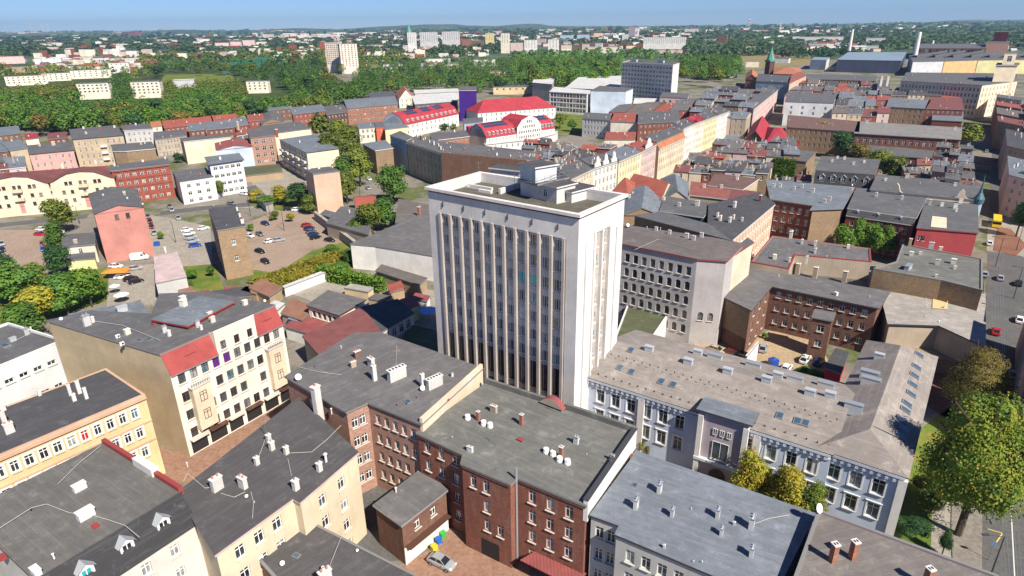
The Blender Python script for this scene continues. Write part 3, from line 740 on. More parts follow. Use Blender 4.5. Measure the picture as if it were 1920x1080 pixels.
def C(u,v,du,dv,col,label,group=None,**k):
    a=G(u,v,.7); b=G(u+du,v+dv,.7); return car(a.x,a.y,math.atan2(b.y-a.y,b.x-a.x),col,label,group,**k)
# ---------------------------------------------------------------- far building facing the camera
def FB(name,label,u0,u1,vt,vb,dep,wall,roof='felt',rot=0,win='a',z0=0,**k):
    """far block: picture columns u0..u1 of its front, top and base rows"""
    um=(u0+u1)/2; p=G(um,vb,z0); h=zat(p,um,vt); a=G(u0,vb,z0); b=G(u1,vb,z0)
    wd=abs(u1-u0)/F*(p.y*cp+(CH-z0)*sp)
    th=math.atan2(p.y,p.x)-math.pi/2+R(rot); d=Vector((math.cos(th),math.sin(th))); n=Vector((-d.y,d.x))
    P=[p-d*wd/2,p+d*wd/2,p+d*wd/2+n*dep,p-d*wd/2+n*dep]
    return B(name,label,[(q.x,q.y) for q in P],h,wall,roof,k.pop('rt','flat'),win if win=='0' else [win]*4 if win!='a' else 'a',world=True,**k)
# ---------------------------------------------------------------- ground
mat('ground',m_ground,[(.3,(.20,.18,.155)),(.45,(.25,.225,.19)),(.52,(.18,.17,.13)),(.57,(.10,.13,.04)),(.63,(.14,.15,.06)),(.68,(.24,.22,.18))],.035)
def m_country(name):
    s=N(name); geo=s.n('ShaderNodeNewGeometry'); pos=geo.outputs['Position']
    a=s.noise(s.vmul(pos,(1,1,1)),.0011,8,.62); f=s.noise(pos,.012,6,.7)
    c=s.ramp(a,[(.3,(.045,.085,.025)),(.46,(.05,.09,.025)),(.52,(.12,.15,.05)),(.56,(.05,.09,.025)),(.60,(.28,.25,.15)),(.64,(.08,.12,.04)),(.7,(.2,.2,.1))])
    c=s.mix(s.ramp(f,[(.38,0),(.6,.8)]),c,(.022,.045,.016))
    s.l(c,s.b.inputs['Base Color']); s.b.inputs['Roughness'].default_value=.95; return s.m
mat('country',m_country)
mat('forestfloor',m_ground,[(.3,(.03,.05,.015)),(.5,(.05,.08,.02)),(.7,(.08,.09,.03))],.03,.95); mat('asphalt',m_ground,[(.3,(.10,.10,.10)),(.6,(.13,.128,.125)),(.75,(.17,.165,.155))],.15,.9)
mat('pavement',m_ground,[(.3,(.20,.18,.155)),(.6,(.26,.235,.2)),(.75,(.18,.16,.14))],.3,.9)
mat('redpaving',m_ground,[(.3,(.27,.15,.105)),(.6,(.33,.20,.14)),(.75,(.25,.15,.11))],.5,.9)
mat('dirtlot',m_ground,[(.3,(.27,.20,.155)),(.55,(.35,.265,.205)),(.72,(.28,.23,.17))],.07,.95)
mat('sandlot',m_ground,[(.3,(.36,.27,.17)),(.6,(.44,.34,.22)),(.75,(.32,.25,.15))],.12,.95)
mat('redearth',m_ground,[(.3,(.19,.09,.06)),(.6,(.24,.12,.08)),(.75,(.2,.13,.09))],.15,.95)
mat('rubble',m_ground,[(.3,(.22,.15,.09)),(.5,(.33,.24,.15)),(.7,(.16,.10,.06))],.6,.95,5)
mat('grass',m_ground,[(.3,(.06,.12,.02)),(.5,(.13,.18,.03)),(.62,(.22,.2,.04)),(.75,(.10,.15,.03))],.12,.95)
mat('drygrass',m_ground,[(.3,(.2,.17,.06)),(.5,(.28,.22,.10)),(.7,(.13,.16,.04))],.05,.95)
mat('concreteslab',m_ground,[(.3,(.27,.24,.2)),(.6,(.36,.33,.28)),(.75,(.24,.21,.17))],.2,.9)
def ground(name,P,m,z=.004,world=False):
    mb=MB(); pts=[G(p[0],p[1],0) if not world else Vector(p) for p in P]; mb.poly(pts,z); return structure(name,mb,MATS[m])
def plate(name,P,m,z0,h):   # raised sheet with kerb
    mb=MB(); pts=[G(p[0],p[1],0) for p in P]
    if area(pts)<0: pts=pts[::-1]
    mb.poly(pts,z0+h); n=len(pts)
    for i in range(n): a,b=pts[i],pts[(i+1)%n]; mb.face([(a.x,a.y,z0),(b.x,b.y,z0),(b.x,b.y,z0+h),(a.x,a.y,z0+h)])
    return structure(name,mb,MATS[m])
# ---------------------------------------------------------------- the white tower in the middle
def tower():
    H_=43.0; pts=rect3([G(802,350,H_),G(1086,401,H_),G(1166,363,H_)]); cen=sum(pts,Vector((0,0)))/4; lp=[p-cen for p in pts]
    root=bpy.data.objects.new('office_tower',None); COL.objects.link(root); root.location=(cen.x,cen.y,0)
    tag(root,'tall white office tower with vertical pilasters standing in the centre of the old town','tower')
    W=MB(); mt=M('tower'); rec=M('towerrec')
    def fr(i):
        a,b=lp[i],lp[(i+1)%4]; L=(b-a).length; d=(b-a)/L; return a,b,L,d,Vector((d.y,-d.x))
    # front
    a,b,L,d,n=fr(0); s0,s1,zt=2.3,29.75,38.5
    wall_face(W,a,b,0,H_-.9,H_-.9,[(s0,s1,0.02,zt,False)],.4)
    Rm=MB(); holes=[]
    pit=2.42
    p0=a+d*s0-n*.38; p1=a+d*s1-n*.38
    for i in range(11):
        s=.77+pit*i+.83
        for k_ in range(7):
            zc=37.0-3.47*k_; holes.append((s-.8,s+.8,zc-1.05,zc+1.05,False)); q=p0+d*s
            pane={(8,2):'glass_green',(7,2):'glass_teal'}.get((i,k_),'glass_tower')
            put_window(root,(q.x,q.y,zc-1.05),d,1.6,2.1,'t','frame_white',100,.1,pane)
        for z0,z1 in ((9.0,14.4),(2.6,7.9)):
            holes.append((s-.72,s+.72,z0,z1,False)); q=p0+d*s; put_window(root,(q.x,q.y,z0),d,1.44,z1-z0,'t','frame_brown',100,.1)
    wall_face(Rm,p0,p1,0,zt,zt,holes,.1); Rm.build('recessed_wall',[rec],root)
    for i in range(12):
        s=s0+pit*i+.4; m=MB(); c=a+d*s-n*.05; m.box((c.x,c.y,0),(.54,.6,zt+.1),math.atan2(d.y,d.x)); m.build('pilaster',[M('tower_pil')],root)
    for s in (3.6,8.5,13.3,18.2,23.2,28.2):
        m=MB(); c=a+d*s+n*.09; m.box((c.x,c.y,39.9),(.09,.16,.9),math.atan2(d.y,d.x),bottom=True); c=c+d*-.15; m.box((c.x,c.y,39.78),(.26,.12,.1),math.atan2(d.y,d.x),bottom=True); m.build('lamp_bracket',[MATS['trimdark']],root)
    # right face
    a,b,L,d,n=fr(1); s0,s1=4.9,10.2
    wall_face(W,a,b,0,H_-.9,H_-.9,[(s0,s1,0.02,zt,False)],.3)
    p0=a+d*s0-n*.28; p1=a+d*s1-n*.28; holes=[]; Rm=MB()
    for i in range(2):
        s=1.45+2.5*i
        for k_ in range(10):
            zc=36.8-3.47*k_; 
            if zc<3: continue
            holes.append((s-.62,s+.62,zc-1.05,zc+1.05,False)); q=p0+d*s; put_window(root,(q.x,q.y,zc-1.05),d,1.24,2.1,'t','frame_white',100,.1,'glass_tower')
    wall_face(Rm,p0,p1,0,zt,zt,holes,.1); Rm.build('recessed_wall',[M('oldplaster2')],root)
    for s in (2.4,5.0,7.6,10.1,12.6):
        m=MB(); c=a+d*s+n*.0; m.box((c.x,c.y,0),(.5,.5,zt+(.3 if 3<s<12 else -.6)),math.atan2(d.y,d.x)); m.build('pilaster',[mt],root)
    for i in (2,3):
        a,b,L,d,n=fr(i); hs=fac_holes(L,38.5,100,None,dict(sh=3.47,ww=1.4,wh=2.0,sp=3.2,mg=2))
        hs=[h for h in hs]
        wall_face(W,a,b,0,H_-.9,H_-.9,[(h[0],h[1],h[2],h[3],False) for h in hs],.2)
        for h in hs: q=a+d*((h[0]+h[1])/2); put_window(root,(q.x,q.y,h[2]),d,1.4,2.0,'t','frame_white',200,.2)
    W.build('wall',[mt],root)
    RM=MB(); rot=math.atan2((lp[1]-lp[0]).y,(lp[1]-lp[0]).x); RM.poly(offset(lp,.4),H_-1.9,0,rot); rf=RM.build('roof',[M('feltolive')],root)
    P_=MB(); P_.ring(offset(lp,-.45),.8,H_-.5,H_,0); 
    o2=offset(lp,-.45); i2=offset(lp,0.0)
    for i in range(4):
        j=(i+1)%4; P_.face([(o2[j].x,o2[j].y,H_-.5),(o2[i].x,o2[i].y,H_-.5),(i2[i].x,i2[i].y,H_-.55),(i2[j].x,i2[j].y,H_-.55)],0)
    P_.ring(offset(lp,-.12),.4,H_-.75,H_-.552,1); in3=offset(lp,.34)
    for i in range(4):
        j=(i+1)%4; P_.face([(in3[j].x,in3[j].y,H_-1.9),(in3[i].x,in3[i].y,H_-1.9),(in3[i].x,in3[i].y,H_-.5),(in3[j].x,in3[j].y,H_-.5)],0)
    P_.build('parapet',[mt,MATS['trimred']],root)
    def pent(P,z0,z1,nm,m_='tower',cap='feltdark',oh=.35,win=0):
        q=[G(u,v,z1)-cen for u,v in P]; q=rect3(q)
        if area(q)<0: q=q[::-1]
        m=MB()
        for i in range(4): wall_face(m,q[i],q[(i+1)%4],z0,z1,z1,[])
        ov=offset(q,-oh); m.poly(ov,z1+.25,1,rot)
        for i in range(4):
            j=(i+1)%4; A,B_=ov[i],ov[j]; m.face([(A.x,A.y,z1),(B_.x,B_.y,z1),(B_.x,B_.y,z1+.25),(A.x,A.y,z1+.25)],0); c,dd=q[j],q[i]; m.face([(B_.x,B_.y,z1),(A.x,A.y,z1),(dd.x,dd.y,z1),(c.x,c.y,z1)],0)
        x=m.build(nm,[M(m_),M(cap)],root)
        for t in range(win):
            a_,b_=q[0],q[1]; dd=(b_-a_).normalized(); s=(b_-a_).length*(.55+.15*t); p=a_+dd*s; nn=Vector((dd.y,-dd.x))*.05
            w_=win_mesh(1.0,1.4,'c','frame_white',2); d3=Vector((dd.x,dd.y,0)); n3=Vector((dd.y,-dd.x,0))
            o=ob('window',w_[0],root,mw=Matrix(((-d3.x,n3.x,0,p.x+nn.x),(-d3.y,n3.y,0,p.y+nn.y),(0,0,1,z1-2),(0,0,0,1)))); ob('pane',w_[1],o)
    pent([(976,337),(1044,353),(1062,341)],41,43.9,'penthouse',win=2)
    m=MB(); q=rect3([G(970,338,44.2)-cen,G(1008,347,44.2)-cen,G(1038,327,44.2)-cen]); q=q if area(q)>0 else q[::-1]; m.poly(q,44.35,1,rot); m.ring(q,.3,44.0,44.34,0); m.poly(q,44.0,0,rot); m.build('deck',[MATS['trimgrey'],M('feltdark')],root)
    pent([(975,308),(1004,316),(1022,304)],44.1,46.9,'lift_house','greywhite','feltdark')
    pent([(920,316),(975,322),(978,315)],41,42.8,'stair_house')
    pent([(1042,355),(1072,362),(1090,346)],41,42.9,'low_annex','tower')
    for (u,v,sx,sy,sz,m_) in ((900,352,6,.5,.5,'tower'),(910,360,3,.6,.5,'tower'),(935,342,6,2.6,.35,'metalgrey'),(955,357,.5,6,1.0,'tower'),(870,347,3,1,.3,'tower'),(1060,373,4,1,.7,'tower'),(893,357,5,.6,.45,'metalgrey')):
        p=G(u,v,41.2)-cen; m=MB(); m.box((p.x,p.y,41.1),(sx,sy,sz),rot); m.build('roof_box',[M(m_)],root)
    m=MB()   # railing on the penthouse deck
    q=[G(u,v,44.4)-cen for u,v in ((972,337),(1007,345),(1036,327))]; q=rect3(q)
    for i in range(4):
        A,B_=q[i],q[(i+1)%4]; L=(B_-A).length; k_=int(L/1.5)
        for zz in (44.9,45.4): m.tube((A.x,A.y,zz),(B_.x,B_.y,zz),.035,4)
        for t in range(k_+1): p=A+(B_-A)*t/k_; m.tube((p.x,p.y,44.35),(p.x,p.y,45.4),.03,4)
    m.build('railing',[MATS['steel']],root)
    for u,v in ((965,356),(1040,372),(898,338)):
        p=G(u,v,41.2)-cen; o=ob('aerial',RF['a'],root,loc=(p.x,p.y,41.3)); o.scale=(1,1,1.3)
MATS['tower_pil']=m_plaster('plaster_tower_pil',(.43,.38,.35),.9); MATS['oldplaster2']=m_plaster('plaster_recess_warm',(.46,.40,.35),.4)
tower()
def frpx(b,e,u,v,z0):
    i=b.idx.index(e); n=len(b.outer); a,c=b.outer[i],b.outer[(i+1)%n]; q=G(u,v,z0)-b.cen; return (q-a).dot(c-a)/(c-a).length_squared
def dormer(b,e,fr,z0,inset,w=1.3,h=1.5,depth=2.0,roofm='zinc',wallm='trimwhite',pane=None,flat=False,gable=.55):
    i=b.idx.index(e); n=len(b.outer); a,c=b.outer[i],b.outer[(i+1)%n]; L=(c-a).length; d=(c-a)/L; nn=Vector((d.y,-d.x)); p=a+d*(L*fr)-nn*inset
    m=MB(); wm=0
    def P(s,o,z): return (p.x+d.x*s-nn.x*o,p.y+d.y*s-nn.y*o,z)
    x=w/2+.2
    # front with opening
    q0=p-d*x; q1=p+d*x; wall_face(m,q0,q1,z0,z0+h,z0+h,[(.2,.2+w,z0+.15,z0+h-.1,False)],.1)
    m.face([P(-x,0,z0),P(-x,depth,z0),P(-x,depth,z0+h),P(-x,0,z0+h)],0); m.face([P(x,0,z0),P(x,depth,z0),P(x,depth,z0+h),P(x,0,z0+h)],0)
    g=gable; o=.25
    if flat: m.face([P(-x-o,-o,z0+h),P(x+o,-o,z0+h),P(x+o,depth+1,z0+h+g),P(-x-o,depth+1,z0+h+g)],1); m.face([P(-x,0,z0+h),P(x,0,z0+h),P(x,depth,z0+h+g*.7),P(-x,depth,z0+h+g*.7)],0)
    else:
        m.face([P(-x,0,z0+h),P(x,0,z0+h),P(0,0,z0+h+g)],0)
        for s in(-1,1):
            m.face([P(s*(x+o),-o,z0+h-.12),P(0,-o,z0+h+g+.06),P(0,depth+.35,z0+h+g+.06),P(s*(x+o),depth+.35,z0+h-.12)],1)
    dm=m.build('dormer',[MATS[wallm] if wallm in MATS else M(wallm),MATS[roofm] if roofm in MATS else M(roofm)],b.root)
    k=win_mesh(w,h-.25,'c','frame_white',1)[0]; d3=Vector((d.x,d.y,0)); n3=Vector((nn.x,nn.y,0)); fp=p-nn*.08
    o=ob('window',k,dm,mw=Matrix(((-d3.x,n3.x,0,fp.x),(-d3.y,n3.y,0,fp.y),(0,0,1,z0+.15),(0,0,0,1))))
    if pane: o.material_slots[1].link='OBJECT'; o.material_slots[1].material=MATS[pane]
MATS['feltolive2']=m_felt('roofing_grey_olive',(.125,.12,.112)); MATS['slatefelt']=m_felt('roofing_tarred_slope',(.035,.035,.038),.3,1.6)
# ================= lower left
b=B('tenement','white-fronted tenement with charcoal mansard and zinc dormers in the lower left corner',[(340,923),(195,832),(-60,970)],17,'offwhite','feltolive2',
  win=[0,0,0,dict(sp=3.3,sh=3.6,ww=1.15,wh=1.7,mg=.6,mg2=1.6,top=1.2,pane={(0,i):'glass_teal' for i in (6,7,10,11)})],
  mans={3:(2.3,3.3)},mansm='slatefelt',trim='trimdark',oh=.12,
  ch=[(151,920,'wb',1.15,90),(163,972,'wb',1.4,90),(180,990,'h'),(103,1050,'v',1.3),(70,1078,'wb'),(5,1048,'h'),(60,960,'ve'),(250,870,'ve')])
for fu,fv,pn in ((303,990,None),(238,1035,None),(166,1085,'glass_teal'),(95,1130,None)):
    dormer(b,3,frpx(b,3,fu,fv,14.4),14.4,.75,1.15,1.55,1.15,'lightzinc','trimwhite',pn,gable=.65)
m=MB(); p=G(196,832,17)-b.cen; q=G(340,923,17)-b.cen; c=(p+q)/2; m.box((c.x,c.y,16.6),((q-p).length,.55,1.25),math.atan2((q-p).y,(q-p).x)); m.build('gable_coping',[MATS['trimred']],b.root)
c=p+(q-p)*.58; m=MB(); m.box((c.x,c.y,17.0),(4.6,.95,1.3),math.atan2((q-p).y,(q-p).x)); m.build('chimney_stack',[M('white')],b.root)
B('tenement','apricot yellow three-storey tenement with white windows at the left edge',[(-110,901),(272,740),(168,703)],15.5,'ochre2','feltdark','flat',
  [dict(n=13,sty='cS',sh=3.7,ww=1.05,wh=1.8,top=1.6,mg=1.2,pane={(0,8):'glass_red'}),0,0,0],par=.12,trim='peachtrim',cor='peachtrim',bands=(4.9,8.4),bandm='peachtrim',
  ch=[(133,742,'t',.6),(150,738,'t',.7),(163,748,'t',.6),(140,752,'w1'),(75,742,'w1',.8),(12,800,'t',.8),(20,812,'w',1.2),(5,770,'p')])
MATS_=0
B('warehouse','low block clad in white ribbed boards under a dark flat roof at the left edge',[(-60,715),(122,640),(30,603)],14.5,'whiteclad','felt','flat',[dict(n=5,rows=2,ww=1.5,wh=.9,sh=5,top=2.6,mg=2),dict(n=0),0,0],par=.5,trim='trimwhite',
  ch=[(52,628,'g',1,20),(60,622,'v',1.5),(10,650,'sk',1.6),(25,640,'z')])
b=B('tenement','large cream tenement with red mansard slopes, purple window panes and a blank sand gable',[(300,665),(515,573),(395,549),(300,552),(285,590),(170,584),(90,602)],20,'cream2','felt','flat',
  [dict(n=10,rows=5,sh=3.6,ww=1.35,wh=1.95,top=.5,mg=.7,skip=((1,2),(3,8),(2,6)),pane={(0,3):'glass_purple',(0,4):'glass_purple'}),0,0,0,0,0,0],em={6:'beige2'},mans={0:(1.6,3.5)},mansm='tilered2',mansseg={0:[(0,.385),(.745,1)]},gapwin=3,fm='frame_brown',trim='trimgrey',oh=.15,
  ch=[(395,598,'w',1),(400,606,'w',.9),(372,615,'g',1),(378,620,'w1',.8),(310,625,'g'),(318,632,'w1'),(344,567,'p',1.2),(240,628,'p'),(165,612,'g',1.6),(175,606,'w1'),(116,603,'d'),(290,610,'h'),(497,568,'d',.8),(222,636,'ac'),(280,638,'sk'),(262,640,'sk'),(460,573,'p'),(230,650,'ac')])
TEN=b
for fr in (.19,.88): dormer(b,0,fr,17.3,.75,1.2,1.1,1.5,'tilered2','trimred',flat=True,gable=1.0)
for k_ in (0,1): # bay windows on the front
    e=b.idx.index(0); A,Bq=b.outer[e],b.outer[(e+1)%len(b.outer)]; d=(Bq-A).normalized(); n=Vector((d.y,-d.x)); s=(Bq-A).length*(.18 if k_==0 else .865)
    m=MB(); c=A+d*s+n*.55; m.box((c.x,c.y,4.4),(3.4,1.15,8.4 if k_==0 else 8.6),math.atan2(d.y,d.x),bottom=True); m.box((c.x,c.y,12.8 if k_==0 else 13.0),(3.8,1.45,.25),math.atan2(d.y,d.x),1,bottom=True)
    q=c-n*0; m.build('bay_window',[M('cream'),MATS['ledgestone']],b.root)
    for r in range(2):
        q=c+n*.6; put_window(b.root,(q.x,q.y,6.2+3.6*r),d,1.3,1.9,'c','frame_brown',100,-.02,sill=False)
        q=c-n*.45
    bl=MB(); q=c+n*.1
    for t in(-1,1): pass
    w0=c-d*1.7+n*.6; w1=c+d*1.7+n*.6; tz=13.1
    for zz in (.5,.95): bl.tube((w0.x,w0.y,tz+zz),(w1.x,w1.y,tz+zz),.04,4)
    for t in range(9): x=w0+(w1-w0)*t/8; bl.tube((x.x,x.y,tz),(x.x,x.y,tz+.95),.03,4)
    bl.build('balcony_railing',[MATS['trimdark']],b.root)
e=b.idx.index(0); A,Bq=b.outer[e],b.outer[(e+1)%len(b.outer)]; d=(Bq-A).normalized(); n=Vector((d.y,-d.x))
for k_,(f0,f1) in enumerate(((.03,.16),(.19,.33),(.36,.48),(.52,.66),(.70,.83),(.86,.97))):
    m=MB(); x0=A+d*((Bq-A).length*f0)+n*.06; x1=A+d*((Bq-A).length*f1)+n*.06; c=(x0+x1)/2; m.box((c.x,c.y,.3),((x1-x0).length,.1,2.7),math.atan2(d.y,d.x)); m.box((c.x+n.x*.5,c.y+n.y*.5,3.1),((x1-x0).length+.3,1.1,.18),math.atan2(d.y,d.x),1,bottom=True)
    m.build('shopfront',[MATS['black'],MATS['frame_brown'] if k_%2 else MATS['ledgestone']],b.root)
# courtyard attic on the same tenement
b2=B('tenement','',[(287,600),(352,612),(380,558)],20.9,'tilemaroon','feltblue','flat',[dict(n=4,rows=1,ww=1.0,wh=.9,top=.5,mg=1.5),0,0,0],root=b.root,base=18.6,trim='trimred',ch=[(345,575,'p',1.3)])
B('workshop','low workshop behind the cream tenement with blue and white sheets on its grey roof',[(150,640),(285,600),(262,566),(130,590)],8,'greywall','feltblue','flat','a',base=0,ch=[(200,592,'sk',3.2,15),(230,585,'z',2),(185,605,'zl',1.6),(240,600,'zl',1.3),(215,612,'sk',3)])
B('shed','dark grey shed roof with a purple awning corner beside the parked cars',[(205,620),(270,598),(262,565),(195,583)],5.5,'oldplaster','feltdark','flat','0')
# ================= middle foreground
b=B('tenement','long dark-roofed beige tenement with a line of white chimneys, left of centre at the bottom',[(405,1040),(550,935),(563,942),(670,850),(560,748),(335,925)],14.5,'sand2','feltdark2','flat',
  [dict(n=3,rows=4,sh=3.6,ww=1.3,wh=1.9,top=1.0,mg=1.5),0,dict(n=2,rows=4,sh=3.6,ww=1.3,wh=1.9,top=1.6,mg=1.8),0,0,0],fm='frame_white',par=0,trim='pinktrim',oh=.25,
  ch=[(409,920,'w',1.5),(457,916,'w',1.3,90),(456,905,'d',.7),(483,873,'w1',1.1),(505,830,'w1',1.1),(511,845,'w1',1.2),(501,822,'a',1.4),(538,853,'w1',1.1),(556,920,'w1',1.35),(600,885,'w1',1.2),(612,868,'v',2.4),(598,775,'t',1.5),(590,760,'p',1),(352,875,'v'),(478,945,'v',.5),(622,775,'v',1.3),(463,935,'d',.7)])
B('annex','small dark-roofed brick annex with a yellowish skylight at the bottom edge',[(577,975),(470,1035),(545,1120),(860,1120)],9,'brownbrick','feltdark2','flat','0',oh=.1,par=.15,
  ch=[(486,1050,'d',1.6),(556,1044,'sk',.9,20),(612,1095,'w',1.5),(607,1075,'v',1.6),(670,1036,'d',.6),(530,1062,'d',1)])
b=B('tenement','grey-roofed tenement with a row of big white chimneys directly below the tower',[(650,773),(690,755),(790,795),(903,692),(711,625),(662,627),(537,707)],16,'pinkbrick','felt2','flat',
  [dict(n=2,rows=4,ww=1.1,wh=1.8,top=1.6,mg=.5),dict(n=5,rows=4,ww=1.0,wh=1.7,top=1.6),0,0,0,0,0],par=0,trim='trimgrey',oh=.3,
  ch=[(671,672,'bb',1),(663,690,'c',.9),(697,690,'w',1.4,90),(703,715,'t',.9),(745,712,'l',1.35),(793,728,'t',.8),(792,735,'d',1.4),(815,727,'l',1.2),(848,708,'g',.6),(560,716,'d',1.8),(878,716,'d',1.3),(838,752,'h',.8),(765,755,'sk'),(640,655,'v'),(590,690,'ve'),(781,748,'ve'),(762,760,'ve'),(744,762,'ve')])
for nm,P_,zb in (('firewall',((903,692),(790,795)),17.2),):
    a_=G(*P_[0],16)-b.cen; c_=G(*P_[1],16)-b.cen; m=MB(); c=(a_+c_)/2; m.box((c.x,c.y,13),((c_-a_).length,.5,4.0),math.atan2((c_-a_).y,(c_-a_).x)); m.build('firewall',[M('cream')],b.root)
b=B('tenement','red brick tenement with wide green-grey flat roof and white tank-like vents, middle foreground',[(783,813),(870,853),(866,870),(957,908),(970,896),(1098,948),(1190,812),(912,720)],14.5,'redbrick2','feltgreen','flat',
  [dict(n=3,rows=4,sh=3.3,ww=1.1,wh=1.9,top=.7,mg=.4),0,dict(n=3,rows=4,sh=3.3,ww=1.05,wh=2.0,top=1.2,mg=.7,skip=((0,2),(1,0),(2,0),(1,2),(3,0),(3,1),(3,2))),0,dict(n=3,rows=4,sh=3.3,ww=1.15,wh=2.0,top=1.2,mg=.9),0,0,0],par=0,trim='trimgrey',oh=.25,bands=(.5,),bandm='brownbrick',
  ch=[(897,790,'bt',.8),(926,775,'c',1),(978,798,'bt',.9),(1080,834,'g',1),(1081,830,'d',1.2),(1052,860,'bt',.9),(1148,866,'g',.8),(1146,862,'d',.6),(879,848,'w1',.8),(884,850,'w1',.8),(930,838,'a',.9),(976,828,'h',1),(1145,880,'a',.6),(930,882,'ve',.6),(1040,775,'a',.7),(848,823,'v',.6),(1100,855,'v',.5)])
for u,v in ((877,787),(907,798),(919,802),(1024,850),(1037,855),(1049,866),(1064,871)):
    p=G(u,v,14.6)-b.cen; m=MB(); 
    for k_ in range(3): m.cyl((p.x,p.y,14.6+.28*k_),.42+.06*(k_==1),.28,10,r2=.48 if k_==0 else .40)
    m.box((p.x,p.y,14.6),(.3,.3,.2)); m.build('ventilator_tank',[MATS['dish']],b.roof)
mb=MB()  # front gutter parapets towards the tower
for P_ in (((912,720),(1040,762)),((1060,768),(1190,812))):
    a_=G(*P_[0],14.5)-b.cen; c_=G(*P_[1],14.5)-b.cen; c=(a_+c_)/2; mb.box((c.x,c.y,13),((c_-a_).length,.5,2.6),math.atan2((c_-a_).y,(c_-a_).x))
mb.build('parapet',[M('feltgreen')],b.root)
a_=G(1190,812,14.5)-b.cen; c_=G(1098,948,14.5)-b.cen; c=(a_+c_)/2; m=MB(); m.box((c.x,c.y,12),((c_-a_).length,.6,3.3),math.atan2((c_-a_).y,(c_-a_).x)); m.box((c.x,c.y,15.3),((c_-a_).length+.1,.75,.12),math.atan2((c_-a_).y,(c_-a_).x),1,bottom=True); m.build('firewall',[M('white'),MATS['trimdark']],b.root)
a_=G(1040,757,14.5)-b.cen; m=MB(); 
pr=None; a0=G(1018,752,14.5)-b.cen; a1=G(1062,769,14.5)-b.cen; d_=(a1-a0); n_=Vector((-d_.y,d_.x)).normalized()*-1.2
for i in range(9):
    t=i/8; p=a0+d_*t; z_=15+1.3*math.sin(math.pi*t); cu=((p.x,p.y,z_),(p.x+n_.x,p.y+n_.y,z_))
    if pr: m.face([pr[0],pr[1],cu[1],cu[0]],0)
    pr=cu
fan=[a0+d_*(i/8) for i in range(9)]
m.face([(p.x+n_.x,p.y+n_.y,14.4 if False else 15+1.3*math.sin(math.pi*i/8)) for i,p in enumerate(fan)],1); m.build('arched_skylight',[M('metalred'),M('oldplaster')],b.root)
for (u,v,h_) in ((970,1000,1),): # pipe on the brick wing
    p=G(968,897,14.5)-b.cen; m=MB(); dn=Vector((-b.cen.x-p.x,-b.cen.y-p.y)).normalized()*.35; m.tube((p.x+dn.x,p.y+dn.y,1),(p.x+dn.x,p.y+dn.y,16.4),.16,8); m.build('flue_pipe',[MATS['zinc']],b.root)
m=MB(); p=[G(u,v,3.2)-b.cen for u,v in ((975,1050),(1005,1032),(1100,1075),(1075,1100))]; m.poly(p,3.2,0); m.poly(p,3.1,0); m.build('canopy',[M('metalred')],b.root)
i_=b.idx.index(2); A_,B_=b.loc[i_],b.loc[(i_+1)%len(b.loc)]; d_=(B_-A_).normalized(); n_=Vector((d_.y,-d_.x)); q_=A_+d_*((B_-A_).length*.55)+n_*.03; m=MB(); m.face([(q_.x-d_.x*1.5,q_.y-d_.y*1.5,.05),(q_.x+d_.x*1.5,q_.y+d_.y*1.5,.05),(q_.x+d_.x*1.5,q_.y+d_.y*1.5,3),(q_.x-d_.x*1.5,q_.y-d_.y*1.5,3)]); m.build('passage_door',[MATS['black']],b.root)
B('tenement','pale render house with a smooth blue-grey flat roof, right of the brick tenement',[(1108,967),(1163,987),(1155,1003),(1445,1125),(1527,965),(1195,849)],13,'greywhite2','feltsmooth','flat',
  [dict(n=2,rows=3,ww=1.1,wh=1.9,top=1.3,mg=.4),0,dict(n=8,rows=3,ww=1.15,wh=1.9,top=1.5),0,0,0],fm='frame_white',par=0,oh=.2,trim='trimdark',
  ch=[(1192,955,'g',1.2,90),(1236,925,'g',1.2,90),(1260,970,'g',1,90),(1345,972,'g',1.1,90),(1408,992,'g',1.4,90),(1408,1045,'g',1.1,90),(1352,1005,'g',.9,90),(1245,1030,'w1',.5),(1300,1057,'v',.6),(1130,920,'d',1.5),(1190,912,'sk',.8),(1296,958,'v',.6),(1316,1058,'v',.6),(1376,987,'w1',.5),(1370,960,'ve',.5),(1290,880,'ve',.4)])
b=B('tenement','warm grey flat-roofed building with two orange brick chimneys in the lower right',[(1478,1110),(1533,958),(1870,1082),(1900,1130),(1700,1190)],14.5,'mauve','feltwarm2','flat','0',par=.35,oh=.1,trim='trimgrey',
  ch=[(1560,1053,'bt',1.15),(1597,1048,'bt',1.15),(1530,965,'d',2.0),(1735,1100,'bt',1.15),(1571,1035,'v',1.2)])
b=B('outbuilding','small brown brick outbuilding with a grey lean-to roof in the red-paved yard',[(703,948),(753,985),(837,920),(793,880)],7.2,'brownbrick2','felt2','flat',[0,dict(n=2,rows=2,ww=1.1,wh=1.5,top=1.1,sh=3.2,mg=1.2),0,0],trim='zinc',oh=.3,par=0,ch=[(743,925,'v',1.6)])
e=b.idx.index(1); A,Bq=b.loc[e],b.loc[(e+1)%4]; d=(Bq-A).normalized(); n=Vector((d.y,-d.x)); m=MB(); c=(A+Bq)/2+n*.5; L=(Bq-A).length
m.box((c.x,c.y,3.1),(L-.5,1.2,.12),math.atan2(d.y,d.x),bottom=True); m.build('timber_awning',[MATS['frame_brown']],b.root)
m=MB(); c=(A+Bq)/2+n*.05; m.box((c.x,c.y,0),(L-.05,.12,2.9),math.atan2(d.y,d.x)); m.build('whitewashed_base',[M('white')],b.root)
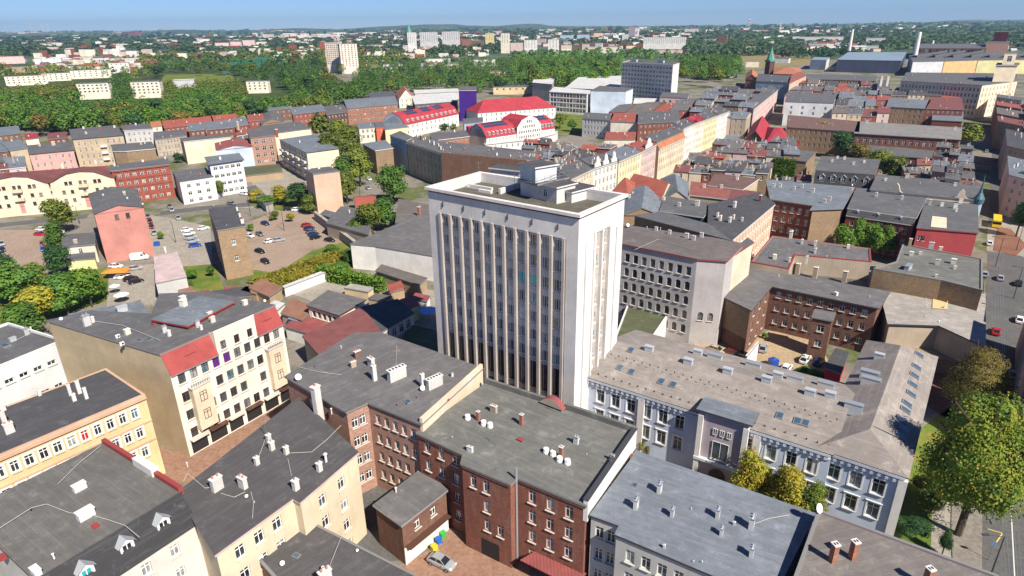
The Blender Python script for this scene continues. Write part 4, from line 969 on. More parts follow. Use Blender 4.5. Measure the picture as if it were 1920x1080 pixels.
# ================= white school with the grey-brown roof
b=B('school','long white school with a grey-brown sheet roof, skylights and pale cornices right of the tower',[(1098,704),(1560,850),(1585,722+0)],12.2,'schoolblue','feltwarm','gable',
  [dict(n=13,rows=3,sh=4.1,ww=1.55,wh=2.5,top=2.0,mg=1.6,mg2=.8,skip=[(r,c) for r in range(3) for c in (6,7)]),0,0,0],gh=2.6,fm='frame_white',sty='cS',cor='ledgeblue',trim='trimdark',oh=.35,bands=(1.25,),bandm='ledgeblue',dp=.2)
SC=b
b2=B('school','',[(1533,838),(1700,893),(1748,667)],12.25,'schoolblue','feltwarm','hip',[dict(n=3,rows=3,sh=4.1,ww=1.6,wh=2.5,top=2.0,mg=1.2,mg2=1.4),dict(n=11,rows=3,sh=3.9,ww=1.3,wh=2.2,top=2.0,mg=1.6),0,0],gh=2.7,ax=1,root=b.root,cor='ledgeblue',trim='trimdark',oh=.35,dp=.2,sty='cS',bands=(1.25,),bandm='ledgeblue')
SW_=b2
# entrance bay
ba=G(1316,775,11.9); bb=G(1408,803,11.9); d=(bb-ba).normalized(); n=Vector((d.y,-d.x)); L=(bb-ba).length
Pw=[ba+n*1.3,bb+n*1.3,bb-n*2,ba-n*2]
b3=B('school','',[(q.x,q.y) for q in Pw],13.4,'mauve2','feltblue','flat',[0,0,0,0],world=True,root=b.root,oh=.55,trim='trimdark',cor='ledgeblue')
for (s,w_,z0,h_,nm,m_) in ((L/2,2.6,5.2,3.3,'window','frame_white'),):
    q=ba+n*1.38+d*s-b.cen; put_window(b.root,(q.x,q.y,z0),d,w_,h_,'g',m_,100,-.02)
for k_ in range(3):
    q=ba+n*1.38+d*(L/2-1.1+1.1*k_)-b.cen; put_window(b.root,(q.x,q.y,9.6),d,.7,1.2,'c','frame_white',100,-.02,sill=False)
for s in (.35,L-.35):
    q=ba+n*1.45+d*s-b.cen; m=MB(); m.box((q.x,q.y,0),(.8,.5,12.6),math.atan2(d.y,d.x)); m.build('pilaster',[M('white')],b.root)
q=ba+n*1.5+d*(L/2)-b.cen; m=MB(); m.box((q.x,q.y,4.3),(L+.2,.7,.5),math.atan2(d.y,d.x),bottom=True); m.build('ledge',[MATS['ledgeblue']],b.root)
m=MB(); q=ba+n*1.33+d*(L/2)-b.cen; arc=[(q.x+d.x*1.3*math.cos(math.pi*i/10),q.y+d.y*1.3*math.cos(math.pi*i/10),2.1+1.3*math.sin(math.pi*i/10)) for i in range(11)]
m.face([(q.x+d.x*1.3,q.y+d.y*1.3,0)]+arc+[(q.x-d.x*1.3,q.y-d.y*1.3,0)],0); m.build('arched_door',[MATS['frame_brown']],b.root)
for bb_,e,fr in ((SC,0,(.002,.27,.53)),(SW_,0,(.03,.985)),(SC,0,(.745,))):
    i=bb_.idx.index(e); A,Bq=bb_.loc[i],bb_.loc[(i+1)%4]; d=(Bq-A).normalized(); n=Vector((d.y,-d.x)); LL=(Bq-A).length
    for f in fr: m=MB(); c=A+d*(LL*f)+n*.12+(bb_.cen-b.cen)*0; m.box((c.x,c.y,0),(1.1,.45,11.5),math.atan2(d.y,d.x)); m.build('pilaster',[M('white')],b.root)
for bb_,e in ((SC,0),(SW_,0),(SW_,1)):   # dentils under the eaves
    i=bb_.idx.index(e); A,Bq=bb_.loc[i],bb_.loc[(i+1)%4]; d=(Bq-A).normalized(); n=Vector((d.y,-d.x)); LL=(Bq-A).length; m=MB(); k_=0; s=.6
    while s<LL-.5: c=A+d*s+n*.2; m.box((c.x,c.y,10.95),(.4,.32,.45),math.atan2(d.y,d.x),bottom=True); s+=.95
    o=m.build('dentils',[MATS['ledgeblue']],b.root); o['kind']='stuff'
slope=R(22)
def on_roof(bb,u,v,t,sc=1,turn=0,tilt=True):
    """put a thing on a pitched roof: find the height where the ray meets the slope"""
    i=bb.idx.index(bb.ax if hasattr(bb,'ax') else 0); q=bb.loc; zr=bb.z+bb.gh
    a,c=q[i],q[(i+1)%4]; far=q[(i+2)%4]; dd=(c-a).normalized(); nn=Vector((-dd.y,dd.x)); W_=abs((far-c).dot(nn))/2
    zz=bb.z
    for _ in range(12):
        p=G(u,v,zz)-bb.cen; t_=(p-a).dot(nn); k_=max(0,1-abs(t_/W_-1)); zz=bb.z+bb.gh*k_
    o=ob(RFN.get(t,'chimney'),RF[t],bb.roof,loc=(p.x,p.y,zz+.02)); rz=math.atan2(dd.y,dd.x)+R(turn)
    side=1 if t_<W_ else -1
    o.rotation_euler=(0,0,rz)
    if tilt:
        o.rotation_euler=(Matrix.Rotation(math.atan2(dd.y,dd.x),3,'Z')@Matrix.Rotation(side*math.atan2(bb.gh,W_),3,'X')@Matrix.Rotation(R(turn),3,'Z')).to_euler()
    o.scale=(sc,sc,sc); return o
for u,v in ((1162,690),(1184,698),(1240,716),(1262,722),(1183,657),(1462,780),(1495,790),(1510,794),(1605,822),(1618,826),(1648,834)): on_roof(SC,u,v,'sk',.95)
for u,v in ((1723,666),(1718,689),(1714,705),(1711,722),(1708,740),(1700,758),(1697,770),(1690,788),(1693,805),(1688,818)):
    SW_.ax=1; on_roof(SW_,u,v,'sk',1.1)
for u,v,t in ((1217,658,'z'),(1308,665,'z'),(1290,682,'z'),(1340,672,'zl'),(1364,700,'z'),(1412,688,'zl'),(1437,716,'z'),(1458,708,'z'),(1490,714,'zl'),(1518,740,'z'),(1548,725,'zl'),(1556,745,'z'),(1600,765,'zl')): on_roof(SC,u,v,t,1.0 if t=='z' else .9,0,False)
for u,v,t in ((1630,705,'zl'),(1632,718,'zl'),(1648,672,'z')): on_roof(SW_,u,v,t,1,90,False)
# snow guards along the roof
m=MB(); i=SC.idx.index(0); A,Bq=SC.loc[i],SC.loc[(i+1)%4]; d=(Bq-A).normalized(); n=Vector((-d.y,d.x)); LL=(Bq-A).length
for row,(o_,zz) in enumerate(((1.0,.46),(5.8,2.3))):
    s=.5
    while s<LL: c=A+d*s+n*o_; m.box((c.x,c.y,12.2+zz-.15),(.18,.10,.28),math.atan2(d.y,d.x)); s+=1.5
o=m.build('snow_guards',[MATS['trimdark']],b.root); o['kind']='stuff'
# ================= right of the tower
B('annex','low annex with a mossy green flat roof between the tower and the school',[(1150,640),(1215,648),(1258,585),(1180,562)],5,'white','feltmoss','flat','0',par=.35,trim='trimwhite',ch=[(1190,578,'w1',.6),(1211,582,'w1',.6),(1202,580,'d',1)])
m=None
b=B('school','long grey building with rows of arched windows and a maroon eaves line behind the tower',[(1150,454),(1307,486),(1362,490),(1393,458),(1330,446),(1163,422)],21,'greywall2','feltwarm3','flat',
   [dict(n=9,rows=5,sh=3.6,ww=1.2,wh=2.1,top=2.2,mg=.6,arch=(1,2,3,4)),dict(n=2,rows=5,sh=3.6,ww=1.2,wh=2.1,top=2,skip=tuple((r,c) for r in (0,1,2,4) for c in (0,1)),arch=(3,)),0,0,0,0],fm='frame_brown',trim='trimred',oh=.35,
   ch=[(1287,448,'w',1),(1300,452,'w',.9),(1315,446,'w',.9),(1255,440,'w',.8),(1230,434,'w',.8),(1176,428,'d',1.6),(1238,432,'v'),(1213,430,'v')])
a_=G(1235,470,21)
b=B('house','cream gable house wall stack behind the grey blank tower wall',[(1362,492),(1412,455),(1402,448),(1375,470)],20,'cream','felt','flat','0',trim='trimred')
b=B('outbuilding','L-shaped brown brick outhouse with white-framed windows round the sandy yard',[(1355,556),(1407,581),(1445,537),(1645,578),(1665,548),(1407,503)],11.3,'brownbrick2','felt2','flat',
   [0,dict(n=3,rows=3,ww=1,wh=1.8,top=1),dict(n=9,rows=3,sh=3.4,ww=1.1,wh=1.6,top=.9,mg=1.0),0,0,0],trim='trimdark',oh=.5,ch=[(1567,555,'p',.8),(1460,520,'v'),(1630,560,'v')])
e=b.idx.index(0)
m=MB(); p=[G(u,v,11.3)-b.cen for u,v in ((1355,556),(1407,581))]; d=(p[1]-p[0]).normalized(); n=Vector((d.y,-d.x)); wall_face(m,p[0]+n*.08,p[1]+n*.08,4,11,11,[]); m.build('gable_render',[M('tanbrick')],b.root)
b4=B('outbuilding','',[(1524,595),(1560,602),(1566,588)],9.6,'brownbrick2','felt2','flat',[dict(n=1,rows=2,ww=1.4,wh=1.6,top=1.5,sh=3.6),0,0,0],root=b.root,trim='trimgrey')
B('tenement','grey-roofed rear range with red roof edges and several white chimneys, right of centre',[(1407,492),(1447,443),(1632,467),(1634,492),(1492,479),(1480,505)],13,'oldplaster','felt2','flat',[0]*6,trim='trimred',par=.25,
   ch=[(1482,447,'w',1.6),(1503,458,'w',1),(1528,462,'w',1.1),(1528,475,'w',1.0),(1512,490,'w',1),(1480,492,'w1'),(1590,466,'p',.9),(1452,486,'p',1.1),(1550,484,'v')])
B('shed','row of low ruinous sheds with stubby plaster chimney stacks behind the brown brick outhouse',[(1480,515),(1635,545),(1642,500),(1495,490)],8,'oldplaster','felt','flat','0',par=.1,trim='trimgrey',
   ch=[(1494,515,'s',1.2),(1527,522,'s',1.2),(1582,530,'s',1.2),(1630,540,'s',1.6),(1640,538,'s',1.6),(1510,500,'w1'),(1600,510,'v')])
B('tenement','corner block with a green-grey felt roof, brick stacks and a street front on the right',[(1637,505),(1765,527),(1842,546),(1842,487),(1692,459),(1680,492)],14,'tanbrick','feltgreen','flat',
   [0,0,0,0,0,0],trim='trimgrey',par=.3,ch=[(1705,462,'s',.8),(1708,480,'p'),(1745,466,'w',1.2),(1763,470,'p',.9),(1757,497,'w',1),(1787,495,'p',1.2),(1702,505,'zl',1.4,80),(1755,520,'p',.6),(1725,478,'p',.7),(1790,505,'p',.7)])
B('outbuilding','pale sheet-metal roof with a yellow patched square beside the street',[(1668,607),(1760,610),(1843,648),(1843,553),(1677,533),(1660,575)],9,'oldplaster','feltpale','flat','0',trim='trimdark',oh=.5,
   ch=[(1735,565,'v'),(1737,577,'v'),(1735,597,'v'),(1760,605,'d',.6),(1770,580,'w1',.6),(1775,570,'v'),(1820,560,'v'),(1820,575,'v')])
m=MB(); p=[G(u,v,9.3) for u,v in ((1748,578),(1777,580),(1778,542),(1750,541))]; m.poly(p,9.32,0); o=m.build('roof_patch',[M('ochrefelt')]); tag(o,'yellow tarpaulin laid on the pale metal roof beside the street','tarpaulin')
B('wall','rubble-topped ruin wall below the pale sheet-metal roof',[(1672,655),(1843,690),(1843,660),(1670,618)],3.2,'tanbrick','feltrubble','flat','0',trim='tanbrick')
# ================= red brick blocks in the right middle distance
B('tenement','red brick courtyard block with a pale grey roof, right of centre',[(1447,374),(1528,386),(1523,393),(1578,391),(1600,352),(1438,338)],14,'brick','feltblue','flat',[dict(n=5,rows=4,ww=1.2,wh=2,top=1.6),0,0,0,0,0],trim='trimgrey',oh=.6,em={2:'tanbrick'},
   ch=[(1450,352,'w'),(1462,352,'w'),(1488,357,'w'),(1503,353,'w'),(1523,362,'w',1.2),(1545,382,'w',1.1),(1555,377,'w'),(1597,350,'d')])
b=B('tenement','red brick tenement with a white eaves line and four small dormers, right of centre',[(1590,391),(1717,409),(1740,365),(1607,353)],13.5,'redbrick','felt','flat',[dict(n=8,rows=4,sh=3.6,ww=1.1,wh=1.9,top=1.4),0,0,0],mans={0:(1.2,1.8)},mansm='feltdark',trim='trimwhite',
   ch=[(1642,370,'w1',1.3),(1690,376,'w1',1.3),(1743,383,'w1',1.2),(1595,360,'w')])
for fr in (.14,.45,.78): dormer(b,0,fr,12.0,.4,.9,1.1,1.4,'zinc','trimwhite')
B('tenement','crimson-painted corner house with a tan terrace roof beside the tram street',[(1720,428),(1833,437),(1832,380),(1740,368)],13,'redpaint2','felt','flat',[dict(n=2,rows=3,ww=1.2,wh=1.5,top=2.2,mg=2,mg2=14),0,0,0],trim='trimred',ch=[(1765,388,'w'),(1790,392,'w',1.2),(1800,382,'w',1.2),(1792,398,'w1')])
m=MB(); p=[G(u,v,13.3) for u,v in ((1745,425),(1775,428),(1775,408),(1748,405))]; m.poly(p,13.3,0); o=m.build('roof_patch',[M('cream')]); tag(o,'cream terrace covering on the crimson corner house by the tram street','terrace floor')
b=B('tenement','dark tenement with arched zinc dormers and a red ridge, upper right',[(1529,319),(1640,327),(1650,300),(1541,293)],15.5,'brick','felt','flat','0',mans={0:(2.6,5.0)},mansm='slatefelt',trim='trimgrey',ch=[(1560,305,'w'),(1600,310,'w'),(1620,306,'p'),(1583,300,'w'),(1570,298,'p')])
for fr in (.13,.32,.5,.68,.88): dormer(b,0,fr,11.6,.7,1.5,2.2,1.6,'lightzinc','zinc',gable=.8)
B('tenement','grey-roofed building with two curved cream parapet gables, upper right',[(1632,356),(1838,376),(1838,345),(1645,328)],14.5,'cream','felt','flat','0',trim='trimgrey',ch=[(1660,340,'p'),(1700,335,'w',1.3),(1725,345,'v'),(1790,350,'w')])
for (u0,v0,u1,v1) in ((1666,358,1692,362),(1788,370,1815,373)):
    a_=G(u0,v0,14.6); c_=G(u1,v1,14.6); m=MB(); pr=None; d=(c_-a_); n=Vector((-d.y,d.x)).normalized()*.5; top=[(0,0),(.2,.5),(.32,2.2),(.5,3.1),(.68,2.2),(.8,.5),(1,0)]
    pl=[(a_.x+d.x*s,a_.y+d.y*s,14.6+h) for s,h in top]; m.face(pl); m.face([(x+n.x,y+n.y,z) for x,y,z in pl][::-1])
    for i in range(len(pl)-1): A=pl[i];Bq=pl[i+1]; m.face([A,Bq,(Bq[0]+n.x,Bq[1]+n.y,Bq[2]),(A[0]+n.x,A[1]+n.y,A[2])])
    o=m.build('parapet_gable',[M('cream')]); tag(o,'curved cream parapet gable, the '+('left' if u0<1700 else 'right')+' one above the grey roof in the upper right','gable')
# block between the tower and the brick blocks
B('tenement','corner tenement with a long cream street front and a dark roof, right of the tower',[(1372,449),(1452,382),(1425,361),(1330,384),(1328,420)],17,'peach','feltdark','flat',[dict(n=15,rows=4,sh=3.7,ww=1.1,wh=2.1,top=1.2,mg=.6),0,0,0,0],trim='trimdark',cor='ledgestone',
   ch=[(1350,415,'w',1.2),(1345,408,'w'),(1368,418,'w',1.2),(1375,412,'w'),(1391,416,'w1'),(1377,390,'w',1.4),(1425,378,'b',1.5)])
B('tenement','tan brick rear wall with a grey ridge roof right behind the arched-window building',[(1190,405),(1372,452),(1325,420),(1240,398)],17.2,'tanbrick','felt','flat','0',trim='trimgrey')
B('tenement','grey-roofed range with a teal glazed gallery, right of the tower',[(1238,396),(1318,408),(1334,383),(1247,368)],16.4,'teal2','felt','flat',[dict(n=9,rows=1,ww=1.6,wh=1.3,top=.8,mg=.3),0,0,0],trim='trimwhite',ch=[(1273,388,'w'),(1307,387,'w',1.3),(1244,376,'p',1)])
B('tenement','grey and red gabled house pressed against the right side of the tower',[(1168,402),(1237,402),(1248,368),(1172,352)],16,'tanbrick','feltblue','gable','0',gh=2.2,ax=1,ch=[(1180,375,'w',1.3),(1186,368,'w')])
B('house','small red-tiled hipped roof just right of the tower top',[(1145,362),(1175,368),(1200,348),(1165,340)],16.5,'peach','tilered','hip','0',gh=4,ch=())
B('house','bright red tiled roof with pale dormers beyond the small hipped one, right of the tower',[(1172,352),(1240,372),(1262,345),(1205,332)],16.5,'cream','tilered','gable','0',gh=3.2,ax=0,ch=[(1228,348,'p',1.3),(1208,343,'p')])
B('tenement','grey ridge roof running back from the red tiled roof, right of the tower',[(1250,370),(1290,372),(1290,342),(1240,335)],16.2,'beige','feltblue','gable','0',gh=2.5,ax=1)
B('tenement','red-brown tiled roof with two chimneys, front one of two, right of the tower',[(1293,366),(1362,374),(1374,352),(1297,341)],16.5,'beige','tilebrown2','flat','0',trim='trimwhite',ch=[(1320,353,'w'),(1352,354,'w')])
B('tenement','large brown tiled roof with white fire-wall copings, rear one of two, right of the tower',[(1327,348),(1392,356),(1422,336),(1342,326)],17,'beige','tilebrown','flat','0',trim='trimwhite',ch=[(1382,338,'p')])
B('tenement','dark maroon-grey roof between the brown tiled roofs and the cream street front',[(1365,376),(1424,361),(1395,357),(1376,354)],16.6,'beige','tilemaroon','flat','0',trim='trimred')

def byl(t):
    for b_ in BL:
        if b_.root.get('label','').startswith(t): return b_
for t,P_,zz in (('white-fronted tenement',[(-10,1000),(60,955),(88,948),(130,964),(150,968)],17.2),('white-fronted tenement',[(170,968),(205,978),(235,988),(262,1010)],17.2),('white-fronted tenement',[(110,910),(150,870),(190,838)],17.2),
  ('long dark-roofed',[(345,905),(352,890),(385,918),(404,915)],14.6),('long dark-roofed',[(415,928),(440,935),(460,925)],14.6),('long dark-roofed',[(471,925),(476,945),(474,975)],14.6),('long dark-roofed',[(545,852),(585,850),(615,825),(640,800)],14.6),('long dark-roofed',[(483,865),(495,835),(500,815)],14.6),('long dark-roofed',[(540,862),(547,895)],14.6),
  ('grey-roofed tenement with a row',[(560,690),(600,700),(640,705)],16.1),('grey-roofed tenement with a row',[(742,700),(744,650)],16.1),('grey-roofed tenement with a row',[(600,697),(620,703)],16.1),
  ('red brick tenement with wide',[(1190,815),(1150,870),(1105,935)],14.6),('small dark-roofed brick annex',[(640,1010),(620,1060),(615,1080)],9.1),('large cream tenement',[(150,600),(190,606),(230,612),(300,640)],20.2),('low block clad',[(30,640),(60,625),(110,640)],14.8),
  ('pale render house',[(1400,990),(1440,975),(1480,968)],13.1),('long grey building',[(1190,470),(1235,450),(1300,470)],21.2)):
    cable(byl(t),P_,zz)
# ================= boulevard of pale facades behind the tower
bv=[('cream','cream tenement whose long street front starts behind the tower roof',(1070,336),(1112,316),(1088,300),(1040,318),'felt',()),
('white2','cream tenement with three white scrolled gables on the street front behind the tower',(1112,316),(1160,301),(1132,288),(1088,300),'felt',()),
('yellow2','pale yellow tenement with an iron balcony on the street front behind the tower',(1160,302),(1203,284),(1172,273),(1132,288),'feltblue',()),
('palepink2','pink tenement with a turret gable between the yellow one and the orange-roofed one',(1203,284),(1231,270),(1205,262),(1172,273),'tilered',()),
('cream','cream tenement with an orange tiled mansard on the pale street front',(1231,268),(1281,247),(1262,237),(1208,258),'felt',()),
('white','white tenement left of the red-gabled one at the far end of the pale street front',(1281,241),(1301,232),(1285,222),(1262,231),'felt',()),
('palecream','white tenement with a small crimson gable on the pale street front',(1301,232),(1321,225),(1305,215),(1285,222),'tilecrimson',()),
('yellow2','yellow-cream tenement near the far end of the pale street front',(1321,225),(1346,216),(1330,206),(1305,215),'felt',()),
('white','white tenement ending the row of pale street fronts',(1346,216),(1368,208),(1350,199),(1330,206),'felt',())]
for i,(wc,lb,a,bq,c,dq,rf,_) in enumerate(bv):
    b=B('tenement',lb,[a,bq,c,dq],18,wc,rf,'flat',[dict(sh=3.8,ww=1.2,wh=2.2,top=1.3,sp=2.5),0,0,0],cor='ledgestone',trim='trimgrey',nch=5,cht='wwgcb',
      mans={0:(1.4,2.6)} if i==4 else {},mansm='tileorange')
    if i in(1,3,6):
        e=b.idx.index(0); A,Bq=b.loc[e],b.loc[(e+1)%4]; d=(Bq-A).normalized(); n=Vector((d.y,-d.x)); LL=(Bq-A).length
        for f in ((.18,.5,.82) if i==1 else (.5,)):
            m=MB(); w_=LL*(.11 if i==1 else .22); top=[(-1,0),(-.9,1.2),(-.5,1.8),(-.35,3.4),(0,4.3),(.35,3.4),(.5,1.8),(.9,1.2),(1,0)]; c=A+d*(LL*f)+n*.1
            f1=[(c.x+d.x*s*w_,c.y+d.y*s*w_,18+h) for s,h in top]; f2=[(x-n.x*.5,y-n.y*.5,z) for x,y,z in f1]; m.face(f1); m.face(f2[::-1])
            for t in range(len(f1)-1): m.face([f1[t],f1[t+1],f2[t+1],f2[t]])
            m.build('scrolled_gable',[M('white') if i!=6 else M('tilecrimson')],b.root)
# ================= middle left
def lst(rows):
    for r in rows: B(*r[:-1],**r[-1])
S_=dict
lst([
('house','narrow house with a blank beige gable wall at the left edge, behind the maroon-roofed flats',[(18,283),(51,278),(38,262),(2,268)],13.5,'beige3','feltblue','flat','0',S_(nch=1)),
('tenement','old dark house at the left edge beside the blank beige gable',[(-45,290),(18,283),(2,262),(-60,268)],13,'brownbrick','feltblue','flat',[dict(n=4),0,0,0],S_(nch=3)),
('house','grey-roofed shed range at the far left edge below the wood',[(-30,258),(38,250),(34,236),(-30,242)],9,'brownbrick','feltblue','flat','a',S_(nch=2)),
('kiosk','small hut with a scarlet sheet roof below the wood at the left',[(48,262),(72,259),(70,250),(47,252)],5,'palecream','tilecrimson','flat','0',S_(nch=1)),
('tenement','low pink tenement with a grey roof, left side',[(55,290),(138,282),(133,266),(52,273)],11.5,'pink2','felt','flat',[dict(n=6,rows=3,ww=1.1,wh=1.6,top=1.4,sp=4,skip=((0,1),(1,3))),0,0,0],S_(ch=[(101,273,'c',1.6),(75,275,'c',1)],trim='trimdark')),
('house','small brick house with a red-brown roof between the pink tenement and the wood',[(90,262),(126,258),(124,247),(90,250)],8,'brick','tilemaroon','flat','a',S_(nch=1)),
('tenement','beige tenement with stacked balconies and a dark double roof, left side',[(136,262),(231,254),(218,235),(130,243)],15.5,'beige4','felt','flat',[dict(n=8,rows=4,ww=1.1,wh=1.8,top=1.5,fm='frame_white',skip=((0,4),(1,4),(2,4))),0,0,0],S_(ch=[(162,252,'c',1),(188,243,'b',1.5),(215,240,'w'),(157,242,'w')],trim='trimdark')),
('tenement','whitewashed flat-roofed block beside the beige tenement with balconies',[(232,245),(286,242),(279,232),(226,235)],13,'lightgrey','felt','flat',[dict(n=5,rows=3,ww=1.1,wh=1.5,top=1.6),0,0,0],S_(ch=[(255,235,'w'),(245,236,'b')],trim='trimwhite')),
('house','small orange-roofed house in front of the red-roofed brick row',[(284,238),(303,236),(300,228),(282,230)],9,'palecream','tileorange','gable','a',S_(gh=2)),
('tenement','house with a big bare brown brick wall in front of the whitewashed block',[(237,284),(291,279),(283,266),(208,272),(213,284)],14,'tanbrick2','felt','flat','0',S_(ch=[(265,272,'c',.8),(272,270,'w1')],trim='trimwhite')),
('factory','long dark red brick factory-like tenement with four rows of windows, left side',[(208,321),(317,308),(314,298),(207,310)],14.8,'redbrick3','felt','flat',[dict(n=7,rows=4,sh=3.5,ww=1.3,wh=1.7,top=1.5,mg=1.2),dict(n=2,rows=3),0,0],S_(trim='trimgrey',ch=[(215,312,'w',.8),(268,304,'p',.9),(310,299,'w1'),(222,314,'v')],cor='brick_trim',bands=(4.3,7.8),bandm='brick_trim')),
('tenement','old grey-brown tenement with a dark roof left of the white four-storey block',[(290,262),(350,254),(345,243),(288,248)],10,'oldplaster','felt','flat',[dict(n=9,rows=3),0,0,0],S_(nch=3)),
('house','small white-walled block with a flat roof in front of the beige blank wall, left side',[(337,343),(402,333),(386,315),(323,322)],9.6,'white','felt','flat',[dict(n=3,rows=3,sh=3.2,ww=1.7,wh=1.4,top=1.1,mg=1.4,pane={(0,2):'glass_green'}),0,0,dict(n=0)],S_(trim='trimwhite',oh=.05,ch=[(358,325,'v'),(376,330,'b',.7)])),
('flats','white four-storey block with a dark overhanging roof, left of centre',[(393,309),(455,300),(446,288),(386,295)],14.6,'greywhite','feltblue','flat',[dict(n=5,rows=4,sh=3.5,ww=1.9,wh=1.3,top=1.3,mg=.9,pane={(2,3):'glass_teal',(2,4):'glass_teal'}),0,0,dict(n=2,rows=4,sh=3.5)],S_(ch=[(413,300,'w',1),(440,290,'v')],trim='trimdark',oh=.7)),
('tenement','house with a pale ice-blue blank gable and a red roof, left of centre',[(405,281),(473,274),(466,263),(403,268)],12.2,'iceblue2','metalred','gable','0',S_(gh=1.4,ax=1,ch=[(413,272,'w'),(437,268,'w')],trim='trimred')),
('tenement','building with a broad bare beige end wall, left of centre',[(344,266),(433,257),(430,252),(337,259)],12.4,'cream3','felt','flat','0',S_(trim='trimwhite')),
('tenement','tan brick tenement with a grid of bricked windows beside the ice-blue gable',[(469,259),(516,254),(508,238),(463,243)],15.6,'pinkbrick','felt','flat',[dict(n=3,rows=4,sh=3.5,ww=2.2,wh=1.6,top=1.6,mg=.8),0,0,0],S_(ch=[(519,252,'b',2)],trim='trimgrey')),
('flats','modern block with two cream end panels and a dark balcony side, left of centre',[(575,287),(635,279),(586,253),(524,262)],14.1,'cream3','feltblue','flat',[0,0,0,dict(n=9,rows=4,sh=3.3,ww=2.0,wh=1.9,top=1,sty='g')],S_(trim='trimdark',ch=[(562,268,'g'),(593,275,'v'),(610,270,'v'),(573,272,'ve')],oh=.25)),
('tenement','lone narrow house with a pink-beige blank gable beside the car park',[(587,327),(637,321),(617,313),(571,318)],16.5,'peach2','felt','flat','0',S_(trim='trimgrey',oh=.2,ch=[(580,318,'w'),(598,317,'p')])),
('tenement','narrow freestanding brown brick house with a black roof beside the car park',[(407,433),(460,424),(441,386),(391,393)],15.5,'tanbrick3','feltdark','flat',[dict(n=1,rows=2,sh=5,ww=1.1,wh=1.7,top=3.4),0,0,dict(n=5,rows=4,ww=1.0)],S_(trim='trimgrey',oh=.15,ch=[(455,420,'w',1),(450,408,'w1'),(445,396,'w1'),(425,424,'v',.6)])),
('tenement','isolated tenement with a big salmon-pink blank gable and charcoal roof',[(176,401),(269,388),(256,354),(165,363)],16.6,'rose2','felt','gable',[dict(n=2,rows=1,sh=3.5,ww=1.1,wh=1.7,top=1.2,mg=4.2,mg2=3.3),0,0,dict(n=5,rows=4)],S_(gh=1.7,ax=1,fm='frame_brown',trim='trimdark',oh=.12,ch=[(195,372,'c',1),(215,380,'c',1),(235,370,'c',1.4),(268,385,'d',.8),(240,377,'w1')])),
('house','cream single-storey house with a dark roof left of the salmon-pink gable',[(118,464),(178,458),(177,437),(117,441)],6,'palecream2','felt','flat',[dict(n=1,rows=1),0,0,0],S_(ch=[(143,457,'c',1),(120,440,'w')],oh=.3)),
('shed','narrow yellow lean-to in front of the cream single-storey house',[(124,489),(178,485),(177,474),(120,477)],3.4,'yellow3','felt','flat','0',S_(oh=.2)),
('workshop','squat workshop with a pale pink sheet roof amid the parking yard',[(292,532),(350,520),(332,473),(289,482)],6,'lightgrey','palepinkmetal','flat','0',S_(oh=.1,ch=[(310,470,'w1')])),
])
# curved-gable flats
fl=B('flats','cream apartment row with maroon curved gables and balconies at the left',[(-60,360),(208,338),(200,318),(-66,336)],11.2,'cream3','tilemaroon2','gable',[dict(n=22,rows=3,sh=3.2,ww=1.5,wh=1.5,top=1.0,mg=1),0,0,0],gh=4.0,trim='trimred',oh=.4,ch=[(22,322,'w'),(48,318,'w'),(118,312,'p',1.2),(180,305,'w')])
e=fl.idx.index(0); A,Bq=fl.loc[e],fl.loc[(e+1)%4]; d=(Bq-A).normalized(); n=Vector((d.y,-d.x)); LL=(Bq-A).length
for f,wd in ((.335,11),(.80,11.5)):
    c=A+d*(LL*f); hs=[]
    prof=[(-1,0),(-.85,.5),(-.62,2.0),(-.4,3.3),(0,3.9),(.4,3.3),(.62,2.0),(.85,.5),(1,0)]
    q0=c-d*wd+n*1.4; q1=c+d*wd+n*1.4; m=MB(); hs=[]
    for r,(zz,xs) in enumerate(((10.9,(-6,-4.4,-.9,.9,4.4,6)),(7.3,(-7.5,-4.5,0,4.5,7.5)),(3.8,(-7.5,-4.5,0,4.5,7.5)))):
        for x in xs: hs.append((wd+x-.6,wd+x+.6,zz,zz+1.5,False)); q=c+d*x+n*1.4; put_window(fl.root,(q.x,q.y,zz),d,1.2,1.5,'c','frame_brown',250,.2)
    hs=[h for h in hs if h[3]<12.5]
    wall_face(m,q0,q1,0,12.5,12.5,[(a_[0],a_[1],a_[2],a_[3],False) for a_ in hs]); 
    top=[(c.x+d.x*s*wd+n.x*1.4,c.y+d.y*s*wd+n.y*1.4,12.5+h) for s,h in prof]; m.face(top,0)
    for t in(-1,1):
        x=c+d*(wd*t); m.face([(x.x,x.y,0),(x.x+n.x*1.4,x.y+n.y*1.4,0),(x.x+n.x*1.4,x.y+n.y*1.4,12.5),(x.x,x.y,12.5)],0)
    m.build('gable_wall',[M('cream3')],fl.root)
    m=MB(); ov=[(c.x+d.x*s*wd*1.06+n.x*1.9,c.y+d.y*s*wd*1.06+n.y*1.9,12.6+h+.1) for s,h in prof]
    for t in range(len(ov)-1):
        a_,b_=ov[t],ov[t+1]; k_=9.0; m.face([a_,b_,(b_[0]-n.x*k_,b_[1]-n.y*k_,b_[2]),(a_[0]-n.x*k_,a_[1]-n.y*k_,a_[2])],0); m.face([(a_[0],a_[1],a_[2]-.35),(b_[0],b_[1],b_[2]-.35),b_,a_],0)
    m.build('curved_roof',[M('tilemaroon2')],fl.root)
    for zz in (6.2,9.7):
        m=MB(); q=c+n*2.0; m.box((q.x,q.y,zz),(3.4,1.3,1.1),math.atan2(d.y,d.x),bottom=True); m.build('balcony',[M('sand2')],fl.root)
    m=MB(); q=c+n*1.45; m.box((q.x-0*d.x,q.y,1.0),(1.6,.08,5.2),math.atan2(d.y,d.x)); m.build('salmon_panel',[M('rose3')],fl.root)
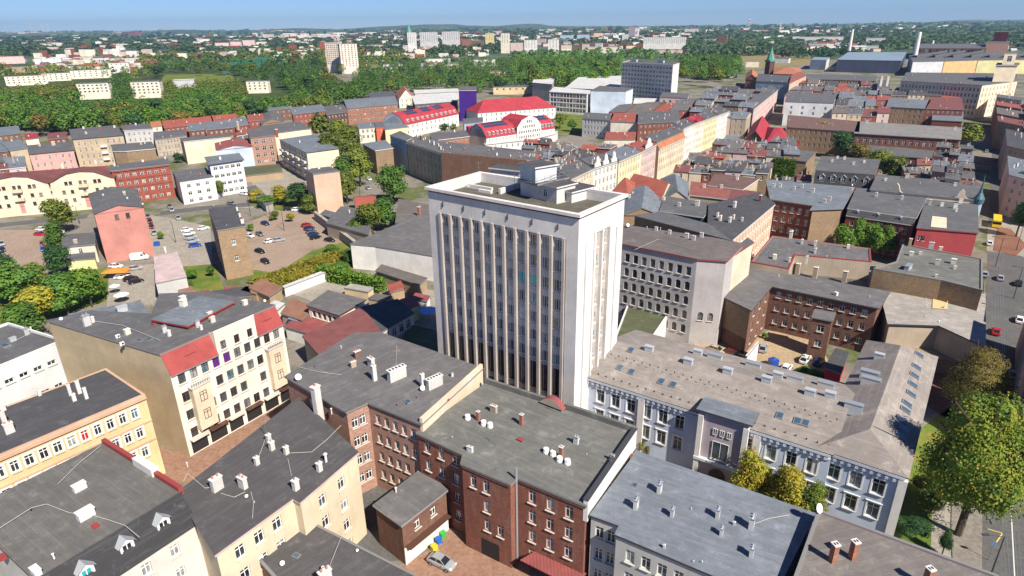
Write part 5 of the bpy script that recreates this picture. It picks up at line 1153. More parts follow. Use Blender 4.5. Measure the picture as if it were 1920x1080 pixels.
for f in (.09,.56):
    for zz in (2.6,5.9,9.0):
        m=MB(); q=A+d*(LL*f)+n*.7; m.box((q.x,q.y,zz),(9.0,1.2,1.05),math.atan2(d.y,d.x),bottom=True); m.build('balcony',[M('sand2')],fl.root)
# brick rows beyond
lst([
('terrace','long brick row with a bright red tiled roof below the wood, left of centre',[(308,240),(398,230),(393,219),(303,228)],9.5,'redbrick','tilered','gable',[dict(n=10,rows=2,sp=3),0,0,0],S_(gh=2.6,nch=3)),
('terrace','second stretch of the red-tiled brick row, nearer the centre',[(402,229),(446,225),(440,214),(396,218)],9.5,'redbrick','tilered','gable',[dict(n=5,rows=2),0,0,0],S_(gh=2.6,nch=2)),
('house','brick house with a slate-blue roof, the left one of the stepped row left of centre',[(354,246),(386,243),(383,230),(352,233)],11,'brick','feltblue','flat',[dict(n=3,rows=3),0,0,0],S_(nch=2)),
('house','brick house with a wide slate-blue roof, middle one of the stepped row',[(388,244),(440,239),(436,225),(386,229)],12.5,'brick','feltblue','flat',[dict(n=5,rows=3),0,0,0],S_(nch=4)),
('house','brick house with slate-blue roof and tall stack, right one of the stepped row',[(441,238),(466,234),(460,219),(437,223)],12.5,'redbrick','feltblue','flat',[dict(n=3,rows=3),0,0,0],S_(ch=[(446,240,'s',1.5)],nch=2)),
('house','red brick house with an orange roof behind the tan brick tenement',[(466,228),(496,225),(492,213),(463,216)],13,'redbrick','tilered','flat',[dict(n=3,rows=3),0,0,0],S_(nch=2)),
('house','barn-like house with a bare brown brick gable, left of centre',[(490,232),(532,227),(525,213),(484,218)],12,'tanbrick2','felt','gable','0',S_(gh=2.6,ax=1,nch=1)),
('tenement','dark-roofed range with a cream end wall behind the modern cream block',[(500,252),(583,241),(560,228),(485,237)],12.8,'cream3','felt','flat','0',S_(nch=7,cht='wgvd')),
('tenement','red brick tenement with tall windows behind the slate-blue roofs',[(549,215),(610,208),(603,196),(545,202)],13,'redbrick','feltblue','flat',[dict(n=7,rows=3),0,0,0],S_(nch=4)),
('house','low slate-roofed house at the foot of the wood, left of the red brick tenement',[(503,208),(548,203),(543,192),(502,196)],9,'brownbrick','feltblue','flat',[dict(n=4,rows=2),0,0,0],S_(nch=2)),
('tenement','dark-roofed brick block between the tall plane trees and the tower tenements',[(612,215),(652,210),(646,196),(607,200)],12,'darkbrick','felt','flat','a',S_(nch=2)),
('school','long orange-brick building with a grey-blue roof, centre',[(651,203),(746,195),(738,180),(642,187)],12.5,'orangebrick','feltblue','gable',[dict(n=14,rows=3,sh=3.6,ww=1.5,wh=1.8,sp=3),0,0,0],S_(gh=2.2,ch=[(700,186,'v')])),
('house','pale lemon house with a blue-grey roof beside the plane trees',[(673,241),(704,239),(699,229),(668,231)],9.5,'palecream2','feltblue','flat',[dict(n=3,rows=2,ww=1.4),0,0,0],S_(nch=1)),
('house','narrow vermilion house between the lemon and the yellow one',[(705,240),(722,238),(716,228),(700,230)],9.5,'vermilion','felt','flat',[dict(n=1,rows=3),dict(n=1,rows=2),0,0],S_()),
('house','yellow house with a grey roof right of the vermilion one',[(722,243),(764,238),(757,227),(717,231)],9,'yellow2','feltblue','flat','0',S_(ch=[(738,232,'w')])),
('tenement','flat-roofed house with a bare tan brick wall among the plane trees',[(704,283),(737,278),(722,263),(680,270)],12,'tanbrick2','feltblue','flat','0',S_(trim='trimwhite')),
('tenement','house with a teal-blue upper wall above dark brick, centre',[(731,254),(762,264),(775,258),(750,246)],16,'bluegrey2','felt','flat',[dict(n=6,rows=1,ww=.7,wh=1.5,top=1.2),0,0,0],S_(trim='trimwhite')),
('tenement','long olive-grey tenement with four rows of windows and a bare brown fire wall, centre',[(763,267),(828,288),(846,286),(1006,303),(1000,284),(850,268),(778,257)],16,'greytan','felt','flat',[dict(n=9,rows=4,sh=3.8,ww=1.2,wh=2.2,top=1.5),0,0,0,0,0,0],S_(cor='ledgestone',nch=12,ch=[(782,258,'w'),(790,262,'b',1.6),(805,268,'w'),(813,272,'w',1.3),(822,275,'w'),(826,281,'w',1.2),(797,262,'w')])),
('house','orange-brick house with a dark roof behind the long olive-grey tenement',[(812,264),(880,256),(873,245),(806,251)],11.5,'orangebrick','felt','flat',[dict(n=8,rows=3),0,0,0],S_(trim='trimwhite',ch=[(852,248,'w')])),
])
b=[o for o in bpy.data.objects if o.get('label','').startswith('long olive-grey')][0]
p0,p1=G(829,288,16),G(1006,304,16); cc=Vector((b.location.x,b.location.y)); q0=p0-cc;q1=p1-cc; d=(q1-q0).normalized(); n=Vector((d.y,-d.x)); m=MB(); wall_face(m,q0+n*.9,q1+n*.9,0,16.6,16.6,[]); m.poly([q0+n*.9,q1+n*.9,q1-n*.3,q0-n*.3],16.6); m.build('fire_wall',[M('brownbrick3')],b)
# school complex with crimson gambrel roofs
b=B('school','school wing with a crimson gambrel roof, solar collectors and a blue gable, centre',[(759,234),(860,213)],9.0,'white','tilecrimson','gable',[dict(n=12,rows=2,ww=1.3,wh=1.9,top=1),0,0,0],dep=19,gh=6.5,oh=.2)
e=b.idx.index(0); A,Bq=b.loc[e],b.loc[(e+1)%4]; C_,D_=b.loc[(e+2)%4],b.loc[(e+3)%4]; d=(Bq-A).normalized(); nn=Vector((-d.y,d.x)); LL=(Bq-A).length; WW=(D_-A).length
def gambrel(b,A,Bq,WW,z,nw,lowh=5.0,oh=.3,solar=(),mat_='tilecrimson',gablem=None):
    d=(Bq-A).normalized(); nn=Vector((-d.y,d.x)); LL=(Bq-A).length
    m=MB(); prof=[(-.4,z-.1),(WW*.2,z+lowh),(WW*.5,z+lowh+2.4),(WW*.8,z+lowh),(WW+.4,z-.1)]
    def P(s,o,zz): q=A+d*s+nn*o; return (q.x,q.y,zz)
    for (o0,z0),(o1,z1) in zip(prof[:-1],prof[1:]): m.face([P(-.2,o0,z0),P(LL+.2,o0,z0),P(LL+.2,o1,z1),P(-.2,o1,z1)],0,[(0,0),(LL,0),(LL,5),(0,5)])
    for s in (0,LL): m.face([P(s,o,zz-.1) for o,zz in prof],1)
    m.build('gambrel_roof',[M(mat_),M(gablem or 'white')],b.root)
    for i in range(nw):
        s=LL*(i+.8)/(nw+.6); dm=MB(); o_=WW*.02; dm.box((A.x+d.x*s+nn.x*(o_+.6),A.y+d.y*s+nn.y*(o_+.6),z+1.2),(1.1,1.9,2.0),math.atan2(d.y,d.x)); x=P(s,o_-.36,z+1.5)
        dm.face([P(s-.38,o_-.37,z+1.5),P(s+.38,o_-.37,z+1.5),P(s+.38,o_-.37,z+2.9),P(s-.38,o_-.37,z+2.9)],1); dm.build('dormer',[M('white'),MATS['glass_far']],b.root)
    for s0,s1 in solar:
        sm=MB(); z0=z+lowh+.3; z1=z+lowh+2.1
        f=lambda s,t: P(s,WW*(.2+.3*t),z+lowh+2.4*t+.12)
        for t0,t1 in ((.1,.45),(.55,.9)): sm.face([f(LL*s0,t0),f(LL*s1,t0),f(LL*s1,t1),f(LL*s0,t1)],0)
        sm.build('solar_collector',[MATS['solar']],b.root)
for ch in list(b.root.children):
    if ch.name.startswith('roof'): bpy.data.objects.remove(ch)
gambrel(b,A,Bq,WW,9,11,solar=((.14,.32),(.42,.58),(.66,.82)),gablem='bluegrey3')
b=B('school','crimson-roofed school wing with a white front rising to a broad white gable',[(912,259),(1040,240)],8.5,'white','tilecrimson','gable',[dict(n=20,rows=3,sh=3.0,ww=.9,wh=1.7,top=.8),0,0,0],dep=18,gh=6.5,oh=.2)
e=b.idx.index(0); A,Bq=b.loc[e],b.loc[(e+1)%4]; WW=(b.loc[(e+3)%4]-A).length; LL=(Bq-A).length; d=(Bq-A)/LL
for ch in list(b.root.children):
    if ch.name.startswith('roof'): bpy.data.objects.remove(ch)
gambrel(b,A,A+d*LL*.42,WW,8.6,7,solar=((.1,.85),),gablem='bluegrey3'); gambrel(b,A+d*LL*.78,Bq,WW,8.6,4,solar=((.0,.8),))
n=Vector((d.y,-d.x)); c0=A+d*LL*.42; c1=A+d*LL*.78; m=MB(); w_=(c1-c0).length
wall_face(m,c0+n*.6,c1+n*.6,0,12,12,[]); gp=[(c0.x+n.x*.6,c0.y+n.y*.6,12),(c1.x+n.x*.6,c1.y+n.y*.6,12)]+[(c0.x+d.x*w_*s+n.x*.6,c0.y+d.y*w_*s+n.y*.6,12+h) for s,h in ((.8,4.2),(.5,6.2),(.2,4.2))]; m.face(gp,0)
k_=WW; m.face([gp[2],gp[3],(gp[3][0]-n.x*k_,gp[3][1]-n.y*k_,gp[3][2]),(gp[2][0]-n.x*k_,gp[2][1]-n.y*k_,gp[2][2])],1); m.face([gp[3],gp[4],(gp[4][0]-n.x*k_,gp[4][1]-n.y*k_,gp[4][2]),(gp[3][0]-n.x*k_,gp[3][1]-n.y*k_,gp[3][2])],1)
m.face([gp[1],gp[2],(gp[2][0]-n.x*k_,gp[2][1]-n.y*k_,gp[2][2]),(gp[1][0]-n.x*k_,gp[1][1]-n.y*k_,gp[1][2])],1); m.face([gp[0],gp[4],(gp[4][0]-n.x*k_,gp[4][1]-n.y*k_,gp[4][2]),(gp[0][0]-n.x*k_,gp[0][1]-n.y*k_,gp[0][2])],1)
m.build('centre_gable',[M('white'),M('tilecrimson')],b.root); st=MB()
for r in range(5):
    for c in range(12 if r<3 else 7 if r==3 else 3):
        nn_=12 if r<3 else 7 if r==3 else 3; sp_=w_*.075; s=w_*.5+(c-(nn_-1)/2)*sp_; q=c0+d*s+n*.64; z_=2.2+3.0*r
        st.face([(q.x-d.x*.4,q.y-d.y*.4,z_),(q.x+d.x*.4,q.y+d.y*.4,z_),(q.x+d.x*.4,q.y+d.y*.4,z_+1.6),(q.x-d.x*.4,q.y-d.y*.4,z_+1.6)],0)
o=st.build('window_rows',[MATS['glass_far']],b.root); o['kind']='stuff'
lst([
('school','rear school wing with a broad crimson roof behind the purple glass tower',[(896,212),(1042,201)],8.5,'white','tilecrimson','hip',[dict(n=16,rows=2),0,0,0],S_(gh=8,nch=0,dep=24)),
('school','low white flat-roofed front hall before the crimson-roofed school',[(910,272),(1000,262),(1040,252),(1046,246),(905,262)],5,'white','trimwhite_r','flat',[dict(n=8,rows=1),0,0,0,0],S_()),
('house','blue rendered block attached left of the scarlet stair drum, centre',[(870,232),(905,228),(905,220),(868,223)],10,'bluegrey2','felt','flat',[dict(n=4,rows=2),0,0,0],S_()),
('tower','square tower of violet and black glass rising over the crimson roofs',[(860,170),(893,170),(893,162),(862,162)],23,'purple','felt','flat','0',S_(cat='tower',trim='trimwhite')),
('hall','dark box building with maroon panels beside the violet glass tower',[(778,196),(858,190),(852,176),(772,180)],11,'darkgrey','trimwhite_r','flat',[dict(n=9,rows=2,ww=2.4,wh=2.2),0,0,0],S_()),
('house','old house with a steep vermilion tiled roof and half-timbered gable, centre',[(748,186),(776,184),(772,175),(742,176)],8,'palecream','tileorange','gable',[dict(n=3,rows=2),0,0,0],S_(gh=8,ax=1)),
('hall','long low hall with a white roof behind the half-timbered house',[(778,176),(862,172),(858,166),(776,169)],7,'lightgrey','trimwhite_r','flat','0',S_()),
('hall','dark slate-roofed hall left of the half-timbered house, centre',[(693,184),(744,180),(736,171),(690,173)],7,'darkgrey','slate','flat','0',S_()),
])

p=G(884,246,9); m=MB(); m.cyl((0,0,0),3.2,12,14); m.cyl((0,0,7.6),3.3,.7,14,mi=1); o=m.build('stair_drum',[M('crimson'),MATS['trimwhite']]); o.location=(p.x,p.y,0); tag(o,'round scarlet stair drum at the blue school gable, centre','stair tower')

# balcony side of the modern flats and stacked balconies of the beige tenement
for t_,e_,n__,zs_ in (('modern block with two cream',3,5,(2.2,5.5,8.8)),):
    b=[q for q in BL if q.root.get('label','').startswith(t_)][0]; i=b.idx.index(e_); A,Bq=b.loc[i],b.loc[(i+1)%len(b.loc)]; d=(Bq-A).normalized(); n=Vector((d.y,-d.x)); LL=(Bq-A).length
    for k_ in range(n__):
        for z_ in zs_:
            m=MB(); c=A+d*(LL*(k_+.5)/n__)+n*.75; m.box((c.x,c.y,z_),(LL/n__*.6,1.4,1.1),math.atan2(d.y,d.x),bottom=True); m.build('balcony',[M('cream3') if k_%2 else M('lightgrey')],b.root)
b=[q for q in BL if q.root.get('label','').startswith('beige tenement with stacked')][0]; i=b.idx.index(0); A,Bq=b.loc[i],b.loc[(i+1)%len(b.loc)]; d=(Bq-A).normalized(); n=Vector((d.y,-d.x)); LL=(Bq-A).length
for z_ in (3.2,6.7,10.2):
    m=MB(); c=A+d*(LL*.56)+n*.65; m.box((c.x,c.y,z_),(3.0,1.25,1.1),math.atan2(d.y,d.x),bottom=True); m.build('balcony',[MATS['trimwhite']],b.root)
# ================= low yards between the car park and the tower
lst([
('warehouse','low warehouse with an L-shaped dark roof and a blank whitish wall left of the tower',[(657,458),(703,462),(812,480),(812,404),(783,405)],8,'white3','felt2','flat','0',S_(trim='trimgrey',oh=.15)),
('shed','brown-roofed lean-to before the blank whitish wall left of the tower',[(705,508),(786,534),(800,522),(716,497)],3.6,'tan','feltbrown','flat','0',S_()),
('workshop','cream workshop with a brown-edged grey roof among the yards left of the tower',[(577,573),(636,591),(684,563),(616,546)],6.5,'cream2','felt2','flat',[dict(n=5,rows=2,ww=1.2,wh=1.7,top=1.0),0,0,0],S_(fm='frame_brown',trim='frame_brown',oh=.4)),
('workshop','workshop with a big maroon sheet roof half in the shadow of the tower',[(569,631),(600,666),(714,625),(678,577)],6.3,'sand2','tilemaroon3','flat','0',S_(oh=.3,trim='trimred')),
('workshop','dark-roofed hall wholly in the shadow at the left foot of the tower',[(714,624),(776,588),(745,562),(680,576)],6.0,'lightgrey','feltdark','flat',[dict(n=4,rows=1,ww=1.6,wh=2.2,top=.8),0,0,0],S_(oh=.2)),  # same maroon roof; the tower's shadow on it is painted as dark felt
('shed','yard shed with a wine-red felt roof beside the blue parasol',[(745,588),(785,572),(770,556),(733,570)],4,'yellow3','metalred','flat','0',S_()),
('shed','small hut with a bright coral roof in the yard left of the tower',[(733,548),(758,541),(750,528),(727,537)],3.2,'tan','tilered','flat','0',S_()),
('outbuilding','flat dark green roof in the yard directly left of the tower base',[(730,668),(830,700),(840,640),(775,612)],3.2,'greywall','feltmoss','flat','0',S_()),
('shed','rust-striped corrugated shed behind the cream tenement',[(528,588),(566,600),(590,578),(548,560)],4,'oldplaster','metalrust','flat','0',S_()),
('shed','shed with a faded red and white corrugated roof behind the cream tenement',[(535,612),(580,625),(612,606),(565,592)],3.4,'white','metalred','flat','0',S_()),
('shed','long wooden shed with a rusty roof under the freestanding brown brick house',[(468,540),(505,556),(528,540),(490,524)],3.4,'tan','metalrust','flat','0',S_()),
('shed','dark shed with a stone-coloured parapet under the freestanding brown brick house',[(395,560),(470,556),(465,538),(390,548)],3.0,'tanbrick','feltdark','flat','0',S_()),
('shed','pale plank shed beside the squat pink-roofed workshop',[(350,560),(395,556),(390,545),(348,550)],2.6,'oldplaster','metalred','flat','0',S_()),
('wall','long white-topped yard wall below the overgrown bank',[(529,537),(533,541),(614,510),(611,506)],2.6,'white','trimwhite_r','flat','0',S_(oh=.02)),
('garage','row of garages with a mossy roof behind the white four-storey block',[(460,330),(530,322),(522,308),(455,314)],3.2,'tan','feltmoss','flat','0',S_()),
('garage','long low garage row with dark doors between the white block and the modern flats',[(463,352),(498,385),(512,380),(478,348)],3.0,'greywall','felt','flat','0',S_()),
('house','pale green single-storey building with a dark roof near the tower, left',[(742,418),(803,427),(806,385),(748,374)],6.5,'palecream3','feltbrown','flat',[dict(n=3,rows=1),0,0,0],S_(ch=[(786,405,'bt',1.6)])),
('outbuilding','cluster of flat dark roofs behind the yard wall near the car park',[(612,418),(690,440),(700,395),(640,388)],5,'oldplaster','felt','flat','0',S_(ch=[(655,400,'w1'),(690,410,'w1')])),
('house','low red-roofed house beside the round tree, left of the tower',[(668,392),(708,388),(700,366),(664,368)],5,'palecream','tilered','gable','a',S_(gh=2)),
('wall','dark boundary wall along the upper edge of the car park',[(588,398),(592,396),(668,452),(664,455)],3.0,'greywall','concrete_r','flat','0',S_(oh=.05)),
('wall','tall brick chimney-like ruin behind the white yard wall, left of the blank grey tower',[(1228,690),(1250,665),(1254,640),(1222,672)],2.5,'white','trimwhite_r','flat','0',S_()),
('wall','white rendered garden wall running towards the sandy yard',[(1397,668),(1420,640),(1424,642),(1401,670)],5.0,'white','trimwhite_r','flat','0',S_(oh=.02)),
('kiosk','red-framed pavilion skeleton between the yard and the school wing',[(1548,690),(1568,655),(1590,662),(1575,700)],4,'crimson','feltdark','flat','0',S_()),
('wall','pale wall at the left of the sandy yard under the grey blank tower wall',[(1250,668),(1297,640),(1299,642),(1252,671)],3,'sand','concrete_r','flat','0',S_(oh=.02)),
])
# ================= upper right individual buildings
lst([
('school','long red brick school with a flat pale roof and big windows, upper right',[(1603,250),(1800,262),(1802,240),(1610,228)],13,'redbrick2','feltlight2','flat',[dict(n=15,rows=3,sh=4,ww=1.7,wh=2.4,top=2.2),0,0,0],S_(trim='trimgrey',ch=[(1625,232,'w',1.5),(1790,245,'w',1.4)],oh=.6)),
('outbuilding','low grey canopy roof along the front of the long red brick school',[(1592,285),(1745,298),(1750,283),(1597,268)],7,'brick','felt','flat','0',S_()),
('tenement','white-rendered block with scattered windows standing above the dark roofs, upper right',[(1472,190),(1563,193),(1568,178),(1478,174)],17,'greywhite3','felt','flat',[dict(n=4,rows=3,sh=3.8,ww=1.5,wh=1.8,top=3),0,0,0],S_(nch=5)),
('church_hall','house with a steep scarlet roof and a brown gable, upper right',[(1397,262),(1432,266),(1443,235),(1412,232)],9,'brownbrick','tilecrimson','gable','0',S_(gh=5.5,ax=1)),
('house','pink rendered house with a scarlet roof right of the steep scarlet gable',[(1436,268),(1475,264),(1472,240),(1440,238)],10,'peach','tilecrimson','hip','a',S_(gh=3.5)),
('tenement','tan brick range with dormered brown roof behind the autumn trees, upper right',[(1475,238),(1610,248),(1612,228),(1478,216)],13,'tanbrick','tilebrown','flat','a',S_(mans={},nch=6)),
('fence','dark red boarded gate wall beside the scarlet-roofed houses',[(1476,262),(1515,264),(1516,261),(1477,259)],6,'redpaint','felt','flat','0',S_(cat='wall')),
('tenement','olive-brown tenement with a wide dark roof, upper right',[(1662,200),(1735,204),(1745,188),(1668,184)],16,'tanbrick','feltblue','flat','a',S_(nch=5)),
('tenement','maroon-roofed tenement right of the olive-brown one, upper right',[(1735,204),(1806,206),(1802,184),(1745,182)],16,'brick','tilemaroon','flat','a',S_(nch=5)),
('house','low red brick hall with a grey roof behind the long brick school',[(1748,225),(1804,228),(1806,210),(1750,207)],12,'brick','feltblue','flat','0',S_(nch=2)),
('office','large cream classical office building with rows of windows, upper right',[(1689,152),(1842,160),(1908,152),(1905,138),(1700,136)],24,'cream5','felt','flat',[dict(n=22,rows=5,sh=4.2,ww=1.4,wh=2.3,top=2.2,sp=3),dict(n=10,rows=5,sh=4.2,ww=1.4,wh=2.3,top=2.2),0,0,0],S_(cor='ledgestone',trim='trimgrey',nch=8)),
('tower','cream square tower of the classical office building, upper right',[(1868,123),(1908,123),(1910,118),(1872,118)],36,'cream5','felt','flat','0',S_(cat='tower',trim='ledgestone',oh=.8)),
('turret','narrow upper stage of the cream square tower, upper right',[(1884,100),(1907,100),(1907,98),(1886,98)],44.5,'cream5','felt','flat',[dict(n=1,rows=1,ww=3,wh=4,top=2),0,0,0],S_(cat='tower',trim='ledgestone')),
('tenement','pale house with two white chimney-like turrets, upper right',[(1645,165),(1668,165),(1668,150),(1647,150)],17,'palepink','felt','flat','a',S_(ch=[(1650,162,'t',2.5),(1662,162,'t',2.5)])),
('house','ornate blue-grey tenement row in shadow beside the vermilion church roofs',[(1418,152),(1480,155),(1484,142),(1422,139)],16,'bluegrey4','slate','flat','a',S_(nch=5)),
('tenement','peach tenement with a brick gable at the end of the far street',[(1480,158),(1512,142),(1500,134),(1484,142)],18,'peach','brick_r','flat','a',S_(nch=2)),
('tenement','pink and cream street front along the far boulevard, upper right',[(1413,205),(1459,168),(1445,160),(1395,196)],17,'palepink','felt','flat',[dict(sp=2.8),0,0,0],S_(nch=5,cor='ledgestone')),
('house','church-like brick house with vermilion tiled roofs, upper right',[(1398,148),(1420,149),(1420,138),(1400,137)],12,'orangebrick','tileorange','gable','a',S_(gh=5,ax=1)),
('house','second vermilion-roofed brick building right of the dark church spire',[(1450,138),(1505,140),(1500,127),(1452,126)],12,'orangebrick','tileorange','hip','0',S_(gh=4)),
('flats','grey slab of flats with balconies and a white end wall, upper middle',[(1166,118),(1262,123),(1274,119),(1180,114)],36,'offwhite','felt','flat',[dict(n=16,rows=9,sh=3.6,ww=2.3,wh=1.5,top=1.5,mg=.5),0,0,0],S_(em={1:'white'},trim='trimwhite',par=.6,ch=[(1190,116,'zl',3),(1240,118,'zl',3)])),
('office','office block with a dark glazed grid front left of the pale blue box',[(1030,172),(1101,176),(1107,170),(1040,163)],17,'white','trimwhite_r','flat',[dict(n=12,rows=4,sh=3.9,ww=3.0,wh=2.9,top=.8,mg=1),0,0,0],S_(trim='trimwhite')),
('office','grey block with small windows at the left of the dark glazed office, upper middle',[(998,155),(1035,158),(1040,147),(1003,145)],16,'greywall','trimwhite_r','flat','a',S_()),
('theatre','large windowless pale blue box building, upper middle',[(1108,170),(1174,171),(1187,166),(1125,161)],19,'iceblue3','felt','flat','0',S_(trim='trimgrey')),
('house','white stepped office wing right of the pale blue box, upper middle',[(1186,205),(1235,207),(1240,185),(1190,184)],9,'white','trimwhite_r','flat','0',S_()),
('house','pale pink block with square windows right of the pale blue box, upper middle',[(1237,182),(1289,184),(1292,175),(1243,173)],14,'palepink','felt','flat',[dict(n=4,rows=2,sh=4.5,ww=2,wh=2,top=2),0,0,0],S_()),
('hall','pale metal-roofed hall behind the dark glazed office, upper middle',[(1060,165),(1165,170),(1165,142),(1085,145)],13,'lightgrey','trimwhite_r','flat','0',S_(nch=6,cht='z')),
('tenement','grey-green block with two rows of windows below the pale blue box',[(1092,222),(1145,226),(1150,214),(1097,211)],12,'lightgrey','felt','flat',[dict(n=8,rows=3),0,0,0],S_(nch=3)),
('tenement','house with a rust-red front mansard below the pale blue box',[(1145,228),(1195,230),(1198,212),(1148,212)],12,'palecream','tilered','flat','0',S_(nch=4)),
('tenement','house with a rust-red tiled front slope behind the pale street fronts',[(1134,262),(1190,262),(1192,248),(1138,248)],12,'palecream','tilered','flat','0',S_(nch=4)),
('tenement','crimson brick tenement with dark roofs right of the rust-red mansard',[(1196,232),(1275,228),(1272,208),(1198,210)],14,'brick','felt','flat','a',S_(nch=8)),
('hall','factory hall with a white, orange and lime wall under a sawtooth roof, upper right',[(1712,116),(1770,115),(1770,104),(1705,104)],18,'greywhite','felt','flat','0',S_()),
('hall','orange part of the long factory hall wall, upper right',[(1771,115),(1833,113),(1830,103),(1770,104)],18,'orange','felt','flat','0',S_()),
('hall','lime-yellow part of the long factory hall wall, upper right',[(1834,113),(1985,111),(1980,100),(1830,103)],18,'yellow','felt','flat','0',S_()),
('hall','blue-grey industrial hall with dark ribbed walls, upper right',[(1570,112),(1690,114),(1700,98),(1590,98)],17,'darkblue_w','metalblue','flat','0',S_()),
('hall','pale grey end of the ribbed industrial hall, upper right',[(1520,112),(1550,113),(1556,108),(1528,107)],14,'greywhite','metalblue','flat','0',S_()),
('hall','brown brick workshop ruin with bare roof frames, upper right',[(1715,90),(1850,90),(1850,82),(1715,82)],20,'brownbrick','felt','flat',[dict(n=20,rows=2,ww=5,wh=6,top=2,sh=9),0,0,0],S_()),
('tower','dark maroon winding block on the right skyline',[(1866,60),(1892,60),(1892,58.6),(1868,58.6)],45,'redpaint','felt','flat','0',S_(cat='tower')),
('hall','rosy brick machine house under the maroon winding block',[(1850,80),(1893,80),(1893,77),(1852,77)],28,'pinkbrick','felt','flat','a',S_()),
('tenement','long row of plain ochre-grey house backs in front of the factory halls',[(1505,148),(1642,152),(1644,142),(1510,139)],14,'tan','felt','flat',[dict(n=26,rows=2),0,0,0],S_(nch=6)),
])
hr=[b_ for b_ in BL if b_.root.get('label','').startswith('orange part')][0]; HX,HY=hr.root.location.x,hr.root.location.y
for i in range(7):   # sawtooth skylights of the hall
    u=1700+i*34; p=G(u,108,18.2); m=MB(); q=G(u+60,98,18.2); d=(q-p); m.face([(p.x,p.y,18.3),(q.x,q.y,18.3),(q.x+14,q.y,21.5),(p.x+14,p.y,21.5)]); m.face([(p.x+14,p.y,21.5),(q.x+14,q.y,21.5),(q.x+15,q.y,18.3),(p.x+15,p.y,18.3)])
    m.v=[(x-HX,y-HY,z) for x,y,z in m.v]; m.build('sawtooth_ridge',[M('slate')],hr.root)
# ================= tenement blocks filled house by house
ORD=['first','second','third','fourth','fifth','sixth','seventh','eighth']
FW=[('oldplaster','grey-rendered'),('beige','sand-coloured'),('brownbrick','brown brick'),('redbrick','red brick'),('cream','cream'),('tanbrick','tan brick'),('palepink','pale pink')]
FR=[('felt','grey-roofed'),('feltdark','black-roofed'),('feltblue','slate-blue-roofed'),('felt2','mid-grey-roofed'),('tilemaroon','maroon-roofed'),('feltbrown','brown-roofed'),('tilered','red-roofed')]
def fill(block,Q,nx,ny,z,seed,red=.25,ch=5,win='a',yard=.0):
    rnd=random.Random(seed); q=[G(u,v,z) for u,v in Q]
    def L(s,t): a=q[0].lerp(q[1],s); b=q[3].lerp(q[2],s); return a.lerp(b,t)
    rows=['front','second','third','fourth','rear'] if ny==5 else ['front','middle','rear'] if ny==3 else ['front','rear'] if ny==2 else ['only'] if ny==1 else ['front','second','third','rear']
    for j in range(ny):
        cuts=[0]+[ (i+rnd.uniform(-.2,.2))/nx for i in range(1,nx)]+[1]
        for i in range(nx):
            if rnd.random()<yard: continue
            s0,s1=cuts[i]+.004,cuts[i+1]-.004; t0=j/ny+.01; t1=(j+rnd.uniform(.6,.97))/ny
            P=[L(s0,t0),L(s1,t0),L(s1,t1),L(s0,t1)]; wl,wn=rnd.choice(FW); rf,rn=rnd.choice(FR[:4]) if rnd.random()>red else rnd.choice(FR[4:])
            zz=z+rnd.uniform(-1.6,1.6); gt=rnd.random()<.35
            B('tenement',f'{rn} {wn} tenement, {ORD[i]} from left, {rows[j]} row, {block}',[(p.x,p.y) for p in P],zz,wl,rf,'gable' if gt else 'flat',win if win!='a' else [dict(sp=3.0),0,0,0] ,world=True,gaps=.12,gh=rnd.uniform(1.2,2.6),trim=rnd.choice(['trimgrey','trimdark','trimwhite','trimred']),nch=ch,chs=.68,group=None,cht='wwgcbvp')
fill('block right behind the tower',[(962,318),(1060,324),(1160,275),(985,262)],6,5,14.5,1,ch=4)
fill('block below-left of the scarlet gable',[(1262,322),(1440,333),(1452,298),(1300,290)],7,3,14,2,ch=4)
fill('tan-walled block below the scarlet gable',[(1312,286),(1500,298),(1490,262),(1372,256)],6,3,13.5,3,ch=4,red=.2)
fill('block at the head of the boulevard',[(1292,212),(1400,218),(1448,168),(1330,163)],4,5,16,4,ch=4,red=.2)
fill('crowded block left of the olive-brown tenement',[(1560,215),(1668,216),(1672,170),(1580,165)],4,4,14,5,ch=4)
fill('quarter in front of the factory halls',[(1470,182),(1660,185),(1650,153),(1500,150)],8,3,13,6,ch=3,red=.3)
fill('just below the cream office building',[(1672,180),(1800,183),(1790,163),(1685,160)],4,1,15,16,ch=5)
fill('wedge block beside the dark street',[(1745,340),(1832,352),(1822,275),(1757,270)],3,5,14.5,7,ch=4,red=.3)
fill('right edge beyond the dark street',[(1872,225),(1990,250),(1960,188),(1868,176)],2,4,16,8,ch=5)
fill('right edge nearest the yellow bus',[(1893,330),(2010,360),(1985,262),(1885,240)],2,2,15,9,ch=4)
fill('right of the dormered dark tenement',[(1705,330),(1748,333),(1742,300),(1690,303)],2,2,10,10,ch=3)
fill('beside the ivy-covered house',[(1440,341),(1520,347),(1520,333),(1442,328)],3,1,9,11,ch=3)
fill('behind the broad bare beige wall',[(440,262),(465,258),(470,236),(444,240)],1,2,11,12,ch=2)
fill('left edge under the wood',[(-60,330),(50,318),(45,290),(-60,300)],3,2,12,13,ch=3)
fill('behind the white stepped wing',[(1140,212),(1290,210),(1310,186),(1190,190)],4,1,11,14,ch=3)
fill('opposite the pale metal roof',[(1950,690),(2110,760),(2090,560),(1945,515)],2,3,17,15,ch=3)
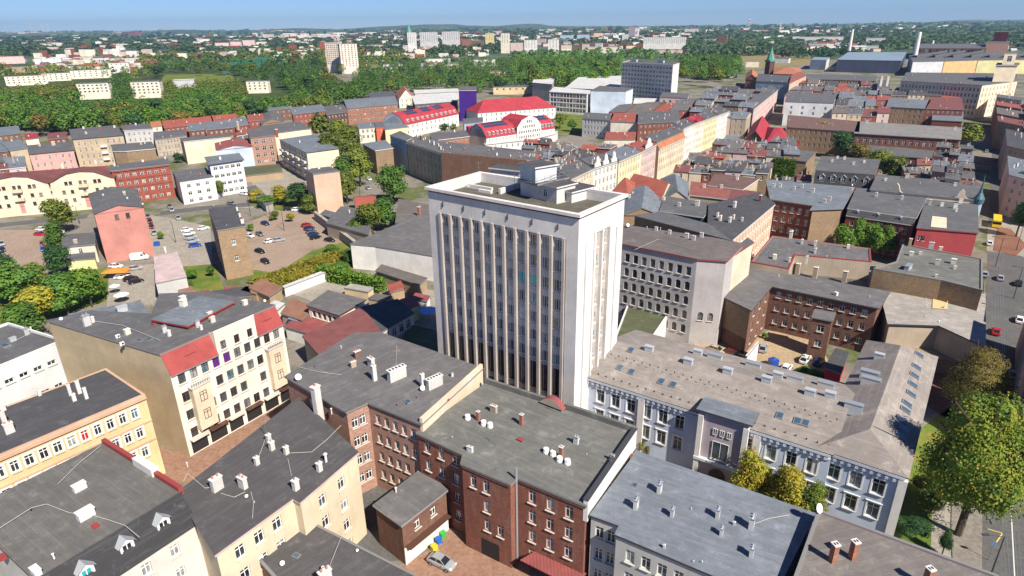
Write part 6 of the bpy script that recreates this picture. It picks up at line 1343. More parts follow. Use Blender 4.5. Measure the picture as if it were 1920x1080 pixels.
# ================= the distance
FBL=[
('flats','tall pinkish tower block of flats with stacked balconies, upper left of centre',612,642,79,136,16,'pinkcream',26,6,11),
('flats','second stepped half of the pinkish tower block of flats, upper left of centre',642,674,82,138,16,'pinkcream',-10,5,11),
('house','ivory four-storey villa block with a flat roof amid the left trees',149,210,156,186,16,'cream6',12,7,3),
('house','ivory square block of flats right of the ivory villa block',249,306,153,184,16,'cream6',12,6,4),
('flats','long cream apartment row with red roof traces behind the left trees',20,85,142,160,13,'cream6',4,8,3),
('flats','cream apartment row to the right of the long one at the far left',85,130,137,152,13,'cream6',4,5,3),
('flats','cream L-shaped block with white bands at the far left',140,205,131,147,13,'cream6',4,7,3),
('hall','hall with a long orange-red roof at the far left edge',-10,42,106,120,30,'palepink',0,0,0),
('office','white office with black window strips, far left',68,117,110,124,14,'white',8,2,2),
('house','pink-roofed low building among the trees, far left',207,245,118,137,20,'white',8,4,1),
('house','cream house with a dark flat roof and tall windows amid the centre-left trees',462,507,152,175,12,'cream6',14,4,3),
('office','long white hall roof beside the sports ground, upper left',325,368,150,166,16,'lightgrey',10,0,0),
('flats','group of pale pink slab blocks on the left horizon, left slab',404,432,80,94,20,'palepink',8,0,0),
('flats','group of pale pink slab blocks on the left horizon, middle slab',433,455,78,95,20,'palepink',8,0,0),
('flats','group of pale pink slab blocks on the left horizon, right slab',456,481,75,94,20,'palepink',8,0,0),
('flats','white slab of flats, leftmost of the row behind the green spire',765,782,61,105,18,'white',10,4,8),
('flats','grey and white gridded slab of flats, second of the row behind the green spire',789,822,60,97,14,'lightgrey',0,8,9),
('flats','grey and white gridded slab of flats, right end of the row behind the green spire',830,863,59,92,14,'lightgrey',0,8,8),
('flats','narrow yellow tower block, upper middle',909,927,62,88,12,'yellow5',10,3,7),
('flats','narrow cream tower block right of the yellow one',938,956,62,100,12,'cream6',10,3,8),
('flats','white tower block with dark windows above the poplars, left one of two',981,1008,75,100,14,'white',8,4,6),
('flats','white tower block with dark windows above the poplars, right one of two',1026,1048,74,100,14,'white',8,3,6),
('flats','blue slab of flats with white ends, left one on the middle horizon',1050,1075,66,78,14,'bluegrey5',0,0,0),
('flats','blue slab of flats with white ends, right one on the middle horizon',1082,1105,65,78,14,'bluegrey5',0,0,0),
('flats','salmon slab between the blue slabs and the hotel tower',1113,1130,62,76,14,'peach3',0,0,0),
('house','orange-brick house beside the flats row, upper middle',866,884,74,95,14,'orangebrick2',8,0,0),
('office','long white office slab with a grid of windows, upper middle right',1206,1283,70,93,18,'white',4,22,5),
('hall','hall with a long brick-red roof below the white office slab',1228,1345,93,100,30,'palepink',0,0,0),
('tower','dark high-rise with a white banner front on the skyline, upper middle right',1178,1197,50,74,16,'mauve',0,0,0),
('office','pale block left of the dark high-rise on the skyline',1166,1178,64,80,12,'lightgrey',0,0,0),
('hall','long white greenhouse-like hall among the trees, upper middle',797,845,111,124,16,'white',-4,0,0),
('hall','second long white hall with a grey roof, upper middle',880,929,113,124,16,'white',-4,0,0),
('house','white gabled house with a red roof among dark trees, upper middle',708,741,140,163,14,'white',15,2,2),
('house','sand-coloured flat building beyond the railway, upper middle',918,955,134,152,16,'sand',0,0,0),
('hall','long low sand-walled hall with a brown roof behind the rear school wing',925,1000,163,177,16,'sand3',0,6,1),
('hall','white industrial hall on the right, farther one',1488,1575,70,82,60,'white',0,0,0),
('hall','magenta and white superstore hall, upper right',1450,1500,93,103,50,'crimson',0,0,0),
('hall','grey-white plant building among the trees on the right skyline',1624,1656,72,85,40,'white',0,0,0),
('tower','brown brick tower house with a pink front, upper right',1343,1362,66,90,16,'brownbrick',10,0,0),
('hall','grey block on the horizon right of the white office slab',1283,1309,54,66,30,'lightgrey',0,0,0),
('house','white block with a brown house in front at the end of the poplars',1362,1383,134,146,12,'lightgrey',8,4,2),
('hall','long station hall with pale roof left of the poplars',1000,1040,118,126,20,'white',0,0,0),
('flats','beige stepped flats with balconies right of the hotel tower trees',1130,1160,88,100,16,'cream6',5,0,0),
('house','reddish brick town row under the right horizon flats',1085,1140,82,92,18,'brick',5,8,2),
('house','dark town row left of the reddish one',1040,1085,84,94,18,'brownbrick',5,6,2),
('house','pink-grey town house row, upper middle skyline',957,980,80,96,16,'palepink',5,0,0),
('house','brown town house row between the yellow tower and the orange house',884,908,76,92,16,'brownbrick',5,0,0),
('house','long beige house row left of the green spire trees',676,722,84,94,16,'beige',3,10,2),
('school','long crimson-roofed brick building left of the pinkish tower block',546,592,96,106,18,'redbrick',0,8,1),
('church','brick-red church block behind the pinkish tower block',602,612,78,100,20,'redbrick',0,0,0),
]
for (nm,lb,u0,u1,vt,vb,dp_,wl,rt_,nx_,ny_) in FBL:
    k={}
    if nx_: win=[dict(n=nx_,rows=ny_,ww=1.9,wh=1.5,sh=3.1,top=1.4,mg=.8),dict(n=3,rows=ny_,ww=1.2,wh=1.4,sh=3.1,top=1.4),0,dict(n=3,rows=ny_,ww=1.2,wh=1.4,sh=3.1,top=1.4)]
    else: win='0'
    P_roof={'hall with a long orange':'tileorange','pink-roofed':'tilecrimson','hall with a long brick':'tilered','white gabled':'tilered','long cream':'tilemaroon','orange-brick house b':'tileorange','reddish':'tilered','long crimson':'tilered'}
    rf='trimwhite_r' if wl in('white','lightgrey') else 'felt'
    for a_,b_ in P_roof.items():
        if lb.startswith(a_): rf=b_
    um=(u0+u1)/2; p=G(um,vb); h=zat(p,um,vt); wd=abs(u1-u0)/F*(p.y*cp+CH*sp); th=math.atan2(p.y,p.x)-math.pi/2+R(-rt_ if rt_ else 0)
    d=Vector((math.cos(th),math.sin(th))); n=Vector((-d.y,d.x)); wd*=.86 if rt_>5 else 1
    gt='gable' if 'gabled' in lb else 'flat'
    B(nm,lb,[(q.x,q.y) for q in (p-d*wd/2,p+d*wd/2,p+d*wd/2+n*dp_,p-d*wd/2+n*dp_)],h if gt=='flat' else h*.62,wl,rf,gt,win if (p.length<1500 or nx_) else '0',world=True,gh=h*.38,ax=1,trim='trimwhite' if wl=='white' else 'trimgrey',sh=3.1)
# church spire with green copper top
def spire(u,vt,vb,label,body='darkbrick',copper=(.08,.25,.2),wpx=6):
    p=G(u,vb); h=zat(p,u,vt); w_=wpx/F*p.y
    root=bpy.data.objects.new('church_tower',None); COL.objects.link(root); root.location=(p.x,p.y,0); tag(root,label,'church tower')
    m=MB(); m.box((0,0,0),(w_,w_,h*.55),.4); m.build('wall',[M(body)],root)
    m=MB(); m.box((0,0,h*.55),(w_*1.25,w_*1.25,h*.05),.4,bottom=True); m.cyl((0,0,h*.6),w_*.7,h*.4,8,r2=.05); m.build('spire',[mat('copper',m_plain,copper,.6)],root)
    m=MB(); m.cyl((0,0,h*.98),.25,h*.06,5); m.build('finial',[MATS['steel']],root)
spire(1440,88,148,'dark brick church tower with a green copper spire, upper right',wpx=11)
spire(769,44,92,'pale church tower with a green copper spire on the skyline, upper middle','palepink',wpx=8)
def stack(u0,v0,u1,v1,label,wpx=4,col='white'):
    p=G(u1,v1); h=zat(p,u1,v0); m=MB(); r=wpx/F*p.y/2; m.cyl((0,0,0),r*1.25,h,12,r2=r*.9); o=m.build('chimney_stack',[M(col)]); o.location=(p.x,p.y,0); tag(o,label,'chimney')
stack(1593,55,1590,106,'tall slender white factory chimney, left one of the two on the right',5); stack(1716,60,1711,125,'tall white factory chimney, right and nearer one of the two on the right',7)
stack(1746,76,1745,98,'short white factory vent stack right of the tall chimneys',4)
def mast(u,vt,vb,label,red=True):
    p=G(u,vb); h=zat(p,u,vt); root=bpy.data.objects.new('radio_mast',None); COL.objects.link(root); root.location=(p.x,p.y,0); tag(root,label,'mast'); n_=9; s=max(1.2,p.y/900)
    for i in range(n_):
        m=MB(); z0=h*i/n_; z1=h*(i+1)/n_
        for a in range(3): x=s*math.cos(a*2.094);y=s*math.sin(a*2.094); x2=s*math.cos((a+1)*2.094);y2=s*math.sin((a+1)*2.094); m.tube((x,y,z0),(x,y,z1),s*.22,4); m.tube((x,y,z0),(x2,y2,z1),s*.12,4)
        m.build('mast_section',[MATS['trimred'] if i%2 and red else MATS['trimwhite']],root)
mast(1402,35,60,'red and white lattice radio mast on the right horizon'); mast(1461,42,66,'grey lattice mast right of the red and white one',False)
for i,(u,vt) in enumerate(((62,43),(83,45),(93,45))): mast(u,vt,64,['leftmost','middle','rightmost'][i]+' of the three thin dark masts on the left horizon',False)
o=None; p=G(1188,76); h=zat(p,1188,43); m=MB(); m.cyl((0,0,zat(p,1188,50)),2,h-zat(p,1188,50),6,r2=.3); o=m.build('antenna',[MATS['steel']]); o.location=(p.x,p.y,0); tag(o,'thin antenna on top of the dark high-rise with the banner','antenna')
p=G(1190,75); q=G(1196,75); z0=zat(p,1190,68); z1=zat(p,1190,53); pp=p*.985; qq=q*.985; m=MB(); m.face([(pp.x,pp.y,z0),(qq.x+4,qq.y,z0),(qq.x+4,qq.y,z1),(pp.x,pp.y,z1)]); 
m.face([(pp.x,pp.y+.4,z0),(pp.x,pp.y+.4,z1),(qq.x+4,qq.y+.4,z1),(qq.x+4,qq.y+.4,z0)]); o=m.build('banner',[mat('bannerwhite',m_plain,(.8,.78,.78),.6)]); tag(o,'white banner with a red mark hung on the dark high-rise, upper middle right','banner')
r_=MB(); mx=(pp+qq)/2; zc=(z0+z1)/2; r_.box((mx.x+1,mx.y-.5,zc-3),(7,.3,2.2)); r_.box((mx.x+1,mx.y-.5,zc+2),(5,.3,3)); x=r_.build('banner_mark',[MATS['glass_red']],o)
# small distant houses
LMK=[(20,'under the leftmost mast'),(110,'above the long cream row'),(180,'above the ivory villa block'),(280,'above the ivory square block'),(350,'above the sports ground hall'),(440,'near the pink slab blocks'),(560,'above the netted field'),(640,'beside the pinkish tower block'),(720,'above the white gabled house'),(790,'near the green spire'),(850,'by the gridded slabs'),(918,'beneath the yellow tower block'),(990,'by the left white block'),(1040,'by the right white block'),(1120,'near the salmon slab'),(1190,'under the dark high-rise'),(1250,'near the white office slab'),(1350,'by the brown tower house'),(1440,'beyond the dark church spire'),(1530,'by the white industrial hall'),(1593,'by the slender chimney'),(1640,'by the plant building'),(1712,'behind the nearer chimney'),(1800,'behind the workshop ruin'),(1890,'beside the maroon winding block')]
rnd=random.Random(5)
DW=['white','cream6','palepink','palecream','lightgrey','sand','redbrick','peach']; DR=['felt','tilered','tilemaroon','trimwhite_r','tileorange','feltblue','felt','trimwhite_r']
k_=0
for (u0,u1,v0,v1,n_) in ((60,330,82,96,20),(160,400,98,104,10),(0,260,112,136,44),(300,640,76,98,26),(560,760,86,106,34),(640,960,62,80,34),(1000,1300,70,92,70),(1300,1600,84,98,26),(500,640,66,74,10),(1500,1900,82,100,30),(650,860,122,136,10),(0,100,66,70,12),(220,420,62,68,6),(480,560,60,66,8)):
    for _ in range(n_):
        u=rnd.uniform(u0,u1); v=rnd.uniform(v0,v1); p=G(u,v); d_=p.length; wd=rnd.uniform(5,16)*max(1,d_/1400); h=rnd.uniform(6,12)*max(1,d_/2200); an=rnd.uniform(-.4,.4)
        m=MB(); m.box((0,0,0),(wd*1.6,wd,h),0); r=MB(); x,y=wd*.84,wd*.54; g=rnd.choice((.5,2.5,3.5))
        r.face([(-x,-y,h),(x,-y,h),(x,0,h+g),(-x,0,h+g)]); r.face([(x,y,h),(-x,y,h),(-x,0,h+g),(x,0,h+g)]); r.face([(-x,-y,h),(-x,0,h+g),(-x,y,h)]); r.face([(x,-y,h),(x,y,h),(x,0,h+g)])
        root=bpy.data.objects.new('distant_house',None); COL.objects.link(root); root.location=(p.x,p.y,0); root.rotation_euler=(0,0,an)
        zone=('far left' if u<300 else 'left' if u<640 else 'middle' if u<1280 else 'right')
        i=rnd.randrange(len(DW)); dep_=('nearest' if v>100 else 'middle' if v>80 else 'farthest')
        near=min(LMK,key=lambda q:abs(q[0]-u))[1]; WN={'cream6':'cream','palepink':'pale pink','palecream':'ivory','lightgrey':'light grey','redbrick':'red brick','sand':'sand-coloured'}
        tag(root,f'tiny {WN.get(DW[i],DW[i])} house in the {dep_} trees, {near}','house','distant houses scattered among the trees')
        m.build('wall',[M(DW[i])],root); r.build('roof',[M(rnd.choice(DR))],root)

rnd=random.Random(77)
for i,(u,v,w_,h,c_,nx_,ny_,lb) in enumerate([
(28,68,9,24,'palepink',0,0,'leftmost pale block of the estate on the left horizon'),(45,67,10,28,'white',0,0,'second pale block of the estate on the left horizon'),(66,67,9,24,'palepink',0,0,'pale block under the masts on the left horizon'),(86,67,10,22,'cream6',0,0,'cream block right of the masts on the left horizon'),
(292,61,5,60,'white',0,0,'slim white tower on the left horizon'),(336,61,22,26,'white',0,0,'broad white block on the left-centre horizon'),(545,60,8,30,'white',0,0,'white high block on the horizon left of the green spire'),(557,60,7,26,'lightgrey',0,0,'grey high block on the horizon left of the green spire'),(572,62,12,18,'palepink',0,0,'pink low block on the horizon left of the green spire'),
(600,66,30,10,'palepink',0,0,'long rosy hall on the horizon above the pinkish tower block'),(675,58,34,10,'white',0,0,'long white hall on the horizon right of the pinkish tower block'),
(893,86,14,20,'sand',3,4,'sand-coloured flats left of the narrow yellow tower block'),(966,92,18,18,'cream6',4,3,'cream flats right of the narrow cream tower block'),(1014,84,16,20,'palepink',4,4,'pink flats between the two white blocks'),(1062,96,18,16,'cream6',4,3,'ivory flats under the blue slab'),(1098,98,12,20,'palecream',3,4,'cream gable block in front of the poplars'),(1122,98,12,22,'white',3,4,'white gable block in front of the poplars'),(1146,98,10,20,'palepink',2,4,'pink gable block in front of the poplars'),
(1170,90,14,16,'brownbrick',3,3,'brown block left of the long white office slab'),(1200,92,14,14,'redbrick',3,3,'brick block below the long white office slab'),(1330,84,18,18,'lightgrey',4,3,'grey block in the dark wood right of the office slab'),
(1535,90,26,12,'cream6',0,0,'cream works building below the white industrial hall'),(1585,86,34,10,'white',0,0,'white low warehouse near the slender chimney'),(1632,94,24,10,'greywhite',0,0,'grey-white warehouse right of the slender chimney'),(1560,98,30,9,'palepink',0,0,'pinkish low shed by the slender chimney'),(1500,92,20,10,'greywhite',0,0,'small grey-white hall by the superstore'),
(1410,126,22,9,'cream6',0,0,'cream low shop row at the wasteland edge'),(1465,118,24,8,'greywhite',0,0,'pale low shed row on the wasteland'),(1530,128,18,10,'sand',0,0,'sand-coloured house above the ochre backs'),(1900,88,20,10,'tan',0,0,'tan shed at the right skyline'),(1820,60,24,14,'palepink',0,0,'pinkish works building on the right skyline'),
(1300,142,16,12,'palecream',3,2,'cream house at the foot of the poplar clump, left'),(1345,146,18,12,'redbrick',3,2,'brick house at the foot of the poplar clump, right'),(1130,156,20,9,'greywhite',0,0,'pale flat shed left of the grey slab of flats'),(1020,140,26,7,'white',0,0,'white platform shed below the poplars'),(700,176,30,8,'white',0,0,'long pale wall building left of the half-timbered house'),
(960,158,20,8,'sand',0,0,'sand-coloured depot below the poplars'),(250,122,20,14,'white',4,2,'white apartment house behind the far left rows'),(170,118,18,14,'cream6',4,2,'cream apartment house behind the far left rows'),(285,124,18,12,'redbrick',3,2,'small brick block left of the sports field'),(40,136,26,10,'tan',0,0,'brown-roofed row at the far left'),
]):
    p=G(u,v); sc=p.y/F; wd=w_*sc; hh=min(h,max(8,h)); th=math.atan2(p.y,p.x)-math.pi/2+rnd.uniform(-.25,.1); d=Vector((math.cos(th),math.sin(th))); n=Vector((-d.y,d.x)); dp_=wd*.45
    hz=h if v>80 else h*1.15
    B('flats' if ny_>3 else 'house',lb,[(q.x,q.y) for q in (p-d*wd/2,p+d*wd/2,p+d*wd/2+n*dp_,p-d*wd/2+n*dp_)],hz,c_,rnd.choice(['felt','trimwhite_r','tilered','feltblue']),'flat',[dict(n=nx_*2,rows=ny_,ww=1.8,wh=1.5,sh=3.1,top=1.4),0,0,0] if nx_ else '0',world=True,trim='trimgrey')
for i,(P_,z_,wl,rf,lb) in enumerate([
([(452,545),(480,552),(488,544),(462,537)],3,'tan','metalrust','small rusty-roofed hut at the foot of the freestanding brown house'),([(500,575),(520,582),(534,570),(515,564)],3,'white','trimwhite_r','small white-roofed hut behind the cream tenement'),
([(560,605),(590,612),(600,603),(572,596)],3,'oldplaster','metalrust','striped rusty lean-to left of the maroon sheet roof'),([(540,598),(556,603),(566,595),(552,590)],3.5,'teal2','metalblue','little blue hut behind the cream tenement'),
([(610,600),(640,608),(650,600),(622,593)],2.8,'white','metalred','pale-walled lean-to below the cream workshop'),([(690,560),(722,566),(735,556),(705,551)],3.4,'beige','feltbrown','brown-roofed shed right of the cream workshop'),
([(645,540),(690,548),(700,540),(658,533)],2.8,'sand','concrete_r','flat sandy shed roof above the cream workshop'),([(770,560),(800,566),(806,556),(780,550)],3.4,'white','metalred','coral lean-to beside the blue parasol'),
([(228,590),(262,583),(258,574),(226,580)],4,'teal2','metalblue','bright blue tarpaulin roof behind the cream tenement'),([(420,548),(446,547),(446,538),(421,539)],2.8,'palecream','metalred','narrow lean-to below the freestanding brown house'),
([(335,548),(362,546),(360,537),(334,539)],2.8,'redbrick','metalrust','rusty hut right of the squat pink-roofed workshop'),([(600,402),(625,410),(632,400),(610,394)],3,'oldplaster','felt','small garage below the lone pink-beige house')]):
    B('shed',lb,P_,z_,wl,rf,'flat','0',oh=.15)

m=MB(); r_=random.Random(99)
for _ in range(420):
    u=r_.uniform(-40,1960); v=r_.choice((r_.uniform(59,66),r_.uniform(62,78),r_.uniform(60,72)))-(u-960)*.0136+(2 if u<960 else 0)
    if v<52: continue
    p=G(u,v); sc=max(1,p.length/2600); wd=r_.uniform(14,60)*sc**.5; m.box((p.x,p.y,0),(wd,wd*.4,r_.uniform(7,17)*sc**.6),r_.uniform(-.3,.3),r_.choice((0,0,1,2,3)))
for _ in range(330):
    u=r_.uniform(60,1560); v=r_.uniform(68,108)-(u-960)*.0136
    if 940<u<1400 and v>88: continue
    p=G(u,v); sc=max(1,p.length/1800); wd=r_.uniform(9,26)*sc**.5; m.box((p.x,p.y,0),(wd,wd*.5,r_.uniform(8,17)*sc**.5),r_.uniform(-.3,.3),r_.choice((0,0,1,2,2,3)))
o=m.build('distant_town',[M('white'),M('palepink'),M('cream6'),M('redbrick')]); o['kind']='stuff'; tag(o,'scattered pale buildings of the far town below the horizon','town')
# ================= ground
gm=MB(); gm.poly([(-900,-300),(1100,-300),(1100,1300),(-900,1300)],0); structure('ground',gm,MATS['ground'])
gm=MB(); n_=96; Rr=11900
for i in range(n_):
    a0,a1=6.28318*i/n_,6.28318*(i+1)/n_; rr=[0,900,2500,5000,9000,Rr]
    for r0,r1 in zip(rr[:-1],rr[1:]): 
        P=[(r0*math.cos(a0),r0*math.sin(a0),-.3),(r1*math.cos(a0),r1*math.sin(a0),-.3),(r1*math.cos(a1),r1*math.sin(a1),-.3),(r0*math.cos(a1),r0*math.sin(a1),-.3)]
        gm.face(P if r0 else P[1:])
structure('terrain',gm,MATS['country'])
# hills on the horizon, all the way round
prof=[(-600,64),(-300,60),(0,63),(60,62),(95,60),(180,59),(260,60),(310,56),(345,55),(400,58),(480,57),(520,54),(560,53),(640,55),(690,51),(730,49),(790,46),(850,45),(880,48),(930,49),(965,46),(990,44),(1010,45),(1040,49),(1150,49),(1280,48),(1400,47),(1500,47),(1560,45),(1620,44),(1680,44),(1740,41),(1800,37),(1850,37),(1920,37),(2100,34),(2600,26)]
hm=MB(); rnd=random.Random(3); pts=[]
def hv(u):
    for (a,b),(c,d) in zip(prof[:-1],prof[1:]):
        if a<=u<=c: return b+(d-b)*(u-a)/(c-a)
NH=420; D0=10500
for i in range(NH):
    az=math.pi*2*i/NH; dx,dy=math.cos(az),math.sin(az); z=70+25*math.sin(az*7)+14*math.sin(az*17+1)+rnd.uniform(-4,4)
    if dy>.25:
        x,y=dx*D0,dy*D0; Z=y*cp-(0-CH)*sp*0+CH*sp; a=x/Z; b=(-y*sp+CH*cp)/Z; u=960+F*(a*cr+b*sr)
        v=hv(u)
        if v is not None: z=zat((x,y),u,v)+rnd.uniform(-2.5,2.5)
    pts.append((dx,dy,max(12,z)))
for i in range(NH):
    a=pts[i];b=pts[(i+1)%NH]
    for (r0,k0),(r1,k1) in zip(((.86,0),(.91,.28),(.95,.7),(1,1),(1.07,.9)),((.91,.28),(.95,.7),(1,1),(1.07,.9),(1.13,.2))):
        hm.face([(a[0]*D0*r0,a[1]*D0*r0,a[2]*k0-.5),(b[0]*D0*r0,b[1]*D0*r0,b[2]*k0-.5),(b[0]*D0*r1,b[1]*D0*r1,b[2]*k1-.5),(a[0]*D0*r1,a[1]*D0*r1,a[2]*k1-.5)])
ho=structure('hills',hm,MATS['country'])
# streets and yards
road=[(1842,1130),(1990,1130),(1975,760),(1955,560),(1935,420),(1918,330),(1905,270),(1893,225),(1888,200),(1868,200),(1862,250),(1858,330),(1853,420),(1850,520),(1848,640),(1843,800)]
ground('road',road,'asphalt',.02)
ground('road',[(1850,500),(1600,2),(1,1)],'asphalt',.02) if False else None
plate('pavement',[(1790,1130),(1840,1130),(1841,800),(1846,640),(1846,520),(1838,640),(1800,780),(1785,900),(1783,1000)],'pavement',.0,.13)
plate('pavement',[(1862,470),(1905,480),(1925,460),(1895,430),(1870,425)],'redearth',.0,.12)
ground('crossing',[(1850,470),(1915,480),(1990,520),(1990,400),(1900,400),(1852,420)],'concreteslab',.028)
for k_ in range(4):
    t=[(1868,1130,1858,700),(1875,1130,1862,700),(1890,1130,1871,700),(1897,1130,1875,700)][k_]
    m=MB(); pts_=[(t[0]+22,1130),(t[0]+12,1000),(t[2]+14,820),(t[2]+10,700),(1866+k_*5,560),(1864+k_*5,470),(1866+k_*4,400)]
    pr=None
    for (u,v) in pts_:
        p=G(u,v); 
        if pr is not None: dd=(p-pr).normalized(); nn=Vector((-dd.y,dd.x))*.045; m.face([(pr.x-nn.x,pr.y-nn.y,.034),(p.x-nn.x,p.y-nn.y,.034),(p.x+nn.x,p.y+nn.y,.034),(pr.x+nn.x,pr.y+nn.y,.034)])
        pr=p
    o=m.build('tram_rail',[MATS['steel']]); o['kind']='structure'
def strip(name,P,w_,m_,z):
    m=MB(); pr=None
    for u,v in P:
        p=G(u,v)
        if pr is not None: dd=(p-pr).normalized(); nn=Vector((-dd.y,dd.x))*w_/2; m.face([(pr.x-nn.x,pr.y-nn.y,z),(p.x-nn.x,p.y-nn.y,z),(p.x+nn.x,p.y+nn.y,z),(pr.x+nn.x,pr.y+nn.y,z)])
        pr=p
    o=m.build(name,[MATS[m_]]); o['kind']='structure'; return o
strip('road_marking',[(1866,1020),(1880,1000)],.15,'glass_yellowpaint',.03); strip('road_marking',[(1852,992),(1880,1000)],.15,'glass_yellowpaint',.034)
strip('road_marking',[(1905,1130),(1897,980),(1890,880)],.14,'trimwhite',.03)
ground('grass',[(1690,830),(1785,760),(1788,900),(1785,1010),(1740,1040),(1660,1010)],'grass',.012)
ground('dirt_yard',[(1700,650),(1850,690),(1850,760),(1785,790),(1735,760)],'redearth',.012)
ground('pavement',[(1745,1040),(1790,1050),(1788,950),(1750,900)],'concreteslab',.02)
ground('paved_yard',[(720,1100),(750,1062),(800,1035),(850,985),(890,1000),(990,1050),(1000,1130),(760,1160)],'redpaving',.012)
ground('dark_yard',[(600,960),(700,900),(760,880),(860,960),(850,985),(760,1050),(640,1060)],'asphalt',.008)
ground('pavement',[(290,905),(365,905),(470,850),(600,760),(560,735),(430,800),(350,850),(300,840)],'redpaving',.012)
strip('road',[(280,980),(420,905),(560,810),(640,745)],5.5,'asphalt',.018)
ground('car_park',[(462,418),(520,395),(600,398),(660,438),(640,455),(585,470),(520,512),(470,505)],'dirtlot',.012)
ground('grass',[(470,505),(520,512),(585,470),(640,455),(670,450),(690,500),(600,520),(530,545),(475,535)],'grass',.016)
ground('car_park',[(265,400),(335,412),(395,425),(400,560),(330,570),(200,575),(205,500),(290,495)],'concreteslab',.012)
strip('road',[(-30,425),(100,412),(165,405)],7,'asphalt',.016)
strip('road',[(300,400),(400,388),(520,380),(600,392)],7,'asphalt',.018)
ground('grass',[(335,500),(405,495),(420,545),(345,545)],'grass',.018)
ground('car_park',[(-30,432),(85,430),(110,500),(60,545),(-30,520)],'dirtlot',.012)
ground('grass',[(-40,520),(60,540),(200,500),(215,560),(120,590),(-40,620)],'grass',.008)
ground('yard',[(530,545),(614,512),(700,530),(815,545),(818,620),(700,590),(600,570)],'concreteslab',.012)
ground('sand_yard',[(1375,655),(1440,620),(1530,632),(1560,690),(1560,712),(1300,690),(1300,640)],'sandlot',.012)
ground('grass',[(1440,690),(1555,705),(1550,718),(1440,700)],'grass',.018)
ground('grass',[(1045,200),(1110,205),(1110,255),(1040,250)],'grass',.012)
ground('sports_field',[(308,140),(435,138),(440,152),(300,157)],'grass',.02)
ground('wasteland',[(1385,97),(1520,97),(1520,120),(1400,130)],'drygrass',.012)
ground('street',[(360,385),(480,380),(470,330),(520,300),(640,330),(640,400),(560,395)],'concreteslab',.01)
ground('boulevard',[(1150,345),(1210,330),(1395,212),(1380,205),(1240,270)],'pavement',.012)
ground('grass',[(480,365),(575,370),(590,395),(520,395),(470,385)],'grass',.02)
ground('forest_floor',[(-60,245),(300,235),(620,195),(600,120),(0,120),(-60,150)],'forestfloor',.005)
# ================= trees
def w_tree(u,v,h,r,col,label,**k): p=G(u,v,0); return tree(p.x,p.y,h,r,col,label,**k)
w_tree(1795,1003,25,8.8,'mixed','huge maple turning from green to yellow beside the pavement at the lower right',lod='hi',trunk=4.5)
T(1832,705,16,7.2,'autumn','brown-leaved tree behind the huge maple beside the red earth yard',lod='hi')
T(1775,1012,4.6,1.1,'dark','small dark column-shaped yew at the foot of the huge maple')
T(1745,940,5,2.6,'olive','low bush in shade between the white school and the huge maple'); T(1715,985,4,2.4,'dark','dark shaded bush by the corner of the white school')
T(1735,905,4,2.2,'yellow','yellowing shrub between the white school and the maple')
T(1412,890,11,3.3,'yellow','yellow-green tree just right of the school entrance bay'); T(1478,915,11,4.0,'yellow','broad yellow-green tree in the middle of the school front'); T(1525,945,9,2.9,'mixed','smaller yellow tree at the right end of the trees on the school front'); T(1445,925,7,2.2,'olive','dark green tree between the two yellow trees of the school front')
T(1204,832,3.5,.9,'yellow','little golden shrub behind the firewall beside the school'); T(1215,842,2.5,.7,'autumn','little rusty shrub next to the golden one beside the school')
LT=[(14,525,13,8,'green','first'),(70,560,12,7.5,'yellow','second'),(40,600,11,7,'green','third'),(115,545,12,7,'green','fourth'),(160,530,12,7,'lime','fifth'),(108,398,14,7.5,'olive','sixth'),(103,440,12,4.6,'green','seventh'),(103,482,11,4.4,'dark','eighth'),(190,540,5,2.6,'lime','ninth'),(60,515,8,4,'olive','tenth'),(5,500,12,5,'dark','eleventh')]
NAME=['dark round tree at the very left edge above the clapboard block','yellow-green tree of the left clump','rounded green tree lowest in the left clump','bright green tree in the middle of the left clump','lime tree at the right end of the left clump','olive tree in front of the curved-gable flats','slim green tree between the left car park and the cream cottage','slim dark tree below the one beside the left car park','low lime bush beside the orange stall','small olive tree at the top of the left clump','tall dark tree cut by the left edge of the picture']
for (u,v,h,r,c,_),nmx in zip(LT,NAME): T(u,v,h,r,c,nmx)
